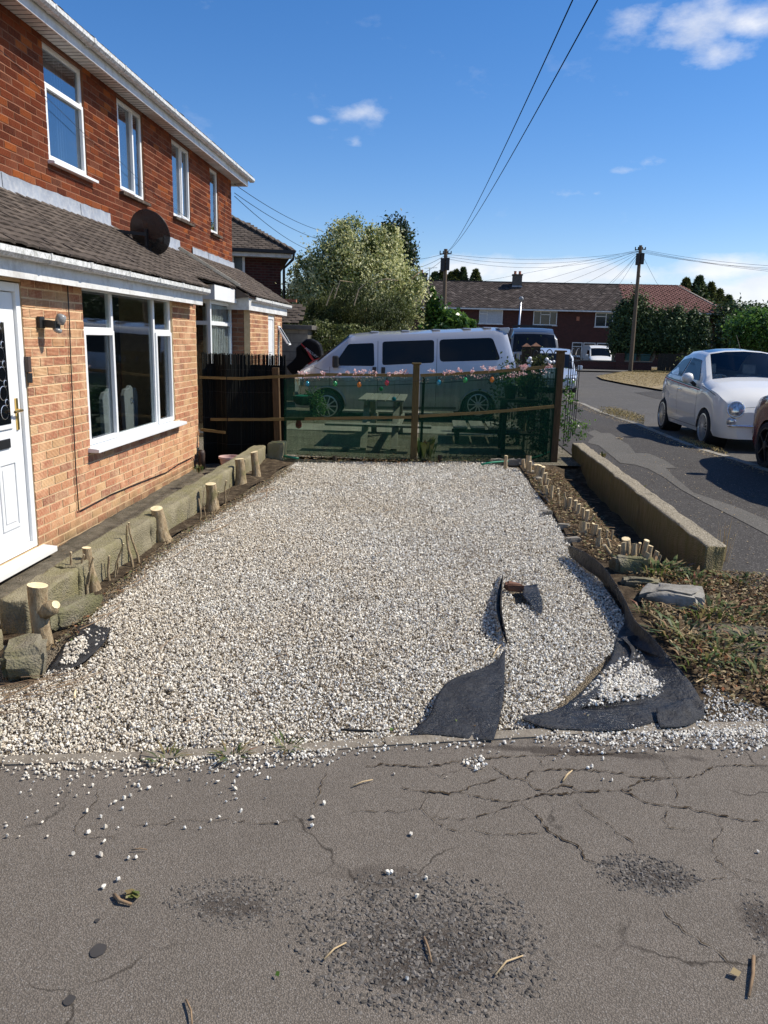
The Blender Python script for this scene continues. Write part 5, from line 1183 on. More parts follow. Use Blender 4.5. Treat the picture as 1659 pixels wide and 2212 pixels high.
sheet('weed_membrane', 'thin strip of membrane poking out of the gravel near the edging on the left', [ribbon(g3([(735, 1579), (770, 1581), (805, 1582)], .018), g3([(735, 1574), (770, 1575), (805, 1577)], .03), 8, 2, .004, seed=35)])

# --- hose
hz = MB(); hz.tube([G(x, y, z) for x, y, z in [(1040, 1003, .02), (1062, 999, .03), (1090, 997, .04), (1115, 995, .04), (1140, 991, .03), (1165, 985, .02), (1188, 975, .02), (1200, 968, .01)]], .013, 8); tag(hz.build('garden_hose', 'green_plastic', None, True), 'green garden hose lying along the foot of the netting at the right', 'hose')
hz = MB(); hz.tube([G(x, y, z) for x, y, z in [(612, 985, .03), (625, 987, .03), (645, 990, .02)]], .016, 8); tag(hz.build('garden_hose', 'green_plastic', None, True), 'short end of green hose beside the square concrete block', 'hose')
# --- small pegs along the netting foot
for i, x in enumerate([723, 950, 1078]):
    p = G(x, 996); mb = MB(); mb.tube([p - Vector((0, 0, .02)), p + Vector((0, 0, .07 + .01 * i))], .03, 9); tag(mb.build('wooden_peg', 'dark_wood', None), ['short round wooden peg at the left foot of the netting', 'short round wooden peg left of the middle fence post', 'short round wooden peg right of the middle fence post'][i], 'peg', 'pegs at the foot of the netting')

# --- leaf litter, twigs, weeds
def litter(name, label, px, n, size, mat, zr=(0, .02), cat='leaves', flat_=.7, aspect=.5, world=None):
    w = world or gxy(px); q = sample(w, n); z = np.array([gh(y) + bedh(x, y) for x, y in q]) + rng.uniform(zr[0], zr[1], n)
    o = leaves(name, mat, np.c_[q, z], size, None, None, None, aspect, 0, flat_); tag(o, label, cat, kind='stuff'); return o
bedpx = [(1130, 1000), (1165, 1010), (1240, 1020), (1330, 1110), (1420, 1200), (1500, 1250), (1440, 1250), (1350, 1240), (1270, 1190), (1200, 1110), (1150, 1050)]
litter('leaf_litter', 'brown leaf litter and woody scraps over the soil bed', bedpx, 9000, .028, 'leaf_litter', (-.02, .02))
litter('leaf_litter', 'dead leaves and weeds heaped round the flat stones at the right', [(1370, 1260), (1420, 1240), (1500, 1240), (1560, 1215), (1659, 1240), (1760, 1300), (1740, 1520), (1590, 1530), (1520, 1490), (1450, 1400), (1390, 1320)], 8500, .03, 'leaf_litter', (0, .03))
litter('leaf_litter', 'scraps of leaf and bark along the foot of the mossy wall', [(100, 1400), (210, 1290), (350, 1180), (470, 1100), (560, 1045), (620, 1010), (640, 1015), (560, 1060), (420, 1150), (230, 1310), (140, 1400)], 2600, .02, 'leaf_litter', (0, .015))
litter('leaf_litter', 'dead leaves below the netting', [(640, 985), (900, 988), (1130, 985), (1160, 1000), (1000, 1002), (900, 1004), (640, 997)], 1500, .03, 'leaf_litter', (0, .05))
litter('leaf_litter', 'small leaf scraps scattered on the gravel', GR and None, 900, .016, 'leaf_litter', (.014, .024), world=GR, flat_=.8)
litter('leaf_litter', 'fine litter on the narrow house path', None, 900, .014, 'leaf_litter', (-.17, -.155), world=[(-3.14, 4), (-3.14, 10.3), (-2.45, 10.3), (-2.45, 4)], flat_=.85)
def tuft(name, label, at, n, h, mat, r, cat='weed', spread=.5, group=None, leaf=False, wid=.10):
    p = at if isinstance(at, Vector) else G(*at); mb_pts = []; mb = MB()
    for i in range(n):
        a = random.uniform(0, 6.28); rr = r * random.random() ** .6; b = p + Vector((math.cos(a) * rr, math.sin(a) * rr, 0)); L = h * random.uniform(.5, 1.15); lean = spread * random.uniform(.2, 1)
        dr = Vector((math.cos(a), math.sin(a), 0)); sd = Vector((-dr.y, dr.x, 0)) * L * (wid if leaf else .02); q1 = b + dr * L * lean * .4 + Vector((0, 0, L * .6)); q2 = b + dr * L * lean + Vector((0, 0, L * (.75 if leaf else 1)))
        if leaf: mb.add([b, q1 - sd, q1 + sd, q2], [(0, 1, 2), (1, 3, 2)], random.random())
        else: mb.add([b - sd * .5, b + sd * .5, q1 + sd * .4, q1 - sd * .4, q2], [(0, 1, 2, 3), (3, 2, 4)], random.random())
    o = mb.build(name, mat); tag(o, label, cat, group); return o
wl_ = [((1420, 1240), 60, .17, .13, 'leafy weed with fern-like leaves at the near end of the soil bed'), ((1355, 1215), 22, .12, .05, 'bright green leafy weed beside the square mossy stone'), ((1400, 1325), 26, .10, .06, 'pale grey-green rosette weed left of the broad flat stone'), ((1500, 1260), 40, .14, .12, 'green weed in front of the end of the rough wall'), ((1540, 1330), 60, .16, .16, 'broad patch of weeds right of the broad flat stone'), ((1480, 1375), 60, .15, .15, 'weeds above the glossy membrane corner'), ((1560, 1410), 60, .15, .17, 'weeds in the middle of the rough ground at the right'), ((1590, 1260), 30, .12, .1, 'weed at the edge of the side pavement'), ((1640, 1470), 50, .13, .15, 'reddish weeds at the right edge of the picture'), ((1450, 1235), 34, .15, .1, 'weed below the end of the rough wall'), ((1610, 1340), 40, .14, .13, 'weed clump by the dusty slab'), ((1520, 1440), 34, .12, .12, 'low weeds right of the membrane fold'), ((1650, 1400), 40, .14, .14, 'weed clump on the far right by the smaller slab')]
for at, n, h, r, lab in wl_: tuft('weed', lab, at, int(n * 1.3), h * .62, 'leaf_weed', r * 1.25, leaf=True, spread=1.5, group='weeds at the right end of the bed', wid=.11)
tuft('weed', 'leafy weed on the pavement side of the rough wall', (1378, 1068), 26, .13, 'leaf_weed', .05, leaf=True); tuft('weed', 'pale weed behind the far part of the rough wall', (1300, 990), 20, .12, 'leaf_weed', .05, leaf=True)
tuft('weed', 'tall thin dry stems at the end of the rough wall', (1560, 1215), 16, .34, 'straw', .05, spread=.25)
for at, lab in [((620, 1618), 'low green weed in the joint of the edging strip, right'), ((500, 1638), 'small green weed in the joint of the edging strip'), ((360, 1645), 'dark green weed at the left of the edging strip')]: tuft('weed', lab, at, 30, .045, 'leaf_weed', .05, leaf=True, spread=2.0, group='weeds in the edging strip')
tuft('weed', 'small green plant at the foot of the porch corner', (430, 1022), 20, .12, 'leaf_weed', .06, leaf=True); tuft('weed', 'small weed on the house path', Vector((-2.75, 6.3, -.15)), 16, .06, 'leaf_weed', .05, leaf=True); tuft('weed', 'small weed on the house path near the door step', Vector((-2.8, 5.0, -.16)), 22, .06, 'leaf_weed', .06, leaf=True)
tuft('weed', 'weed growing by the middle fence post', Vector((-.12, 10.5, .1)), 40, .35, 'leaf_weed', .12, leaf=True)
tuft('straw_clump', 'small round tuft of dry straw lying on the gravel by the membrane', (1318, 1474), 60, .05, 'straw', .03, 'straw', 1.2)
def twigs(label, px, n, L, r, mat, group='loose twigs', world=None, ang=None):
    for i in range(n):
        q = sample(world or gxy(px), 1)[0]; a = random.uniform(0, 3.14) if ang is None else random.gauss(ang, .35); l = L * random.uniform(.5, 1.3); p = Vector((q[0], q[1], gh(q[1]) + .02 + bedh(q[0], q[1]))); d = Vector((math.cos(a), math.sin(a), random.uniform(-.05, .1)))
        k = Vector((-d.y, d.x, 0)) * l * random.uniform(-.1, .1); mb = MB(); mb.tube([p - d * l / 2, p + k, p + d * l / 2 + Vector((0, 0, .01))], [r, r * .8, r * .5], 5); tag(mb.build('twig', mat, None), label, 'twig', group)
twigs('thin dry twig lying on the white gravel', None, 46, .16, .0025, 'twig', 'dry twigs on the gravel', world=GR)
twigs('dry brown stalk in the heap at the left foot of the gravel', [(-20, 1500), (90, 1470), (160, 1440), (180, 1470), (120, 1500), (0, 1560)], 22, .30, .002, 'twig', 'dry stalks at the left edge of the gravel', ang=.55)
twigs('pale dry stick among the cut stems', bedpx, 44, .22, .004, 'twig', 'sticks in the soil bed')
twigs('bare trimming lying along the mossy wall foot', [(120, 1395), (250, 1290), (440, 1140), (600, 1035), (620, 1050), (440, 1170), (200, 1360)], 36, .28, .003, 'twig', 'trimmings along the mossy wall', ang=1.2)
twigs('dead stalk in the weeds at the right', [(1400, 1300), (1659, 1290), (1700, 1520), (1540, 1500)], 40, .22, .003, 'twig_pale', 'dead stalks in the weeds')
def one_twig(label, a, b, r, mat, bend=.02):
    p, q = G(*a, .008), G(*b, .008); d = (q - p); k = Vector((-d.y, d.x, 0)) * bend; mb = MB(); mb.tube([p, p.lerp(q, .5) + k + Vector((0, 0, .004)), q], [r, r * .9, r * .6], 6); tag(mb.build('twig', mat, None, True), label, 'twig')
one_twig('short thick brown stick on the tarmac at the lower left', (247, 1933), (284, 1953), .0065, 'twig', -.15)
one_twig('straw-coloured twig on the tarmac left of the worn patch', (700, 2072), (748, 2036), .003, 'twig_pale', .05)
one_twig('pale bent twig on the right of the worn patch', (1070, 2106), (1130, 2064), .003, 'twig_pale', .1)
one_twig('dark upright twig in the middle of the worn patch', (916, 2025), (932, 2078), .004, 'twig')
one_twig('thin reddish stalk at the bottom edge of the tarmac', (402, 2160), (415, 2215), .003, 'twig', .06)
one_twig('orange-brown stick at the lower right corner', (1628, 2066), (1618, 2152), .0055, 'twig')
one_twig('pale straw across the cracked tarmac', (1216, 1687), (1236, 1664), .004, 'twig_pale')
one_twig('pale straw on the tarmac near the edging', (762, 1698), (805, 1684), .003, 'twig_pale')
one_twig('short dark twig on the left tarmac', (284, 1836), (318, 1835), .0025, 'twig')
one_twig('pale split of wood on the gravel at the left', (161, 1508), (164, 1489), .006, 'cut_wood')
one_twig('yellow twig beside the upright membrane fin', (1064, 1420), (1083, 1392), .0035, 'twig_pale')
def leaf(label, px, s, mat='leaf_bright', n=1):
    p = G(*px, .01); P_ = np.array([[p.x + random.uniform(-1, 1) * s * .5, p.y + random.uniform(-1, 1) * s * .4, p.z + random.uniform(0, .01)] for _ in range(n)])
    o = leaves('fallen_leaf', mat, P_, s, None, rng.uniform(.5, 1, n), None, .8, 0, .8); tag(o, label, 'leaf')
leaf('crumpled green leaves on the tarmac beside the brown stick', (285, 1935), .035, 'leaf_weed', n=7); leaf('small round green leaf on the tarmac by the worn patch', (606, 2107), .022); leaf('pale green leaf at the lower right', (1600, 2108), .035, 'leaf_weed'); leaf('green leaf on the gravel above the edging', (850, 1574), .03); leaf('curled brown leaf on the side pavement', (1340, 948), .16, 'straw', 3)
oil = MB(); 
for (x, y, r_) in [(212, 2052, .018), (150, 2160, .012), (210, 1988, .006)]:
    p = G(x, y, .0035); k = 14; oil.add([p + Vector((math.cos(i / k * 6.283) * r_ * random.uniform(.9, 1.1) * 1.2, math.sin(i / k * 6.283) * r_ * random.uniform(.9, 1.1) * 1.4, 0)) for i in range(k)], [tuple(range(k))])
tag(oil.build('oil_stain', 'oil', None), 'small dark oil stains on the tarmac at the lower left', 'stain', kind='stuff')

# ================================================================= fence, netting, reed screen, things in the next garden
def post(label, x, y, z0, z1, w, mat='post_wood', cap=True, lean=0):
    t = thing('fence_post', label, 'post', (x, y, z0), 'posts of the netted fence')
    mb = MB(); d = Vector((lean, 0, z1 - z0)); b = Vector((x, y, z0)); mb.beam(b, b + d, w, w, up=(0, 1, 0)); mb.build('shaft', mat, t, bevel=.004)
    if cap: mb = MB(); c = b + d; mb.cbox(c + Vector((0, 0, .008)), (w * 1.45, w * 1.45, .022)); mb.build('cap', mat, t, bevel=.006)
    return t
FY = 10.42
p1 = post('left fence post with a flat sawn top beside the reed screen', -2.12, FY + .12, .05, PY(594, 795, FY).z, .085, 'post_wood_red', False, lean=-.03)
mb = MB(); mb.box((-2.175, FY + .07, .1), (-2.065, FY + .17, .24)); mb.build('metal_shoe', 'rust', p1)
p2 = post('middle fence post with a small flat cap', PY(893, 995, FY).x, FY, .04, PY(901, 787, FY).z, .085, lean=.0)
mb = MB(); q = PY(912, 900, FY + .12); mb.beam((q.x - .005, FY + .12, .05), (q.x + .005, FY + .12, PY(909, 812, FY).z - .02), .035, .04, up=(0, 1, 0)); mb.build('brace', 'dark_wood', p2)
X3 = PY(1196, 975, FY + .3).x
p3 = post('tall right fence post with a flat cap at the end of the rough wall', X3, FY + .3, 0, PY(1211, 760, FY + .3).z, .10, 'post_wood_red')
def rail(label, pts, h=.038, t=.022, mat='rail_wood'):
    mb = MB()
    for a, b in zip(pts[:-1], pts[1:]): mb.beam(a, Vector(a) + (Vector(b) - Vector(a)) * .998, t, h, up=(0, 0, 1))
    o = mb.build('fence_rail', mat, None); tag(o, label, 'rail', 'rails of the netted fence'); return o
yb = FY - .05
rail('upper rail across the reed screen and the left half of the netting', [PY(576, 815, yb + .1), PY(700, 809, yb), PY(892, 811, yb)])
rail('lower rail behind the left half of the netting', [PY(455, 906, yb + .1), PY(576, 906, yb + .1), PY(700, 904, yb), PY(889, 901, yb)])
rail('upper rail across the right half of the netting', [PY(908, 811, yb), PY(1050, 804, yb + .1), PY(1200, 791, yb + .22)])
rail('lower rail across the right half of the netting', [PY(906, 899, yb), PY(1050, 891, yb + .1), PY(1197, 878, yb + .22)])
# netting
def net(label, A, B, zt, zb_, dens):
    mb = MB(); k = 14; vs = []; dn = []
    for i in range(k + 1):
        f = i / k; x = A[0] + (B[0] - A[0]) * f; y = A[1] + (B[1] - A[1]) * f + .008 * math.sin(i * 1.9)
        for j in range(5): g_ = j / 4; z = (zt[0] + (zt[1] - zt[0]) * f) * (1 - g_) + (zb_[0] + (zb_[1] - zb_[0]) * f) * g_; vs.append((x, y + .006 * math.sin(i + j * 1.7), z)); dn.append(dens[0] + (dens[1] - dens[0]) * f)
    mb.add(vs, [(i * 5 + j, i * 5 + j + 1, (i + 1) * 5 + j + 1, (i + 1) * 5 + j) for i in range(k) for j in range(4)])
    o = mb.build('shade_netting', 'netting', None, True); a = o.data.attributes.new('dens', 'FLOAT', 'POINT'); a.data.foreach_set('value', dn); tag(o, label, 'netting', 'green shade netting'); return o
net('green shade netting between the left and the middle fence post', (PY(614, 900, FY).x, FY - .02), (PY(894, 900, FY).x, FY - .02), (PY(614, 818, FY).z, PY(894, 812, FY).z), (.10, .07), (.44, .46))
net('darker green shade netting between the middle and the right fence post', (PY(905, 900, FY).x, FY - .02), (PY(1197, 900, FY + .2).x, FY + .22), (PY(905, 812, FY).z, PY(1200, 795, FY + .22).z), (.07, .02), (.46, .66))
# reed screen, rods one by one
rs = thing('reed_screen', 'black reed screening roll standing between the porch corner and the left fence post', 'screen', (-2.7, 10.6, -.1))
pA = [(-3.14, 10.50), (-2.98, 10.60), (-2.80, 10.46), (-2.55, 10.56), (-2.45, 10.62), (-2.02, 10.62)]
ztop = PY(500, 764, 10.5).z; seg = []
for a, b in zip(pA[:-1], pA[1:]):
    a = Vector(a); b = Vector(b); n = max(1, int((b - a).length / .0060))
    seg += [a.lerp(b, i / n) for i in range(n)]
RM = []
for i in range(6):
    mb = MB(); mb.tube([(0, 0, 0), (random.uniform(-.001, .001), 0, .5), (0, 0, 1)], .0048, 5, t=[.1, .2, .35, .5, .7, 1.0][i]); me = mb.mesh('reed', smooth=True); me.materials.append(M('reed')); RM.append(me)
for p in seg: mesh_obj('reed', RM[min(5, int(abs(random.gauss(0, 2.2))))], rs, (p.x, p.y + random.uniform(-.002, .002), -.12), (random.uniform(.8, 1.2), 1, ztop + .12 + random.uniform(-.02, .012)), (random.uniform(-.004, .004), random.uniform(-.004, .004), 0))
mb = MB(); [mb.beam((a[0], a[1] + .012, (ztop - .24) / 2), (b[0], b[1] + .012, (ztop - .24) / 2), .003, ztop - .04) for a, b in zip(pA[:-1], pA[1:])]; mb.build('backing', 'black_plastic', rs)
for z in (.2, .55, .9, 1.2):
    mb = MB(); mb.tube([(q[0], q[1] - .006, z) for q in pA], .0025, 4); mb.build('binding_wire', 'alloy' if 0 else 'iron', rs)
rail('upper rail on the reed screen', [PY(430, 815, yb + .06), PY(520, 818, yb + .12), PY(576, 815, yb + .12)], .035, .02)
rail('short sawn batten low on the reed screen beside the house corner', [PX(433, 928, -3.12), PX(433, 928, -3.12) + Vector((.33, .02, -.03))], .035, .02)
dp = thing('drain_pipe_end', 'brown plastic pipe end at the foot of the porch corner', 'pipe', (-3.05, 10.25, -.1)); mb = MB(); mb.tube([(-3.08, 10.2, -.12), (-3.08, 10.2, .10), (-3.09, 10.2, .14)], .045, 12); mb.build('pipe', 'brown_plastic', dp, True)
tb = thing('plant_tub', 'pale pink plastic tub behind the mossy wall', 'tub', (-2.62, 9.9, -.1)); mb = MB(); mb.lathe([(.09, 0), (.13, .2), (.145, .2), (.145, .225), (.125, .225), (.11, .1)], (-2.62, 9.9, -.1), 20, close=False); mb.build('tub_body', 'pink_tub', tb, 40)
mb = MB(); mb.lathe([(.001, .09), (.112, .09)], (-2.62, 9.9, -.1), 16, close=False); mb.build('tub_soil', 'soil', tb)
# picnic table
pt = thing('picnic_table', 'weathered grey picnic table seen through the netting, left of the middle post', 'table', (-.82, 12.2, .1))
for i in range(5):
    x = -1.14 + i * .138; mb = MB(); mb.box((x, 11.55, .755), (x + .122, 12.95, .78)); mb.build('table_plank', 'grey_wood', pt)
for y, nm in ((11.12, 'front'), (13.2, 'back')):
    for k in range(2): mb = MB(); mb.box((-1.55, y + k * .13 - .12, .44), (-.05, y + k * .13 - .01, .47)); mb.build('seat_plank', 'grey_wood', pt)
for x in (-1.02, -.58):
    mb = MB(); mb.beam((x, 11.8, .75), (x, 11.2, .1), .05, .09, up=(1, 0, 0)); mb.build('leg', 'grey_wood', pt); mb = MB(); mb.beam((x, 12.7, .75), (x, 13.2, .1), .05, .09, up=(1, 0, 0)); mb.build('leg', 'grey_wood', pt)
    mb = MB(); mb.beam((x + .05, 11.0, .42), (x + .05, 13.3, .42), .04, .09); mb.build('seat_bearer', 'grey_wood', pt); mb = MB(); mb.box((x - .03, 11.6, .69), (x + .01, 12.9, .754)); mb.build('batten', 'grey_wood', pt)
bn = thing('low_bench', 'low slatted garden bench behind the right netting', 'bench', (.75, 12.6, .1))
for i in range(4): mb = MB(); mb.box((.28 + i * .27, 12.15, .33), (.50 + i * .27, 13.2, .355)); mb.build('slat', 'grey_wood', bn)
for x, y in ((.32, 12.2), (1.25, 12.2), (.32, 13.12), (1.25, 13.12)): mb = MB(); mb.box((x, y, .09), (x + .06, y + .06, .329)); mb.build('leg', 'dark_wood', bn)
mb = MB(); mb.box((.26, 12.14, .27), (1.33, 12.17, .328)); mb.build('rail', 'dark_wood', bn)
tt = thing('potting_table', 'dark wooden table with pots behind the right part of the netting', 'table', (1.15, 11.5, .1))
mb = MB(); mb.box((.92, 11.25, .82), (1.62, 11.85, .86)); mb.build('table_top', 'dark_wood', tt)
for x, y in ((.95, 11.28), (1.55, 11.28), (.95, 11.78), (1.55, 11.78)): mb = MB(); mb.box((x, y, .09), (x + .06, y + .06, .819)); mb.build('leg', 'dark_wood', tt)
mb = MB(); mb.box((1.0, 11.3, .35), (1.56, 11.8, .38)); mb.build('shelf', 'dark_wood', tt)
for i, (x, y, r_, lab) in enumerate([(1.06, 11.5, .10, 'dark pot with a yellow-green plant behind the right netting'), (1.36, 11.5, .09, 'dark pot with trailing leaves on the potting table')]):
    t = thing('potted_plant', lab, 'plant', (x, y, .86)); mb = MB(); mb.lathe([(r_ * .7, 0), (r_, .16), (r_ * 1.06, .16), (r_ * 1.06, .18), (r_ * .9, .18), (r_ * .8, .1)], (x, y, .862), 14, close=False); mb.build('pot', 'black_plastic', t, 40)
    P_, N_, T_ = clumps([(x, y, 1.12, .17, .15, .13)], 260, 20, .25, 60 + i); leaves('foliage', 'leaf_bright' if not i else 'leaf_olive', P_, .05, t, T_)
P_, N_, T_ = clumps([(1.45, 11.1, .55, .14, .2, .45), (1.2, 12.3, .7, .35, .25, .6)], 2600, 40, .3, 66); t = thing('shrub', 'dark shrub climbing behind the right end of the netting', 'shrub', (1.3, 11.6, .1)); leaves('crown', 'leaf_dark', P_, .05, t, T_)
mb = MB(); mb.tube([(1.3, 11.6, .08), (1.32, 11.7, .6)], .02, 6); mb.build('trunk', 'bark', t)
# hanging basket
hb = G(0, 0); bp = PY(655, 860, 10.95); t = thing('hanging_basket', 'round hanging basket with trailing leaves just behind the netting at the left', 'basket', (bp.x, bp.y, bp.z - .1))
mb = MB(); mb.lathe([(.03, -.10), (.10, -.085), (.14, -.02), (.15, .02), (.155, .02), (.155, .035), (.14, .035), (.12, .0)], bp, 18, close=False); mb.build('basket', 'dark_wood', t, 40)
mb = MB(); [mb.tube([bp + Vector((math.cos(a) * .14, math.sin(a) * .14, .03)), bp + Vector((0, 0, .32))], .003, 4) for a in (0, 2.1, 4.2)]; mb.build('chain', 'iron', t)
P_, N_, T_ = clumps([(bp.x + .16, bp.y, bp.z, .13, .1, .12), (bp.x + .22, bp.y, bp.z - .14, .1, .08, .16)], 700, 20, .3, 71); leaves('foliage', 'leaf_bright', P_, .035, t, T_)
mb = MB(); mb.lathe([(.001, .05), (.08, .045), (.13, .03)], bp, 14, close=False); mb.build('liner', 'green_plastic', t)
# small red ornament
rp = PY(645, 915, 10.9); t = thing('red_bird_feeder', 'small red hanging ornament below the hanging basket', 'ornament', tuple(rp)); mb = MB(); mb.lathe([(.01, -.07), (.04, -.05), (.045, 0), (.03, .03), (.04, .05), (.01, .07)], rp, 12); mb.build('body', 'red_plastic', t, True); mb = MB(); mb.tube([rp + Vector((0, 0, .07)), rp + Vector((.01, 0, .2))], .002, 4); mb.build('cord', 'iron', t)
# flower garland and string bulbs
gl = MB(); gy = FY - .06
for i, x in enumerate([647, 660, 700, 735, 748, 770, 775, 785, 810, 845, 852, 865, 880, 936, 962, 975, 995, 1022, 1050, 1062, 1071, 1100, 1125, 1132, 1140, 1180, 1187]):
    yy = 806 if x < 895 else 806 - (x - 905) * .055; p = PY(x + random.uniform(-4, 4), yy - random.uniform(-2, 4), gy)
    r_ = random.uniform(.018, .034); P_, N_, T_ = clumps([(p.x, p.y, p.z, r_ * 1.3, r_, r_)], int(30 + r_ * 500), 8, .3, 100 + i)
    o = leaves('flower', 'petal_pink', P_, .02, None, T_, None, .9); tag(o, 'pale pink artificial flower tied along the top rail of the netting', 'flower', 'pink flowers along the top rail')
P_ = []
for i in range(34):
    x = random.uniform(650, 1190); yy = 815 if x < 895 else 818 - (x - 905) * .055; p = PY(x, yy + random.uniform(0, 6), FY + .05); P_ += [[p.x + random.gauss(0, .03), p.y, p.z + random.gauss(0, .015)] for _ in range(14)]
o = leaves('flower_garland', 'petal_pink', np.array(P_), .026, None); tag(o, 'faded pink flower garland hanging behind the netting', 'garland', kind='stuff')
w = MB(); pts = [PY(620 + i * 12, (822 if 620 + i * 12 < 895 else 822 - (620 + i * 12 - 895) * .055) + (2 if i % 2 else 0), FY - .09) for i in range(48)]; w.tube(pts, .003, 4); tag(w.build('light_cord', 'iron', None), 'thin black cord of the garden string lights', 'cord')
for x, y, c, lab in [(664, 826, 'bulb_blue', 'blue string-light bulb nearest the left post'), (724, 826, 'bulb_green', 'green string-light bulb on the left netting'), (776, 828, 'bulb_orange', 'orange string-light bulb on the left netting'), (836, 824, 'bulb_red', 'pink-red string-light bulb left of the middle post'), (948, 823, 'bulb_blue', 'blue string-light bulb right of the middle post'), (1005, 818, 'bulb_green', 'green string-light bulb on the right netting'), (1063, 817, 'bulb_orange', 'orange string-light bulb on the right netting')]:
    p = PY(x, y, FY - .09); t = thing('string_light', lab, 'bulb', tuple(p), 'coloured string lights'); mb = MB(); mb.lathe([(.006, -.055), (.022, -.045), (.031, -.02), (.026, .002), (.012, .018)], p, 12); mb.build('bulb', c, t, True); mb = MB(); mb.tube([p + Vector((0, 0, .016)), p + Vector((0, 0, .05))], .011, 8); mb.build('socket', 'iron', t)
for x, y, c, lab in [(851, 862, 'bulb_blue', 'blue glass ball hanging behind the netting'), (823, 840, 'bulb_green', 'green butterfly charm hanging behind the netting')]:
    p = PY(x, y, FY + .15); t = thing('hanging_charm', lab, 'ornament', tuple(p)); mb = MB(); mb.lathe([(.005, -.032), (.025, -.02), (.032, 0), (.025, .02), (.005, .032)], p, 12); mb.build('ball', c, t, True); mb = MB(); mb.tube([p, p + Vector((0, 0, .22))], .0015, 4); mb.build('thread', 'iron', t)
# wire trellis with hooped top behind the tall post
tr = thing('wire_trellis', 'black hooped wire trellis fence on the rough wall beside the tall post', 'trellis', (1.9, 11.2, .2))
P0 = PY(1219, 926, 10.9); P1 = PY(1236, 905, 12.3); P0 = Vector((P0.x, 10.9, .3)); P1 = Vector((P1.x, 12.0, .32)); zt = PY(1221, 775, 10.9).z
for i in range(6):
    f = i / 5; b = P0.lerp(P1, f); mb = MB(); mb.tube([b, Vector((b.x, b.y, zt + .03 * math.sin(f * 3.14)))], .006, 5); mb.build('upright', 'iron', tr)
for j in range(12): z = .36 + j * (zt - .4) / 11; mb = MB(); mb.tube([Vector((P0.x, P0.y, z)), Vector((P1.x, P1.y, z))], .0035, 4); mb.build('cross_wire', 'iron', tr)
for i in range(2):
    a = P0.lerp(P1, i / 2); b = P0.lerp(P1, (i + 1) / 2); mb = MB(); mb.tube([a.lerp(b, .5 - .5 * math.cos(q * math.pi / 10)) + Vector((0, 0, zt - a.z + .13 * math.sin(q * math.pi / 10))) for q in range(11)], .006, 5); mb.build('hoop', 'iron', tr)
t2 = thing('hooped_fence', 'black hooped wire edging rising above the netting beside the tall post', 'fence', (1.5, 11.1, .1))
for i, (xa, xb, yt) in enumerate([(1150, 1162, 757), (1160, 1176, 756), (1176, 1194, 755), (1193, 1206, 757)]):
    a = PY(xa, 790, 11.1); b = PY(xb, 790, 11.1); h = PY(xa, yt, 11.1).z - a.z; mb = MB(); mb.tube([a.lerp(b, .5 - .5 * math.cos(q * math.pi / 12)) + Vector((0, 0, h * math.sin(q * math.pi / 12) ** .6)) for q in range(13)], .007, 6); mb.build('hoop', 'iron', t2)
for x in range(1150, 1208, 7): a = PY(x, 775, 11.12); mb = MB(); mb.tube([Vector((a.x, a.y, .1)), a], .004, 4); mb.build('upright', 'iron', t2)
for i, (x, y) in enumerate([(1141, 780), (1145, 775), (1148, 783), (1143, 791), (1178, 783), (1188, 783), (1196, 782), (1181, 777), (1203, 781)]):
    p = PY(x, y, 11.0); mb = MB(); r_ = .023 + .006 * (i % 2); mb.lathe([(.004, -r_), (r_ * .8, -r_ * .6), (r_, 0), (r_ * .8, r_ * .6), (.006, r_)], p, 12); tag(mb.build('globe_light', 'globe_white', None, True), 'white globe garden light hanging at the hooped fence by the tall post', 'light', 'white globe lights')
P_, N_, T_ = clumps([(PY(1165, 785, 11.05).x, 11.05, PY(1165, 783, 11.05).z, .12, .1, .09)], 500, 20, .3, 88); t = thing('hanging_plant', 'small hanging plant among the globe lights', 'plant', tuple(P_.mean(0))); leaves('foliage', 'leaf_olive', P_, .035, t, T_)
P_, N_, T_ = clumps([(PY(1222, 880, 10.8).x + .04, 10.9, .75, .10, .12, .35), (1.98, 11.0, .5, .12, .1, .12)], 420, 12, .35, 89); o = leaves('climbing_vine', 'leaf_bright', P_, .045, None, T_); tag(o, 'leafy vine climbing round the tall post and trellis', 'vine')
v = MB(); v.tube([PY(x, y, 11.3) for x, y in [(1222, 838), (1232, 845), (1240, 860), (1246, 880), (1252, 890)]], .004, 4); P_ = np.array([list(PY(x + random.uniform(-4, 4), y + random.uniform(-4, 4), 11.3)) for x, y in [(1224, 838), (1232, 845), (1238, 856), (1243, 868), (1246, 880), (1250, 886), (1254, 890)] * 5]); tag(v.build('vine_tendril', 'twig', None), 'long green vine tendril arching over the side pavement', 'vine'); o = leaves('vine_leaf', 'leaf_bright', P_, .05, None); tag(o, 'leaves along the arching tendril', 'leaves', kind='stuff')
# two dark gate piers with rusty pyramid caps
for i, (x, yt, yb2, w_, yy) in enumerate([(1138, 741, 849, 17, 14.0), (1158, 740, 850, 18, 13.6)]):
    c = PY(x, yt, yy); t = thing('gate_pier', ['left of the two dark square piers with pyramid caps', 'right of the two dark square piers with pyramid caps'][i], 'pier', (c.x, yy, .1), 'dark piers with rusty caps'); hw = w_ / 1700 * yy / 2 * 1.0
    mb = MB(); mb.box((c.x - hw, yy - hw, .1), (c.x + hw, yy + hw, c.z - .06)); mb.build('shaft', 'dark_wood', t); mb = MB(); e = hw * 1.12; mb.add([(c.x - e, yy - e, c.z - .06), (c.x + e, yy - e, c.z - .06), (c.x + e, yy + e, c.z - .06), (c.x - e, yy + e, c.z - .06), (c.x, yy, c.z + .0)], [(0, 1, 4), (1, 2, 4), (2, 3, 4), (3, 0, 4), (3, 2, 1, 0)]); mb.build('cap', 'rust', t)
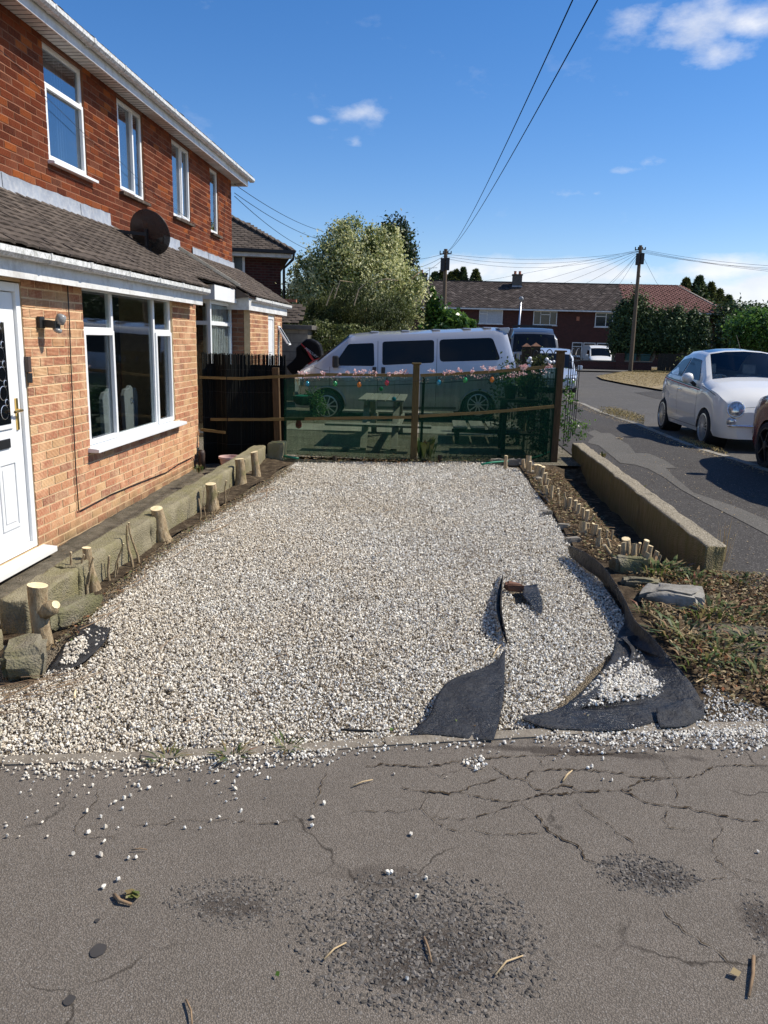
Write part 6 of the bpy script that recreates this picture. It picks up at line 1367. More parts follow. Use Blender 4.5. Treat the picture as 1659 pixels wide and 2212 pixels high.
wt = thing('wooden_gate', 'dark weathered wooden gate behind the rear of the silver van', 'gate', (1.2, 16.4, .1))
for i in range(5): a = PY(1100 + i * 6, 762 + i, 16.2); mb = MB(); mb.box((a.x, 16.2, .12), (a.x + .035, 16.25, a.z + .02 * (i % 2))); mb.build('picket', 'grey_wood' if i % 2 else 'dark_wood', wt)
for y in (783, 800): a = PY(1098, y, 16.1); b = PY(1132, y - 2, 16.1); mb = MB(); mb.beam(a, b, .03, .08); mb.build('cross_rail', 'dark_wood', wt)

# ================================================================= vehicles
def I(x, t): return float(np.interp(x, [p[0] for p in t], [p[1] for p in t]))
def wheel(parent, x, y, z, r, rr, n, sgn, w=.19, two=False, hubcol='alloy', spoke=.022):
    rot = Matrix.Rotation(R(-90 * sgn), 3, 'X')   # lathe axis z -> outward y
    t = MB(); t.lathe([(rr, -w), (r * .93, -w), (r, -w * .85), (r, -.02), (r * .95, 0), (rr * 1.04, .004), (rr, -.01)], (x, y, z), 28, rot, close=False); o = t.build('wheel', 'tyre', parent, 40)
    m_ = MB(); m_.lathe([(rr * .99, -.06), (rr * 1.02, .0), (rr * .93, .003), (rr * .90, -.03)], (x, y, z), 28, rot, close=False)
    for i in range(n):
        a = 2 * math.pi * i / n; d = Vector((math.cos(a), 0, math.sin(a))); c = Vector((x, y - .004 * sgn, z)); m_.beam(c + d * rr * .2, c + d * rr * .95 - Vector((0, sgn * .006, 0)), spoke, .02, up=(0, 1, 0))
    m_.lathe([(rr * .26, -.03), (rr * .26, .0), (rr * .18, .008), (.001, .008)], (x, y, z), 16, rot, close=False); m_.build('rim', hubcol, o)
    b = MB(); b.lathe([(.001, -.05), (rr * .97, -.055)], (x, y, z), 20, rot, close=False); b.build('brake_disc', 'iron', o)
class Car:
    def __init__(s, name, label, cat, loc, rz, T, paint, scale=1, group=None):
        s.T = T; s.r = thing(name, label, cat, loc, group, (0, 0, rz)); s.r.scale = (scale,) * 3; s.paint = paint
    def prof(s, x):
        T = s.T; w = I(x, T['w']); W_ = T['half'] * w; zb = T['zb']; 
        for hx in T['hubs']:
            d = abs(x - hx); ra = T['arch']
            if d < ra: zb = max(zb, T['hz'] + math.sqrt(ra * ra - d * d))
        belt = I(x, T['belt']); z = lambda f: zb + (belt - zb) * f; bul = T.get('bulge', [1, 1.0, 1.0, .99])
        p = [(W_ * bul[0] * (.93 if zb <= T['zb'] + .01 else .985), zb), (W_ * .985, z(.2)), (W_, z(.5)), (W_ * 1.0, z(.8)), (W_ * .965, belt)]
        y5 = I(x, T['y5']); y6 = I(x, T['y6']); p += [(y5, I(x, T['wt'])), (y6, I(x, T['rf'])), (y6 * .55, I(x, T['rf']) + I(x, T['cr']) * .75), (0, I(x, T['rf']) + I(x, T['cr']))]
        return p
    def y_at(s, x, z):
        p = s.prof(x)
        for a, b in zip(p[:-1], p[1:]):
            if a[1] <= z <= b[1] and b[1] > a[1]: return a[0] + (b[0] - a[0]) * (z - a[1]) / (b[1] - a[1])
        return p[4][0]
    def body(s, fm=None, mats=None):
        T = s.T; xs = set(np.linspace(T['x0'], T['x1'], T.get('n', 40)).round(4)) | set(T.get('st', []))
        for hx in T['hubs']: xs |= set((hx + T['arch'] * np.cos(np.linspace(0, math.pi, 15))).round(4))
        xs = sorted(x for x in xs if T['x0'] <= x <= T['x1']); mb = MB(); vs = []; K = 9; 
        for x in xs:
            p = s.prof(x); vs += [(x, y, z) for y, z in p] + [(x, -y, z) for y, z in p[-2::-1]]
        n = 2 * K - 1; fs = []; ms = []
        for i in range(len(xs) - 1):
            xm = (xs[i] + xs[i + 1]) / 2
            for k in range(n - 1):
                kk = k if k < K - 1 else n - 2 - k; mt = fm(xm, kk) if fm else 0
                if mt is not None: fs.append((i * n + k, i * n + k + 1, (i + 1) * n + k + 1, (i + 1) * n + k)); ms.append(mt)
        fs.append(tuple(range(n))); fs.append(tuple((len(xs) - 1) * n + k for k in range(n - 1, -1, -1))); ms += [0, 0]
        mb.v = vs; mb.f = fs; mb.m = ms; mb.t = [.5] * len(fs)
        o = mb.build('body', mats or [s.paint], s.r, 38)
        u = MB(); u.box((T['x0'] + .12, -T['half'] * .8, T['zb'] + .02), (T['x1'] - .1, T['half'] * .8, T['zb'] + .35)); u.build('underbody', 'black_plastic', s.r); return o
    def panel(s, name, poly, mat, eps=.006, sides=(1, -1), parent=None, r=0.0, thick=0):
        pts = poly
        if r:
            pts = []; n = len(poly)
            for i in range(n):
                a, b, c = Vector(poly[i - 1]), Vector(poly[i]), Vector(poly[(i + 1) % n]); u = b + (a - b).normalized() * r; v = b + (c - b).normalized() * r
                for f in (0, .33, .67, 1): pts.append(tuple((u.lerp(b, f)).lerp(b.lerp(v, f), f)))
        for sg in sides:
            mb = MB(); v = [(x, sg * (s.y_at(x, z) + eps), z) for x, z in pts]; 
            if sg > 0: v = v[::-1]
            mb.add(v, [tuple(range(len(v)))]); o = mb.build(name, mat, parent or s.r)
    def line(s, pts, mat='black_plastic', w=.008, eps=.003, sides=(1, -1), name='panel_gap'):
        mb = MB()
        for sg in sides:
            for (x0, z0), (x1, z1) in zip(pts[:-1], pts[1:]):
                k = max(1, int(math.hypot(x1 - x0, z1 - z0) / .08)); 
                for i in range(k):
                    a = (x0 + (x1 - x0) * i / k, z0 + (z1 - z0) * i / k); b = (x0 + (x1 - x0) * (i + 1) / k, z0 + (z1 - z0) * (i + 1) / k); d = Vector((b[0] - a[0], b[1] - a[1])).normalized(); nn = (-d.y * w / 2, d.x * w / 2)
                    q = [(a[0] - nn[0], a[1] - nn[1]), (b[0] - nn[0], b[1] - nn[1]), (b[0] + nn[0], b[1] + nn[1]), (a[0] + nn[0], a[1] + nn[1])]
                    mb.add([(x, sg * (s.y_at(x, z) + eps), z) for x, z in q], [(0, 1, 2, 3)])
        mb.build(name, mat, s.r)
# --- silver van in the next garden
VT = dict(x0=-.62, x1=3.62, half=.92, zb=.20, hubs=[0, 2.92], hz=.26, arch=.345, w=[(-.64, .80), (-.55, .90), (-.35, .97), (.1, 1), (3.3, 1), (3.62, .97)],
          belt=[(-.62, .72), (-.45, .80), (-.2, .93), (.1, .98), (1.0, 1.01), (3.2, 1.17), (3.6, 1.10)], wt=[(-.62, .75), (-.55, .87), (-.33, .99), (-.20, 1.05), (.40, 1.47), (.9, 1.50), (2.1, 1.58), (3.2, 1.65), (3.4, 1.6), (3.62, 1.12)],
          rf=[(-.62, .77), (-.57, .88), (-.33, 1.01), (-.20, 1.07), (.41, 1.55), (.9, 1.61), (1.9, 1.665), (2.8, 1.72), (3.36, 1.76), (3.44, 1.70), (3.62, 1.14)], cr=[(-.62, .0), (-.3, .03), (0, .05), (.5, .07), (3.3, .07), (3.62, .03)],
          y5=[(-.62, .70), (-.25, .80), (.4, .82), (3.4, .82), (3.62, .84)], y6=[(-.62, .62), (-.25, .74), (.4, .74), (3.4, .74), (3.62, .80)], n=48, st=[-.20, .41])
d_ = R(6)
V = Car('silver_van', 'lowered silver panel van with tinted windows parked behind the green netting', 'van', (-2.09 - math.sin(d_) * .92, 15.1 + math.cos(d_) * .92, .11), d_, VT, 'paint_silver')
def vfm(x, k): return 1 if (-.20 < x < .41 and k >= 6) else 0
V.body(vfm, ['paint_silver', 'tinted_glass'])
V.panel('window', [(.12, 1.02), (.40, 1.43), (.88, 1.46), (.90, 1.03)], 'tinted_glass', r=.04); V.panel('window', [(1.05, 1.05), (1.045, 1.49), (2.03, 1.545), (2.04, 1.12)], 'tinted_glass', r=.05); V.panel('window', [(2.15, 1.14), (2.13, 1.555), (3.15, 1.615), (3.32, 1.20)], 'tinted_glass', r=.07)
V.line([(.05, 1.0), (.05, .62)]); V.line([(.96, 1.5), (.97, .24)]); V.line([(2.09, 1.57), (2.09, .24)]); V.line([(-.5, .62), (.9, .66), (2.1, .74), (3.5, .86)], w=.014, mat='paint_grey', name='side_moulding'); V.line([(.97, .24), (2.5, .26)], w=.05, mat='paint_grey', name='sill_skirt')
V.line([(-.30, 1.0), (-.1, .93), (.02, .92)])
for x in (.90, 1.07):
    for sg in (1, -1): mb = MB(); y = V.y_at(x, .96) + .012; mb.cbox((x, sg * y, .955), (.075, .03, .12)); mb.build('door_handle', 'black_plastic', V.r, bevel=.008)
for sg in (1, -1):
    mb = MB(); mb.cbox((.16, sg * 1.03, 1.10), (.12, .16, .22)); mb.cbox((.2, sg * .95, 1.03), (.06, .1, .06)); mb.build('mirror', 'black_plastic', V.r, bevel=.025)
    for hx, hz_ in ((0, .25), (2.92, .34)):
        wheel(V.r, hx, sg * .905, hz_, .285, .205, 10, sg)
        a = MB(); k = 16; vs = []
        for i in range(k + 1): t_ = math.pi * i / k; 
        pts_ = [(hx + .36 * math.cos(math.pi * i / k), .26 + .36 * math.sin(math.pi * i / k)) for i in range(k + 1)]
        a.tube([(x, sg * (V.y_at(x, z) + .002), z) for x, z in pts_], .018, 6); a.build('wheel_arch', 'paint_silver', V.r, True)
        g_ = MB(); g_.lathe([(.001, -.3), (.34, -.3), (.34, -.02)], (hx, sg * .90, .26), 20, Matrix.Rotation(R(-90 * sg), 3, 'X'), close=False); g_.build('wheel_well', 'black_plastic', V.r)
    mb = MB(); mb.cbox((-.535, sg * .76, .70), (.10, .26, .15), Matrix.Rotation(R(-28 * sg), 3, 'Z')); mb.build('headlight', 'head_lamp', V.r, bevel=.02)
    mb = MB(); mb.box((3.54, sg * .80 - .06, .72), (3.625, sg * .80 + .06, 1.0)); mb.build('tail_light', 'red_plastic', V.r)
mb = MB(); mb.cbox((-.57, 0, .40), (.16, 1.64, .22)); mb.build('front_bumper', 'paint_grey', V.r, bevel=.04); mb = MB(); mb.cbox((-.60, 0, .66), (.06, 1.0, .12)); mb.build('grille', 'black_plastic', V.r)
mb = MB(); mb.cbox((3.60, 0, .48), (.14, 1.7, .24)); mb.build('rear_bumper', 'paint_grey', V.r, bevel=.04)
mb = MB(); mb.prism([(3.25, -.74, 1.80), (3.47, -.76, 1.815), (3.49, -.76, 1.78), (3.46, -.76, 1.70), (3.38, -.76, 1.70)], (0, 1.50, 0)); mb.build('spoiler', 'paint_silver', V.r, bevel=.012)
for x in (.9, 1.5, 2.1, 2.7, 3.1): mb = MB(); zr = I(x, VT['rf']); mb.cbox((x, 0, zr + .058), (.16, 1.0, .03)); mb.build('roof_rib', 'paint_silver', V.r, bevel=.012)
mb = MB(); mb.beam((-.20, .55, 1.115), (.04, .1, 1.30), .012, .012); mb.beam((-.20, -.1, 1.13), (.04, -.5, 1.30), .012, .012); mb.build('wiper', 'black_plastic', V.r)
# --- white small hatchback
FT = dict(x0=0, x1=3.55, half=.815, zb=.19, hubs=[.72, 3.02], hz=.27, arch=.325, w=[(0, .66), (.03, .78), (.08, .87), (.18, .93), (.35, .965), (.6, .99), (1.2, 1), (2.9, .99), (3.3, .92), (3.48, .82), (3.55, .7)],
          belt=[(0, .56), (.06, .68), (.15, .76), (.35, .84), (.7, .90), (1.0, .93), (1.6, .95), (2.6, .99), (3.1, 1.0), (3.4, .92), (3.55, .75)],
          wt=[(0, .58), (.06, .70), (.15, .79), (.35, .88), (.7, .95), (.98, .99), (1.52, 1.36), (2.1, 1.39), (2.7, 1.34), (3.0, 1.18), (3.3, 1.03), (3.5, .90), (3.55, .78)],
          rf=[(0, .59), (.06, .71), (.15, .81), (.35, .90), (.7, .98), (.98, 1.02), (1.55, 1.42), (2.0, 1.45), (2.5, 1.43), (2.8, 1.34), (3.1, 1.17), (3.35, 1.02), (3.5, .91), (3.55, .79)], cr=[(0, .0), (.2, .03), (.9, .05), (1.0, .05), (1.6, .055), (2.8, .05), (3.55, .01)],
          y5=[(0, .46), (.15, .58), (.5, .68), (.98, .72), (1.55, .60), (2.7, .58), (3.2, .62), (3.5, .6), (3.55, .5)], y6=[(0, .40), (.15, .50), (.5, .60), (.98, .64), (1.55, .53), (2.7, .50), (3.2, .55), (3.5, .5), (3.55, .4)], n=56, st=[.98, 1.53, 2.78])
def surf(c, y, z):
    for i in range(200):
        if c.y_at(i * .005, z) >= abs(y): return i * .005
    return 0
def small_car(name, label, loc, rz, paint, scale, roof, spokes, white=True):
    c = Car(name, label, 'car', loc, rz, FT, paint, scale)
    def fm(x, k):
        if .98 < x < 1.53 and k >= 6: return 2
        if 1.6 < x < 2.78 and k >= 6: return 1
        if 2.78 < x < 3.2 and k >= 6: return 3
        return 0
    c.body(fm, [paint, roof, 'car_glass', 'tinted_glass'])
    c.panel('window', [(1.20, .985), (1.60, 1.305), (2.10, 1.335), (2.12, 1.01)], 'tinted_glass', r=.03, eps=.008); c.panel('window', [(2.19, 1.01), (2.17, 1.335), (2.62, 1.29), (2.98, 1.06), (2.9, 1.03)], 'tinted_glass', r=.03, eps=.008)
    c.line([(1.12, 1.0), (1.10, .7), (1.14, .3)]); c.line([(2.15, .98), (2.18, .6), (2.08, .3)]); c.line([(1.14, .26), (2.65, .26)]); c.line([(.36, .80), (.6, .86), (.95, .91)]); c.line([(1.2, .46), (2.6, .46)], w=.03, mat=paint, eps=.012, name='side_moulding')
    for sg in (1, -1):
        for hx in FT['hubs']:
            wheel(c.r, hx, sg * .80, .285, .285, .215, spokes, sg, hubcol='alloy' if white else 'iron', spoke=.016); g_ = MB(); g_.lathe([(.001, -.3), (.322, -.3), (.322, -.03)], (hx, sg * .795, .27), 20, Matrix.Rotation(R(-90 * sg), 3, 'X'), close=False); g_.build('wheel_well', 'black_plastic', c.r)
        q = Vector((-1, sg * .42, .18)).normalized().to_track_quat('Z', 'Y').to_matrix(); hl = Vector((surf(c, .585, .60) - .012, sg * .575, .625))
        mb = MB(); mb.lathe([(.088, -.05), (.122, -.02), (.122, .012), (.112, .02), (.108, .008)], hl, 24, q, close=False); mb.build('headlight_rim', 'chrome', c.r, True); mb = MB(); mb.lathe([(.108, .006), (.09, .02), (.04, .03), (.001, .032)], hl, 24, q, close=False); h_ = mb.build('headlight', 'head_lamp', c.r, True)
        fl = Vector((surf(c, .62, .45) - .0, sg * .615, .445)); q2 = Vector((-1, sg * .45, 0)).normalized().to_track_quat('Z', 'Y').to_matrix(); mb = MB(); mb.lathe([(.05, -.03), (.07, -.01), (.066, .012), (.03, .02), (.001, .022)], fl, 20, q2, close=False); mb.build('fog_lamp', 'head_lamp', c.r, True)
        mb = MB(); mb.lathe([(.02, -.10), (.07, -.07), (.085, 0), (.07, .05), (.02, .075)], (1.27, sg * .92, 1.02), 16, Matrix.Rotation(R(90), 3, 'X')); o = mb.build('mirror', paint, c.r, True); mb = MB(); mb.beam((1.26, sg * .88, .97), (1.30, sg * .79, .90), .05, .04); mb.build('mirror_arm', 'black_plastic', c.r)
        mb = MB(); y = c.y_at(2.02, .80); mb.cbox((2.02, sg * (y + .014), .80), (.14, .022, .026)); mb.build('door_handle', 'chrome', c.r, bevel=.006)
    mb = MB(); mb.cbox((-.012, 0, .345), (.06, .62, .14)); mb.build('grille', 'navy_plastic', c.r, bevel=.02)
    mb = MB(); mb.tube([(surf(c, y_, .385) - .012, y_, .385) for y_ in (.66, .58, .50, .40, .2, 0, -.2, -.40, -.50, -.58, -.66)], .017, 8); mb.build('chrome_bar', 'chrome', c.r, True)
    mb = MB(); mb.tube([(surf(c, y_, .70 - .10 * abs(y_)) - .002, y_, .70 - .10 * abs(y_)) for y_ in (-.62, -.5, -.35, -.2, 0, .2, .35, .5, .62)], .004, 4); mb.build('bonnet_gap', 'black_plastic', c.r)
    mb = MB(); mb.cbox((.035, .10, .575), (.02, .20, .02)); mb.cbox((.035, -.10, .575), (.02, .20, .02)); mb.build('badge_bar', 'chrome', c.r)
    mb = MB(); mb.beam((1.03, .45, 1.055), (1.05, -.15, 1.10), .014, .012); mb.beam((1.03, -.1, 1.08), (1.06, -.6, 1.06), .014, .012); mb.build('wiper', 'black_plastic', c.r)
    mb = MB(); mb.tube([(1.7, 0, 1.49), (1.95, 0, 1.72)], .004, 5); mb.build('aerial', 'black_plastic', c.r)
    mb = MB(); mb.box((1.0, -.62, .70), (1.35, .62, .93)); mb.box((1.4, -.70, .35), (3.2, .70, .40)); mb.build('dashboard', 'chair_fabric' if white else 'black_plastic', c.r, bevel=.03)
    for yy in (-.33, .33):
        mb = MB(); mb.prism([(1.75, yy - .22, .4), (1.95, yy - .22, .4), (2.12, yy - .2, 1.06), (2.02, yy - .2, 1.08)], (0, .43, 0)); mb.prism([(2.03, yy - .1, 1.08), (2.10, yy - .1, 1.08), (2.13, yy - .1, 1.24), (2.06, yy - .1, 1.25)], (0, .22, 0)); mb.build('seat', 'curtain' if white else 'black_plastic', c.r, bevel=.03)
    q = Vector((-.85, 0, .5)).to_track_quat('Z', 'Y').to_matrix(); mb = MB(); mb.lathe([(.165, -.012), (.185, 0), (.165, .012), (.15, 0), (.165, -.012)], (1.47, -.33 if not white else -.33 + .66, .93), 22, q, close=False); mb.cbox((1.47, -.33 if not white else .33, .93), (.02, .3, .04), q); mb.build('steering_wheel', 'chair_fabric', c.r, True)
    return c
fx = small_car('white_hatchback', 'small white hatchback with a red, white and green side stripe and dark roof', (4.38 + .856, 12.55, .06), R(90), 'paint_white', 1.05, 'paint_navy', 18)
for m_, dz in (('stripe_red', 0), ('white_plastic', .014), ('stripe_green', .028)): fx.line([(1.0, .845 + dz), (1.6, .87 + dz), (2.4, .91 + dz), (3.1, .955 + dz)], w=.013, mat=m_, eps=.004, name='side_stripe')
t = thing('toy_figure', 'small doll with a red hat standing on the dashboard of the white hatchback', 'toy', (5.38, 13.75, 1.0)); p = Vector((5.32, 13.86, 1.04)); mb = MB(); mb.lathe([(.005, -.01), (.05, .0), (.055, .05), (.03, .08)], p, 12); mb.build('face', 'petal_pink', t, True); mb = MB(); mb.lathe([(.058, .05), (.056, .075), (.03, .115), (.004, .125)], p, 12); mb.build('hat', 'red_plastic', t, True); mb = MB(); mb.lathe([(.03, -.06), (.045, -.02), (.02, .0)], p, 10); mb.build('body', 'navy_plastic', t)
small_car('red_hatchback', 'dark red hatchback cut off by the right edge of the picture', (4.45 + .9, 11.72, .05), R(-90), 'paint_red', 1.12, 'paint_red', 5, False)
# --- outboard motor on a small boat, between the block wall and the van
bt = thing('small_boat', 'white and red small boat on the far side of the silver van', 'boat', (-1.6, 19.5, .3)); mb = MB(); hx = [(-2.35, 17.9), (0.9, 20.1)]
P_ = PY(662, 800, 18.2)
ax = Vector((.83, .56, 0)); nn = Vector((-.56, .83, 0)); o0 = Vector((P_.x + .15, 18.2, .75)); vs = []
for i in range(9):
    f = i / 8; c = o0 + ax * (f * 3.6); hw = .75 * math.sin(min(1, (1.15 - f) * 1.25) * math.pi / 2) if f < .99 else .03; up = .1 * f
    vs += [c + nn * hw + Vector((0, 0, .45 + up)), c + nn * hw * .8 + Vector((0, 0, .1)), c + Vector((0, 0, -.1)), c - nn * hw * .8 + Vector((0, 0, .1)), c - nn * hw + Vector((0, 0, .45 + up))]
mb.add(vs, [(5 * i + k, 5 * i + 5 + k, 5 * i + 6 + k, 5 * i + 1 + k) for i in range(8) for k in range(4)] + [(0, 1, 2, 3, 4)] + [(5 * i + 0, 5 * i + 4, 5 * i + 9, 5 * i + 5) for i in range(8)]); mb.build('hull', 'white_board', bt)
mb = MB(); mb.tube([vs[5 * i + 4] + Vector((0, 0, .0)) for i in range(9)], .035, 6); mb.build('rubbing_strake', 'red_plastic', bt)
mb = MB(); mb.beam(o0 + Vector((.2, .1, -.55)), o0 + ax * 3 + Vector((0, 0, -.45)), .1, .1); [mb.beam(o0 + ax * q_ + nn * .5 + Vector((0, 0, -.5)), o0 + ax * q_ - nn * .5 + Vector((0, 0, -.5)), .08, .08) for q_ in (.4, 1.8)]; mb.build('trailer_frame', 'iron', bt)
for sg in (1, -1): mb = MB(); c = o0 + ax * 1.3 + nn * .6 * sg; mb.lathe([(.1, -.06), (.22, -.06), (.24, 0), (.22, .06), (.1, .06)], (c.x, c.y, .33), 18, Vector((-.56, .83, 0)).to_track_quat('Z', 'Y').to_matrix()); mb.build('trailer_wheel', 'tyre', bt)
YM = 17.8
def om(X, Y): q = PY(576 + X * .2083, 720 + Y * .2083, YM); return Vector((q.x, YM, q.z))
mo = thing('outboard_motor', 'black outboard motor with white lettering and a red stripe, tilted up beside the van', 'outboard motor', tuple(om(400, 430)))
def slab(name, pts, y0, y1, mat, parent, bev=.02): mb = MB(); mb.prism([om(*p) + Vector((0, y0, 0)) for p in pts], (0, y1 - y0, 0)); return mb.build(name, mat, parent, bevel=bev)
cw = slab('cowling', [(365, 100), (420, 60), (465, 52), (530, 85), (560, 115), (580, 180), (583, 240), (560, 262), (500, 282), (450, 240), (400, 190), (370, 140)], -.17, .17, 'paint_black', mo, .05)
slab('midsection', [(370, 105), (320, 140), (310, 150), (312, 240), (270, 290), (205, 343), (262, 420), (330, 410), (420, 320), (500, 290), (440, 240), (390, 180)], -.09, .09, 'paint_black', mo, .03)
slab('lower_unit', [(205, 343), (262, 425), (300, 425), (330, 370), (290, 300)], -.05, .05, 'black_plastic', mo, .02)
slab('red_stripe', [(368, 97), (380, 110), (430, 160), (460, 190), (480, 235), (506, 278), (490, 284), (462, 250), (440, 205), (420, 165), (372, 118)], -.176, -.170, 'red_plastic', mo, 0)
slab('trim_edge', [(583, 238), (560, 262), (500, 283), (440, 325), (445, 312), (500, 275), (556, 254), (578, 232)], -.178, .178, 'red_plastic', mo, 0)
fc = bpy.data.curves.new('lettering', 'FONT'); fc.body = 'MERCURY'; fc.size = .19; fc.extrude = .003; fc.shear = .35; fc.space_character = 1.02; fc.materials.append(M('letter_white')); fo = bpy.data.objects.new('lettering', fc); COL.objects.link(fo)
a_, b_ = om(412, 150), om(540, 250); dd = (b_ - a_); L_ = dd.length; bpy.context.view_layer.update(); sc_ = L_ / max(.01, fo.dimensions.x) * 1.0; ang = math.atan2(dd.z, dd.x)
me = bpy.data.meshes.new_from_object(fo.evaluated_get(bpy.context.evaluated_depsgraph_get())); bpy.data.objects.remove(fo); lo = bpy.data.objects.new('lettering', me); COL.objects.link(lo); lo.parent = mo; lo.location = om(404, 158) + Vector((0, -.176, 0)) - Vector(ORG[mo.name]); lo.scale = (sc_,) * 3; lo.rotation_euler = Matrix((( math.cos(ang), -math.sin(ang), 0), (0, 0, -1), (math.sin(ang), math.cos(ang), 0))).to_euler()
# --- vehicles further off
def front_van(name, label, cat, loc, rz, paint, W_, Ht, L=4.8, hood=.75, tall=True, scale=1):
    h = Ht; hd = hood; bz = h * .50
    T = dict(x0=0, x1=L, half=W_ / 2, zb=.22, hubs=[.85, L - .9], hz=.32, arch=.38, w=[(0, .86), (.1, .95), (.5, 1), (L, 1)], belt=[(0, h * .33), (.08, h * .38), (hd, bz), (L, bz)],
             wt=[(0, h * .34), (.08, h * .40), (hd, bz + .04), (hd + .55, h * .80), (L, h * .84)], rf=[(0, h * .35), (.08, h * .41), (hd, bz + .06), (hd + .62, h * .86), (hd + 1.2, h * .96), (L, h * .97)], cr=[(0, 0), (hd, .04), (hd + .7, .03), (L, .03)],
             y5=[(0, W_ * .40), (hd, W_ * .46), (hd + .6, W_ * .43), (L, W_ * .44)], y6=[(0, W_ * .36), (hd, W_ * .42), (hd + .6, W_ * .38), (L, W_ * .40)], n=24, st=[hd, hd + .6])
    c = Car(name, label, cat, loc, rz, T, paint, scale); c.body(lambda x, k: 1 if (hd < x < hd + .6 and k >= 6) else 0, [paint, 'tinted_glass'])
    c.panel('window', [(hd + .25, bz + .08), (hd + .55, h * .76), (hd + 1.3, h * .78), (hd + 1.3, bz + .08)], 'tinted_glass', r=.03)
    for sg in (1, -1):
        for hx in T['hubs']: wheel(c.r, hx, sg * (W_ / 2 - .02), .32, .32, .2, 6, sg)
        mb = MB(); mb.cbox((.06, sg * W_ * .36, h * .34), (.14, W_ * .2, h * .085), Matrix.Rotation(R(-20 * sg), 3, 'Z')); mb.build('headlight', 'head_lamp', c.r, bevel=.03)
        mb = MB(); mb.cbox((hd + .3, sg * (W_ / 2 + .1), bz + .1), (.1, .17, .15 if not tall else .3)); mb.build('mirror', 'black_plastic' if tall else paint, c.r, bevel=.03)
    mb = MB(); mb.cbox((-.0, 0, .36), (.12, W_ * .8, .2)); mb.build('front_bumper', 'black_plastic' if tall else paint, c.r, bevel=.03); mb = MB(); mb.cbox((.02, 0, h * .30), (.08, W_ * .5, .12)); mb.build('grille', 'black_plastic', c.r); return c
def at_ground(x, y, zo=0): return G(x, y, zo)
q = PY(1160, 800, 33); gv = front_van('grey_high_roof_van', 'grey high-roof van facing the camera beyond the dark piers', 'van', (q.x - .05, 33, .05), R(90), 'paint_grey', 2.2, 2.28, 5.4)
mb = MB(); mb.box((1.6, -.75, 2.25), (1.64, .75, 2.33)); mb.box((3.2, -.75, 2.25), (3.24, .75, 2.33)); mb.build('roof_bar', 'iron', gv.r)
q = PY(1189, 800, 25.5); front_van('silver_parked_car', 'silver car facing the camera behind the wire trellis, at the kerb', 'car', (q.x + .02, 25.5, .06), R(84), 'paint_silver_car', 1.72, 1.45, 4.0, .95, False)
q = PY(1303, 778, 53.5); front_van('white_parked_van', 'small white van parked before the far terrace behind its low brick wall', 'van', (q.x, 53.5, .0), R(90), 'paint_white', 1.55, 1.62, 4.2, .8, False)

# ================================================================= buildings behind
def far_window(parent, u0, u1, z0, z1, c, vbars=(), hbars=(), fr=.06, ax='Y', mat='far_glass'):
    mb = MB()
    def bx(m_, a, b, lo, hi, d0, d1):
        if ax == 'Y': m_.box((a, c - d1, lo), (b, c - d0, hi))
    for a, b, lo, hi in [(u0, u0 + fr, z0, z1), (u1 - fr, u1, z0, z1), (u0 + fr, u1 - fr, z0, z0 + fr), (u0 + fr, u1 - fr, z1 - fr, z1)] + [(v, v + .05, z0 + fr, z1 - fr) for v in vbars] + [(h[0], h[1], h[2], h[2] + .05) for h in hbars]: bx(mb, a, b, lo, hi, .0, .05)
    bx(mb, u0 - .05, u1 + .05, z0 - .06, z0 - .005, .0, .09)
    o = mb.build('window', 'white_board', parent); g = MB(); bx(g, u0 + fr * .5, u1 - fr * .5, z0 + fr * .5, z1 - fr * .5, -.02, .012); g.build('pane', mat, o); return o
TY = 62.0
tc_ = thing('terrace_of_houses', 'long dark brick terrace with a brown roof, reddish tiled at its right end', 'houses', (8, TY, 0))
mb = MB(); mb.box((-9, TY, -.2), (21.08, TY + 7, 4.02)); mb.build('wall', 'terrace_brick', tc_)
XS = 13.95
def slope(name, mat, xa, xb, xra, xrb, tile=True, ridge=6.25, g=.17, W=.26, roll=False):
    ez, ey, ry = 4.10, TY - .35, TY + 3.2; up = Vector((0, ry - ey, ridge - ez)); L = up.length; n = int(L / g)
    def lim(r): f = r * g / L; return (xa + (xra - xa) * f, xb + (xrb - xb) * f)
    T_ = roof_tiles((0, ey, ez), (1, 0, 0), up, n, lim, mat, tc_, gauge=g, W=W, jit=1.3 if not roll else .5)
    mb = MB()
    for p, m3, t in T_: tile_geo(mb, L=g * 1.5, W=W * .96, th=.03 if not roll else .035, o=p, rot=m3, t=t, cam_=.012 if not roll else .055)
    o = mb.build(name, mat, tc_); o['kind'] = 'stuff'
    mb = MB(); mb.add([(xa - .1, ey - .02, ez - .02), (xb + .1, ey - .02, ez - .02), (xrb, ry, ridge - .01), (xra, ry, ridge - .01)], [(0, 1, 2, 3)]); mb.add([(xa - .1, TY + 7.3, ez), (xb, TY + 7.3, ez), (xrb, ry, ridge - .01), (xra, ry, ridge - .01)], [(3, 2, 1, 0)]); mb.build('roof_deck', mat, tc_)
slope('roof_tiles', 'tile_terrace', -9.3, XS, -9.3, XS); slope('roof_tiles', 'tile_red', XS + .02, 21.35, XS + .02, 18.45, g=.205, W=.33, roll=True)
mb = MB(); mb.add([(21.35, TY - .37, 4.08), (21.35, TY + 7.3, 4.08), (18.45, TY + 3.2, 6.24)], [(0, 1, 2)]); mb.build('roof_hip', 'tile_red', tc_)
mb = MB(); mb.beam((-9.3, TY + 3.2, 6.27), (XS, TY + 3.2, 6.27), .22, .10); mb.build('ridge', 'tile_terrace', tc_); mb = MB(); mb.beam((XS, TY + 3.2, 6.27), (18.45, TY + 3.2, 6.27), .22, .10); mb.build('ridge', 'tile_red', tc_)
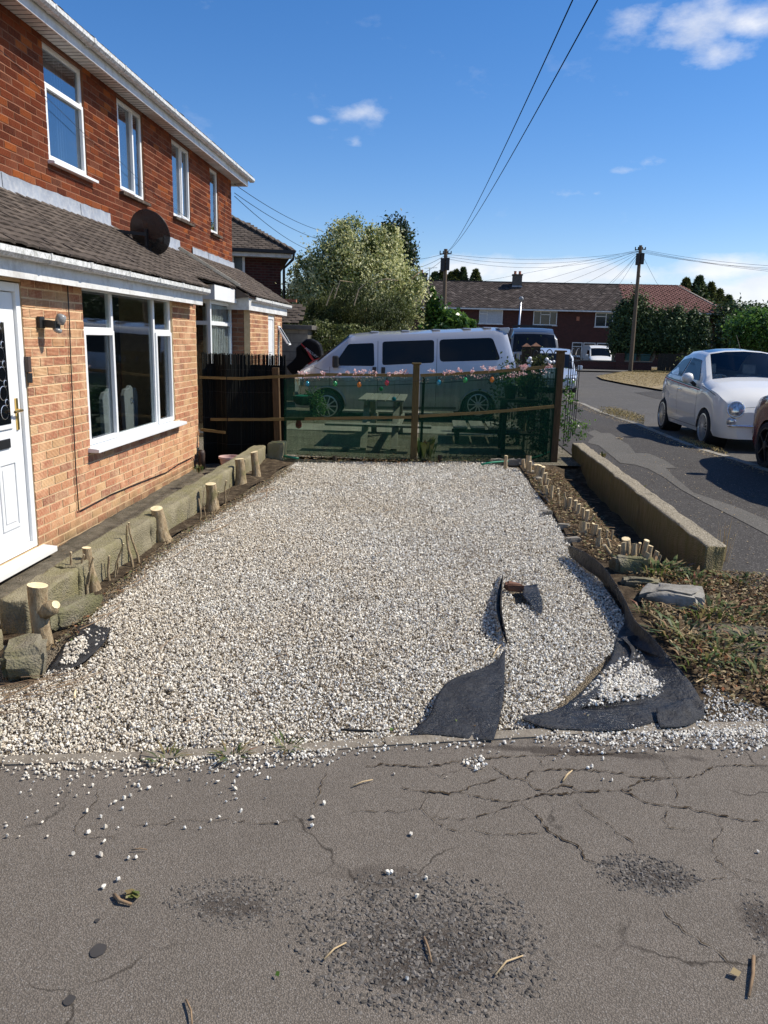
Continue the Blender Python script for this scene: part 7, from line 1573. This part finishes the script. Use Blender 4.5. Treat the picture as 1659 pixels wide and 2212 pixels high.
mb = MB(); mb.beam((18.45, TY + 3.2, 6.28), (21.38, TY - .38, 4.14), .2, .1); mb.build('hip_ridge', 'kerb_stone', tc_)
mb = MB(); mb.box((-9, TY - .42, 4.0), (21.3, TY - .31, 4.10)); mb.build('gutter', 'white_board', tc_); mb = MB(); mb.box((-9, TY - .30, 4.01), (21.2, TY - .001, 4.06)); mb.build('soffit', 'white_board', tc_)
far_window(tc_, 3.02, 4.80, 2.98, 4.0, TY, (3.6,), [(3.06, 3.6, 3.68)], mat='curtain'); far_window(tc_, 7.10, 8.88, 2.97, 4.0, TY, (7.62, 8.32), [(7.62, 8.32, 3.72)]); far_window(tc_, 11.72, 13.04, 2.94, 3.99, TY, (12.5,), [(11.78, 12.5, 3.68)]); far_window(tc_, 18.70, 20.15, 2.9, 3.97, TY, (19.4,), [(18.76, 20.1, 3.6)])
far_window(tc_, 15.6, 16.4, 3.3, 3.97, TY); far_window(tc_, -1.0, -.35, 3.05, 3.95, TY); far_window(tc_, -3.6, -2.2, 2.95, 3.95, TY, (-2.9,))
for a, b, z0 in ((10.15, 10.92, .72), (11.0, 11.9, .72), (12.0, 12.9, .72)): far_window(tc_, a, b, z0, 1.76, TY, (), [(a + .06, b - .06, 1.42)])
far_window(tc_, 4.0, 5.2, .75, 1.78, TY, (4.6,)); mb = MB(); mb.box((10.34, TY - .03, 3.35), (10.56, TY - .001, 3.65)); mb.build('vent', 'brick_stock' if 0 else 'terracotta', tc_)
def chimney(x, z0, z1, w, y=TY + 2.6, pots=2):
    mb = MB(); mb.box((x - w / 2, y - .25, z0), (x + w / 2, y + .35, z1)); mb.box((x - w / 2 - .05, y - .3, z1 + .002), (x + w / 2 + .05, y + .4, z1 + .08)); c = mb.build('chimney', 'concrete_dark', tc_)
    for i in range(pots): mb = MB(); mb.lathe([(.11, 0), (.09, .2), (.11, .2), (.11, .24), (.07, .24)], (x - w * .25 + i * w * .5, y, z1 + .082), 12); mb.build('chimney_pot', 'terracotta', c)
    mb = MB(); mb.box((x - w / 2 - .04, y - .30, z0 + .0), (x + w / 2 + .04, y - .252, z0 + .12)); mb.build('flashing', 'lead_flashing', c)
chimney(5.97, 5.85, 6.75, .72); chimney(-1.35, 5.8, 6.7, .6, pots=1)
mb = MB(); mb.tube([(-.9, TY + 2.6, 6.2), (-.9, TY + 2.6, 7.2)], .02, 5); mb.tube([(-1.3, TY + 2.6, 7.15), (-.3, TY + 2.6, 7.22)], .015, 4); [mb.tube([(-1.2 + i * .2, TY + 2.45, 7.15), (-1.2 + i * .2, TY + 2.75, 7.15)], .01, 4) for i in range(5)]; mb.build('television_aerial', 'iron', tc_)
# far low wall, fence, bins, hedges at the terrace front
fw = thing('low_brick_wall', 'low dark brick wall in front of the far terrace', 'wall', (8, 50.5, .1)); mb = MB(); mb.box((-3, 50.4, .0), (13.2, 50.62, .62)); mb.build('wall_body', 'terrace_brick', fw); mb = MB(); mb.box((-3.02, 50.37, .622), (13.22, 50.65, .69)); mb.build('coping', 'concrete_dark', fw); mb = MB(); mb.box((11.0, 50.36, .0), (11.5, 50.66, 1.15)); mb.build('pier', 'terrace_brick', fw)
ff = thing('dark_board_fence', 'dark close-boarded fence to the right of the far telegraph pole', 'fence', (17.5, 50.6, .1))
for i in range(62): mb = MB(); mb.box((13.6 + i * .13, 50.6 + .015 * (i % 2), .05), (13.72 + i * .13, 50.62 + .015 * (i % 2), 1.18 + .01 * (i % 3))); mb.build('fence_board', 'dark_wood', ff)
for x, lab in ((12.15, 'green wheeled bin nearest the small white van at the far terrace'), (13.0, 'green wheeled bin beside the far telegraph pole')):
    t = thing('wheeled_bin', lab, 'bin', (x, 51.5, .1), 'wheeled bins at the far terrace'); mb = MB(); mb.prism([(x - .24, 51.3, .15), (x + .24, 51.3, .15), (x + .29, 51.3, 1.05), (x - .29, 51.3, 1.05)], (0, .55, 0)); mb.build('bin_body', 'bin_green', t, bevel=.02); mb = MB(); mb.box((x - .31, 51.25, 1.052), (x + .31, 51.9, 1.12)); mb.build('lid', 'bin_green', t, bevel=.02)

# the hipped house beyond the semi: turned slightly so its side catches the sun
hh = thing('hipped_brick_house', 'dark red brick house with a hipped brown tile roof beyond the near houses', 'house', (-6.5, 22, 0))
yaw = R(14); ex = Vector((math.cos(yaw), math.sin(yaw), 0)); ey = Vector((-math.sin(yaw), math.cos(yaw), 0)); C0 = PY(607, 600, 24.0); C0 = Vector((C0.x, 24.0, 0))
def hp_(a, b, z): return C0 + ex * a + ey * b + Vector((0, 0, z))
eh = PY(607, 548, 24.0).z
mb = MB(); mb.prism([hp_(0, 0, 0), hp_(-8, 0, 0), hp_(-8, 7, 0), hp_(0, 7, 0)][::-1], (0, 0, eh)); mb.build('wall', 'house_brick' if 0 else 'terrace_brick', hh)
apex = hp_(-4.0, 3.5, eh + 2.6); e0 = .35
A = [hp_(e0, -e0, eh), hp_(-8 - e0, -e0, eh), hp_(-8 - e0, 7 + e0, eh), hp_(e0, 7 + e0, eh)]
mb = MB(); mb.add([a + Vector((0, 0, .02)) for a in A] + [apex], [(1, 0, 4), (0, 3, 4), (3, 2, 4), (2, 1, 4)]); mb.build('roof_deck', 'tile_terrace', hh)
upv = (hp_(-4, 3.5, eh + 2.6) - hp_(-4, -e0, eh)); L = upv.length; n_ = int(L / .12); T_ = roof_tiles(hp_(-8 - e0, -e0, eh + .02), ex, upv, n_, lambda r: (4.35 * r * .12 / L, 8.7 - 4.35 * r * .12 / L), 'tile_terrace', hh, gauge=.12, W=.2)
mb = MB()
for p, m3, t in T_: tile_geo(mb, L=.18, W=.19, th=.022, o=p, rot=m3, t=t)
o = mb.build('roof_tiles', 'tile_old', hh); o['kind'] = 'stuff'
for i in range(26): f = (i + .5) / 26; p = A[0].lerp(apex, f); d = (apex - A[0]).normalized(); mb = MB(); mb.beam(p - d * .13 + Vector((0, 0, .05)), p + d * .1 + Vector((0, 0, .09)), .22, .05); mb.build('hip_tile', 'tile_old', hh)
mb = MB(); mb.prism([hp_(e0, -e0 - .02, eh - .02), hp_(-8, -e0 - .02, eh - .02), hp_(-8, -e0 - .1, eh - .02), hp_(e0 + .05, -e0 - .1, eh - .02)][::-1], (0, 0, .09)); mb.build('gutter', 'iron', hh)
mb = MB(); mb.prism([hp_(e0 - .05, -e0 + .02, eh - .14), hp_(-8, -e0 + .02, eh - .14), hp_(-8, -.01, eh - .14), hp_(e0 - .05, -.01, eh - .14)][::-1], (0, 0, .11)); mb.build('fascia', 'white_board', hh)
mb = MB(); q = hp_(.06, -.02, 0); mb.tube([hp_(e0 - .0, -e0 - .06, eh - .02), hp_(e0 - .02, -e0 - .06, eh - .18), hp_(.08, -.10, eh - .42), hp_(.08, -.10, 0)], .04, 8); mb.build('downpipe', 'iron', hh)
wz1, wz0 = PY(515, 545, 24).z - .08, PY(515, 602, 24).z; wa = (PY(505, 570, 24).x - C0.x) ; wb = (PY(531, 570, 24).x - C0.x)
mb = MB()
for a, b, lo, hi in ((wa - .6, wb, wz0, wz0 + .06), (wa - .6, wb, wz1 - .06, wz1), (wb - .07, wb, wz0 + .06, wz1 - .06), (wa - .02, wa + .04, wz0 + .06, wz1 - .06)): mb.prism([hp_(a, -.05, lo), hp_(b, -.05, lo), hp_(b, -.002, lo), hp_(a, -.002, lo)], (0, 0, hi - lo))
w_ = mb.build('window', 'white_board', hh); mb = MB(); mb.prism([hp_(wa - .6, -.02, wz0), hp_(wb - .03, -.02, wz0), hp_(wb - .03, -.003, wz0), hp_(wa - .6, -.003, wz0)], (0, 0, wz1 - wz0)); mb.build('pane', 'far_glass', w_)
# block-built garage with a small tiled roof
ga = thing('block_garage', 'grey concrete block garage with a dark flat edge and small tiled roof', 'garage', (-4.4, 20.0, 0)); GY = 19.4
gx0, gx1 = PY(596, 700, GY).x - 1.2, PY(665, 700, GY).x; gz = PY(640, 712, GY).z
k = 0; z = 0
while z < gz - .05:
    x = gx1 - .44 * (1 if k % 2 else .5)
    xs_ = [gx1]; 
    while xs_[-1] > gx0: xs_.append(xs_[-1] - (.44 if (len(xs_) > 1 or k % 2) else .22))
    for a, b in zip(xs_[1:], xs_[:-1]):
        mb = MB(); mb.box((a + .006, GY + random.uniform(-.003, .003), z + .006), (b - .006, GY + .1, z + .209)); mb.build('block', 'concrete_block', ga)
    z += .215; k += 1
mb = MB(); mb.box((gx0, GY + .012, 0), (gx1, GY + 4, gz)); mb.build('wall', 'concrete_dark', ga); mb = MB(); mb.box((gx0, GY - .12, gz + .002), (gx1 + .12, GY + 4, PY(640, 702, GY).z)); mb.build('roof_edge', 'concrete_dark', ga, bevel=.01)
zt = PY(640, 700, GY + 1).z; T_ = roof_tiles((gx0 - .5, GY + .9, zt), (1, 0, 0), (0, 1, .75), 7, lambda r: (0, PY(650, 690, GY + 1).x - gx0 + .5), 'tile_old', ga, gauge=.11, W=.2)
mb = MB(); [tile_geo(mb, L=.16, W=.19, th=.02, o=p, rot=m3, t=t) for p, m3, t in T_]; o = mb.build('roof_tiles', 'tile_old', ga); o['kind'] = 'stuff'
mb = MB(); mb.beam((gx0 - .5, GY + 1.75, zt + .66), (PY(645, 690, GY + 1.5).x - .1, GY + 1.75, zt + .60), .14, .07); mb.build('ridge', 'terracotta', ga)

# ================================================================= poles, wires, lamp
def pole(label, x, y, z0, z1, r, lean=0):
    t = thing('telegraph_pole', label, 'pole', (x, y, z0), 'telegraph poles'); top = Vector((x + lean, y, z1)); mb = MB(); mb.tube([(x, y, z0), tuple(Vector((x, y, z0)).lerp(top, .5)), tuple(top)], [r, r * .85, r * .72], 12); mb.build('shaft', 'pole_wood', t, 50)
    mb = MB(); c = top - Vector((0, 0, .75)); mb.box((c.x - .24, y - .2, c.z - .35), (c.x - .02, y - .1, c.z + .3)); mb.box((c.x + .02, y - .22, c.z - .3), (c.x + .22, y - .1, c.z + .32)); mb.build('cable_box', 'black_plastic', t, bevel=.02)
    mb = MB(); mb.tube([top - Vector((.3, 0, .25)), top - Vector((-.3, 0, .2))], .03, 6); [mb.cbox(top + Vector((dx, 0, -.16)), (.05, .05, .14)) for dx in (-.28, -.12, .12, .28)]; mb.build('cross_arm', 'iron', t); return top
q1 = PY(957, 760, 42); T1 = PY(963, 538, 42); top1 = pole('telegraph pole rising behind the green bush at the left of the far terrace', q1.x, 42, .05, T1.z, .13, T1.x - q1.x)
q2 = PY(1362, 795, 48); T2_ = PY(1384, 530, 48); top2 = pole('taller telegraph pole with black boxes at the kerb before the far conifers', q2.x, 48, .05, T2_.z, .125, T2_.x - q2.x)
def wire(label, a, b, sag, r=.006, n=18, group='overhead wires'):
    a = Vector(a); b = Vector(b); mb = MB(); mb.tube([a.lerp(b, i / n) - Vector((0, 0, sag * 4 * (i / n) * (1 - i / n))) for i in range(n + 1)], r, 4); tag(mb.build('overhead_wire', 'cable', None), label, 'wire', group)
for x, lab in ((1262, 'left of the two wires climbing from the left pole over the viewer'), (1322, 'right of the two wires climbing from the left pole over the viewer')): wire(lab, top1 - Vector((0, 0, .2)), PY(x - (4 if x < 1300 else 6), -46, 7.0), .35, .0062, 24)
hc = Vector((XU + .02, 16.0, 4.1))
for i, (a, (x, y, Y)) in enumerate([(PX(505, 398, XU), (700, 500, 26)), (PX(503, 412, XU), (668, 540, 26)), (PX(503, 410, XU), (700, 520, 26))]): wire(['upper wire from the house corner to the variegated tree', 'lowest wire from the house corner towards the tree', 'middle wire from the house corner towards the tree'][i], (XU + .03, 16.1, [4.52, 4.3, 4.36][i]), PY(x, y, Y), .12, .006)
for i, (x, z) in enumerate([(-8, 4.2), (-1, 4.15), (3.0, 4.2), (6.2, 4.2), (9.8, 4.2), (11.5, 4.2)]): wire('service wire from the taller pole down to the terrace eaves', top2 - Vector((.1, 0, .25 + .05 * i)), (x, TY - .3, z), .25 + .05 * i, .0075)
for i, (x, y, Y) in enumerate([(1659, 570, 40), (1659, 583, 44), (1700, 592, 50), (1680, 575, 36)]): wire('wire from the taller pole out to the right', top2 - Vector((0, 0, .2 + .06 * i)), PY(x + 160, y + 9, Y), .25, .009)
for i in range(3): wire('wire sagging between the two telegraph poles', top1 - Vector((0, 0, .25 + .1 * i)), top2 - Vector((0, 0, .3)), .35 + .16 * i, .008)
wire('wire from the taller pole down to the red roof', top2 - Vector((0, 0, .3)), (17.3, TY, 4.4), .1, .008); wire('wire from the taller pole to the ridge of the red roof', top2 - Vector((0, 0, .3)), (13.2, TY + 2, 6.3), .1, .008)
for i, (x, y) in enumerate([(850, 560), (870, 585), (890, 600)]): wire('wire from the left pole out behind the variegated tree', top1 - Vector((0, 0, .2 + .1 * i)), PY(x, y, 44 + i * 4), .15, .009)
lp0, lp1 = PY(1117, 730, 45), PY(1126, 647, 45); t = thing('street_lamp', 'thin grey street lamp post in front of the terrace', 'street lamp', (lp0.x, 45, .05)); mb = MB(); mb.tube([(lp0.x, 45, .05), tuple(lp1)], [.075, .045], 10); mb.build('post', 'alloy', t, True); mb = MB(); mb.lathe([(.05, -.12), (.12, -.02), (.13, .08), (.06, .16)], lp1, 12); mb.build('lantern', 'lamp_lens', t, True)

# ================================================================= trees, hedges
def el(x, y, w, h, Y, d=None):
    "ellipsoid of leaves centred where the survey sheet shows it at distance Y"
    p = PY(x, y, Y); s = Y / 1700; return (p.x, Y, p.z, w * s, (d if d else w * s * .8), h * s)
tree('variegated_tree', 'round variegated tree with pale yellow-green leaves beyond the silver van', 'tree', (PY(780, 700, 24).x, 24, .1),
     [el(775, 590, 92, 80, 24), el(715, 600, 62, 80, 23.6), el(690, 650, 66, 70, 23.6), el(755, 530, 55, 50, 24), el(820, 560, 50, 62, 24), el(868, 640, 54, 70, 23.4), el(800, 640, 95, 75, 23.5), el(735, 505, 22, 24, 24), el(840, 525, 26, 30, 24), el(660, 600, 34, 44, 24), el(640, 660, 26, 46, 24)], 56000, 'leaf_variegated', .085, .16, seed=5, k=70, spread=.15)
tree('dark_maple', 'dark green tree showing behind the right shoulder of the variegated tree', 'tree', (PY(862, 700, 29).x, 29, .1), [el(850, 545, 40, 60, 29), el(868, 580, 34, 60, 29), el(838, 510, 20, 24, 29), el(640, 680, 60, 50, 27)], 9000, 'leaf_dark', .13, .15, seed=6, k=40, spread=.2)
tree('weeping_tree', 'low weeping tree with dark olive drooping twigs in front of the variegated tree', 'tree', (PY(770, 740, 21.5).x, 21.5, .1), [el(790, 665, 86, 52, 21.5), el(735, 660, 60, 40, 21.3), el(845, 690, 46, 46, 21.4), el(700, 690, 50, 34, 21.5), el(800, 720, 90, 40, 21.5)], 30000, 'leaf_olive', .075, .07, seed=7, aspect=.28, droop=1.6, k=90, spread=.14)
tw = MB()
for a, b, c in (((722, 645), (735, 606), (762, 610)), ((765, 660), (775, 625), (790, 612)), ((810, 612), (832, 602), (860, 606)), ((705, 660), (712, 640), (720, 622))): p = [PY(x, y, 20.4) for x, y in (a, b, c)]; tw.tube(p, [.018, .016, .01], 5)
tag(tw.build('bare_branch', 'bark_pale', None), 'pale bare branches arching out of the weeping tree', 'branches', kind='stuff')
tree('garden_hedge', 'clipped mixed hedge behind the bonnet of the silver van', 'hedge', (PY(740, 760, 20.3).x, 20.3, .1), [el(700, 742, 50, 26, 20.3, .5), el(760, 742, 52, 26, 20.3, .5), el(745, 715, 60, 14, 20.6, .5), el(690, 712, 34, 20, 20.5, .5), el(830, 740, 80, 24, 20.6, .5)], 15000, 'leaf_hedge', .06, .04, seed=8, k=50, spread=.18)
tree('laurel_bush', 'bright green laurel bush in front of the left telegraph pole', 'bush', (PY(965, 720, 30).x, 30, .1), [el(975, 695, 40, 20, 30), el(940, 680, 22, 36, 30), el(1000, 702, 26, 14, 30), el(930, 660, 12, 30, 30), el(950, 715, 40, 20, 30)], 5200, 'leaf_bright', .17, .06, seed=9, k=24, spread=.2)
for i, (x, y, w, h, lab) in enumerate([(1345, 710, 26, 56, 'leftmost and widest column of the dark conifer row before the terrace'), (1372, 700, 24, 62, 'second conifer of the row, behind the telegraph pole'), (1402, 715, 22, 46, 'third conifer of the row before the terrace'), (1432, 716, 23, 44, 'fourth conifer of the row before the terrace'), (1462, 714, 22, 46, 'fifth conifer of the row before the terrace'), (1492, 717, 20, 42, 'sixth conifer of the row before the terrace'), (1513, 722, 16, 36, 'rightmost and lowest conifer of the row before the terrace')]):
    tree('conifer', lab, 'tree', (PY(x, y, 49.5).x, 52.2, .1), [el(x, y, w, h, 52.2), el(x, y - h * .35, w * .62, h * .62, 52.2), el(x, y + h * .45, w * 1.05, h * .55, 52.2)], 9000, 'leaf_conifer', .17, .12, seed=20 + i, k=30, spread=.18, group='conifer row in front of the terrace', limbs=3)
for i, (x, y, w, h, Y, mt, lab, sz) in enumerate([(1640, 712, 58, 38, 30, 'leaf_bright', 'bright laurel hedge at the right behind the white hatchback', .17), (1580, 730, 34, 40, 44, 'leaf_dark', 'dark hedge left of the bright laurel', .25), (1600, 688, 60, 30, 62, 'leaf_dark', 'dark mixed trees beyond the right end of the terrace', .35)]): tree('hedge', lab, 'hedge', (PY(x, y, Y).x, Y, .1), [el(x, y, w, h, Y), el(x + w * .8, y + 6, w * .7, h * .95, Y), el(x + w * .2, y + h * .5, w, h * .7, Y)], 17000 if not i else 10000, mt, sz * .75, .1, seed=40 + i, k=24, spread=.2, limbs=3)
for i, (x, yb_, yt, w) in enumerate([(1507, 640, 598, 17), (1532, 660, 612, 15), (1550, 668, 626, 16), (1570, 678, 640, 18), (1482, 612, 603, 8), (985, 606, 585, 8), (1000, 606, 580, 7), (975, 606, 590, 12), (1027, 606, 584, 9), (940, 606, 590, 12), (955, 606, 586, 9)]):
    Y = 78; b = PY(x, yb_, Y); b.z = 0; tp = PY(x, yt, Y); s = Y / 1700; H_ = tp.z; P = []; n = 2600
    hz_ = rng.uniform(0, 1, n) ** .8; lay = np.floor(hz_ * 13) / 13; rad = w * s * (1 - lay * .98) * (3.2 if yb_ - yt < 25 else 2.8) * (1 - .5 * (hz_ * 13 % 1)) + .05; a = rng.uniform(0, 6.28, n); a = np.round(a * 1.7 + lay * 9) / 1.7 + rng.normal(0, .16, n); r_ = rad * rng.uniform(.2, 1, n) ** .5
    z0_ = max(0, PY(x, yb_ + 30, Y).z); P = np.c_[b.x + np.cos(a) * r_, Y + np.sin(a) * r_, z0_ + hz_ * (H_ - z0_)]
    t = thing('spruce', ['tall spruce rising behind the right hip of the red roof', 'second spruce right of the red roof', 'third spruce right of the red roof', 'lowest spruce right of the red roof', 'small spruce top behind the red ridge', 'spruce top behind the terrace roof near the left pole', 'pointed spruce behind the terrace, second from the pole', 'rounded treetop just right of the left pole', 'rightmost treetop over the terrace roof', 'treetop left of the left pole', 'spruce top touching the left pole'][i], 'tree', (b.x, Y, 0), 'spruces behind the terrace'); leaves('crown', 'leaf_olive' if i % 3 else 'leaf_conifer', P, .5, t, None, None, .3, .1); mb = MB(); mb.tube([(b.x, Y, 0), (b.x, Y, H_ * .9)], [.25, .05], 6); mb.build('trunk', 'bark', t)
bx_ = MB(); P_, N_, T_ = clumps([(PY(1512, 765, 44).x, 44, .75, 1.0, .5, .68), (PY(1555, 760, 44).x, 44, .8, 1.2, .5, .8)], 6000, 30, .15, 91); t = thing('box_hedge', 'clipped rounded box hedge just behind the white hatchback roof', 'hedge', (PY(1530, 765, 44).x, 44, .1)); leaves('crown', 'leaf_hedge', P_, .12, t, T_ + .1); mb = MB(); mb.tube([(t.location.x, 44, .08), (t.location.x, 44, .5)], .05, 6); mb.build('trunk', 'bark', t)
# dry grass verge and kerbside weeds
w = gxy([(1289, 813), (1300, 819), (1350, 829), (1410, 838), (1440, 830), (1470, 825), (1520, 812), (1550, 800), (1500, 790), (1400, 797), (1330, 806)]); q = sample(w, 26000); P = np.c_[q, np.array([gh(y) for y in q[:, 1]]) + .035]
o = leaves('dry_grass', 'dry_grass', P, .08, None, rng.uniform(.2, 1, len(P)), None, .10, 0); tag(o, 'parched yellow grass on the verge across the road', 'grass', kind='stuff')
for i, (l, n, lab) in enumerate([([(1290, 892), (1390, 918), (1392, 912), (1330, 893)], 2400, 'dry yellow weeds along the kerb left of the white hatchback'), ([(1460, 950), (1570, 985), (1572, 978), (1480, 948)], 500, 'small weeds in the gutter in front of the white hatchback'), ([(1490, 800), (1550, 800), (1556, 780), (1500, 785)], 900, 'tall dry weeds at the edge of the verge')]):
    q = sample(gxy(l), n); h = .16 if i != 1 else .05; P = np.c_[q, np.array([gh(y) for y in q[:, 1]]) + rng.uniform(0, h if i < 2 else .5, n)]; o = leaves('kerb_weeds', 'dry_grass', P, .055, None, rng.uniform(0, 1, n), None, .12, -.6); tag(o, lab, 'weeds', kind='stuff')
q = sample([(kb[0] - .3, kb[1]) for kb in kerb_xy] + [(kb[0] + .08, kb[1]) for kb in kerb_xy[::-1]], 1800); P = np.c_[q, np.array([gh(y) for y in q[:, 1]]) + .012]; o = leaves('dry_litter', 'straw', P, .03, None, None, None, .3, 0, .8); tag(o, 'dry straw and dust scraps along the kerb stones', 'litter', kind='stuff')
q = sample([(2.2, 5.5), (3.6, 5.5), (3.5, 12), (2.1, 12)], 500); P = np.c_[q, np.array([gh(y) for y in q[:, 1]]) + .014]; o = leaves('pale_specks', 'straw', P, .016, None, None, None, .7, 0, .9); tag(o, 'pale scraps scattered over the side pavement', 'litter', kind='stuff')
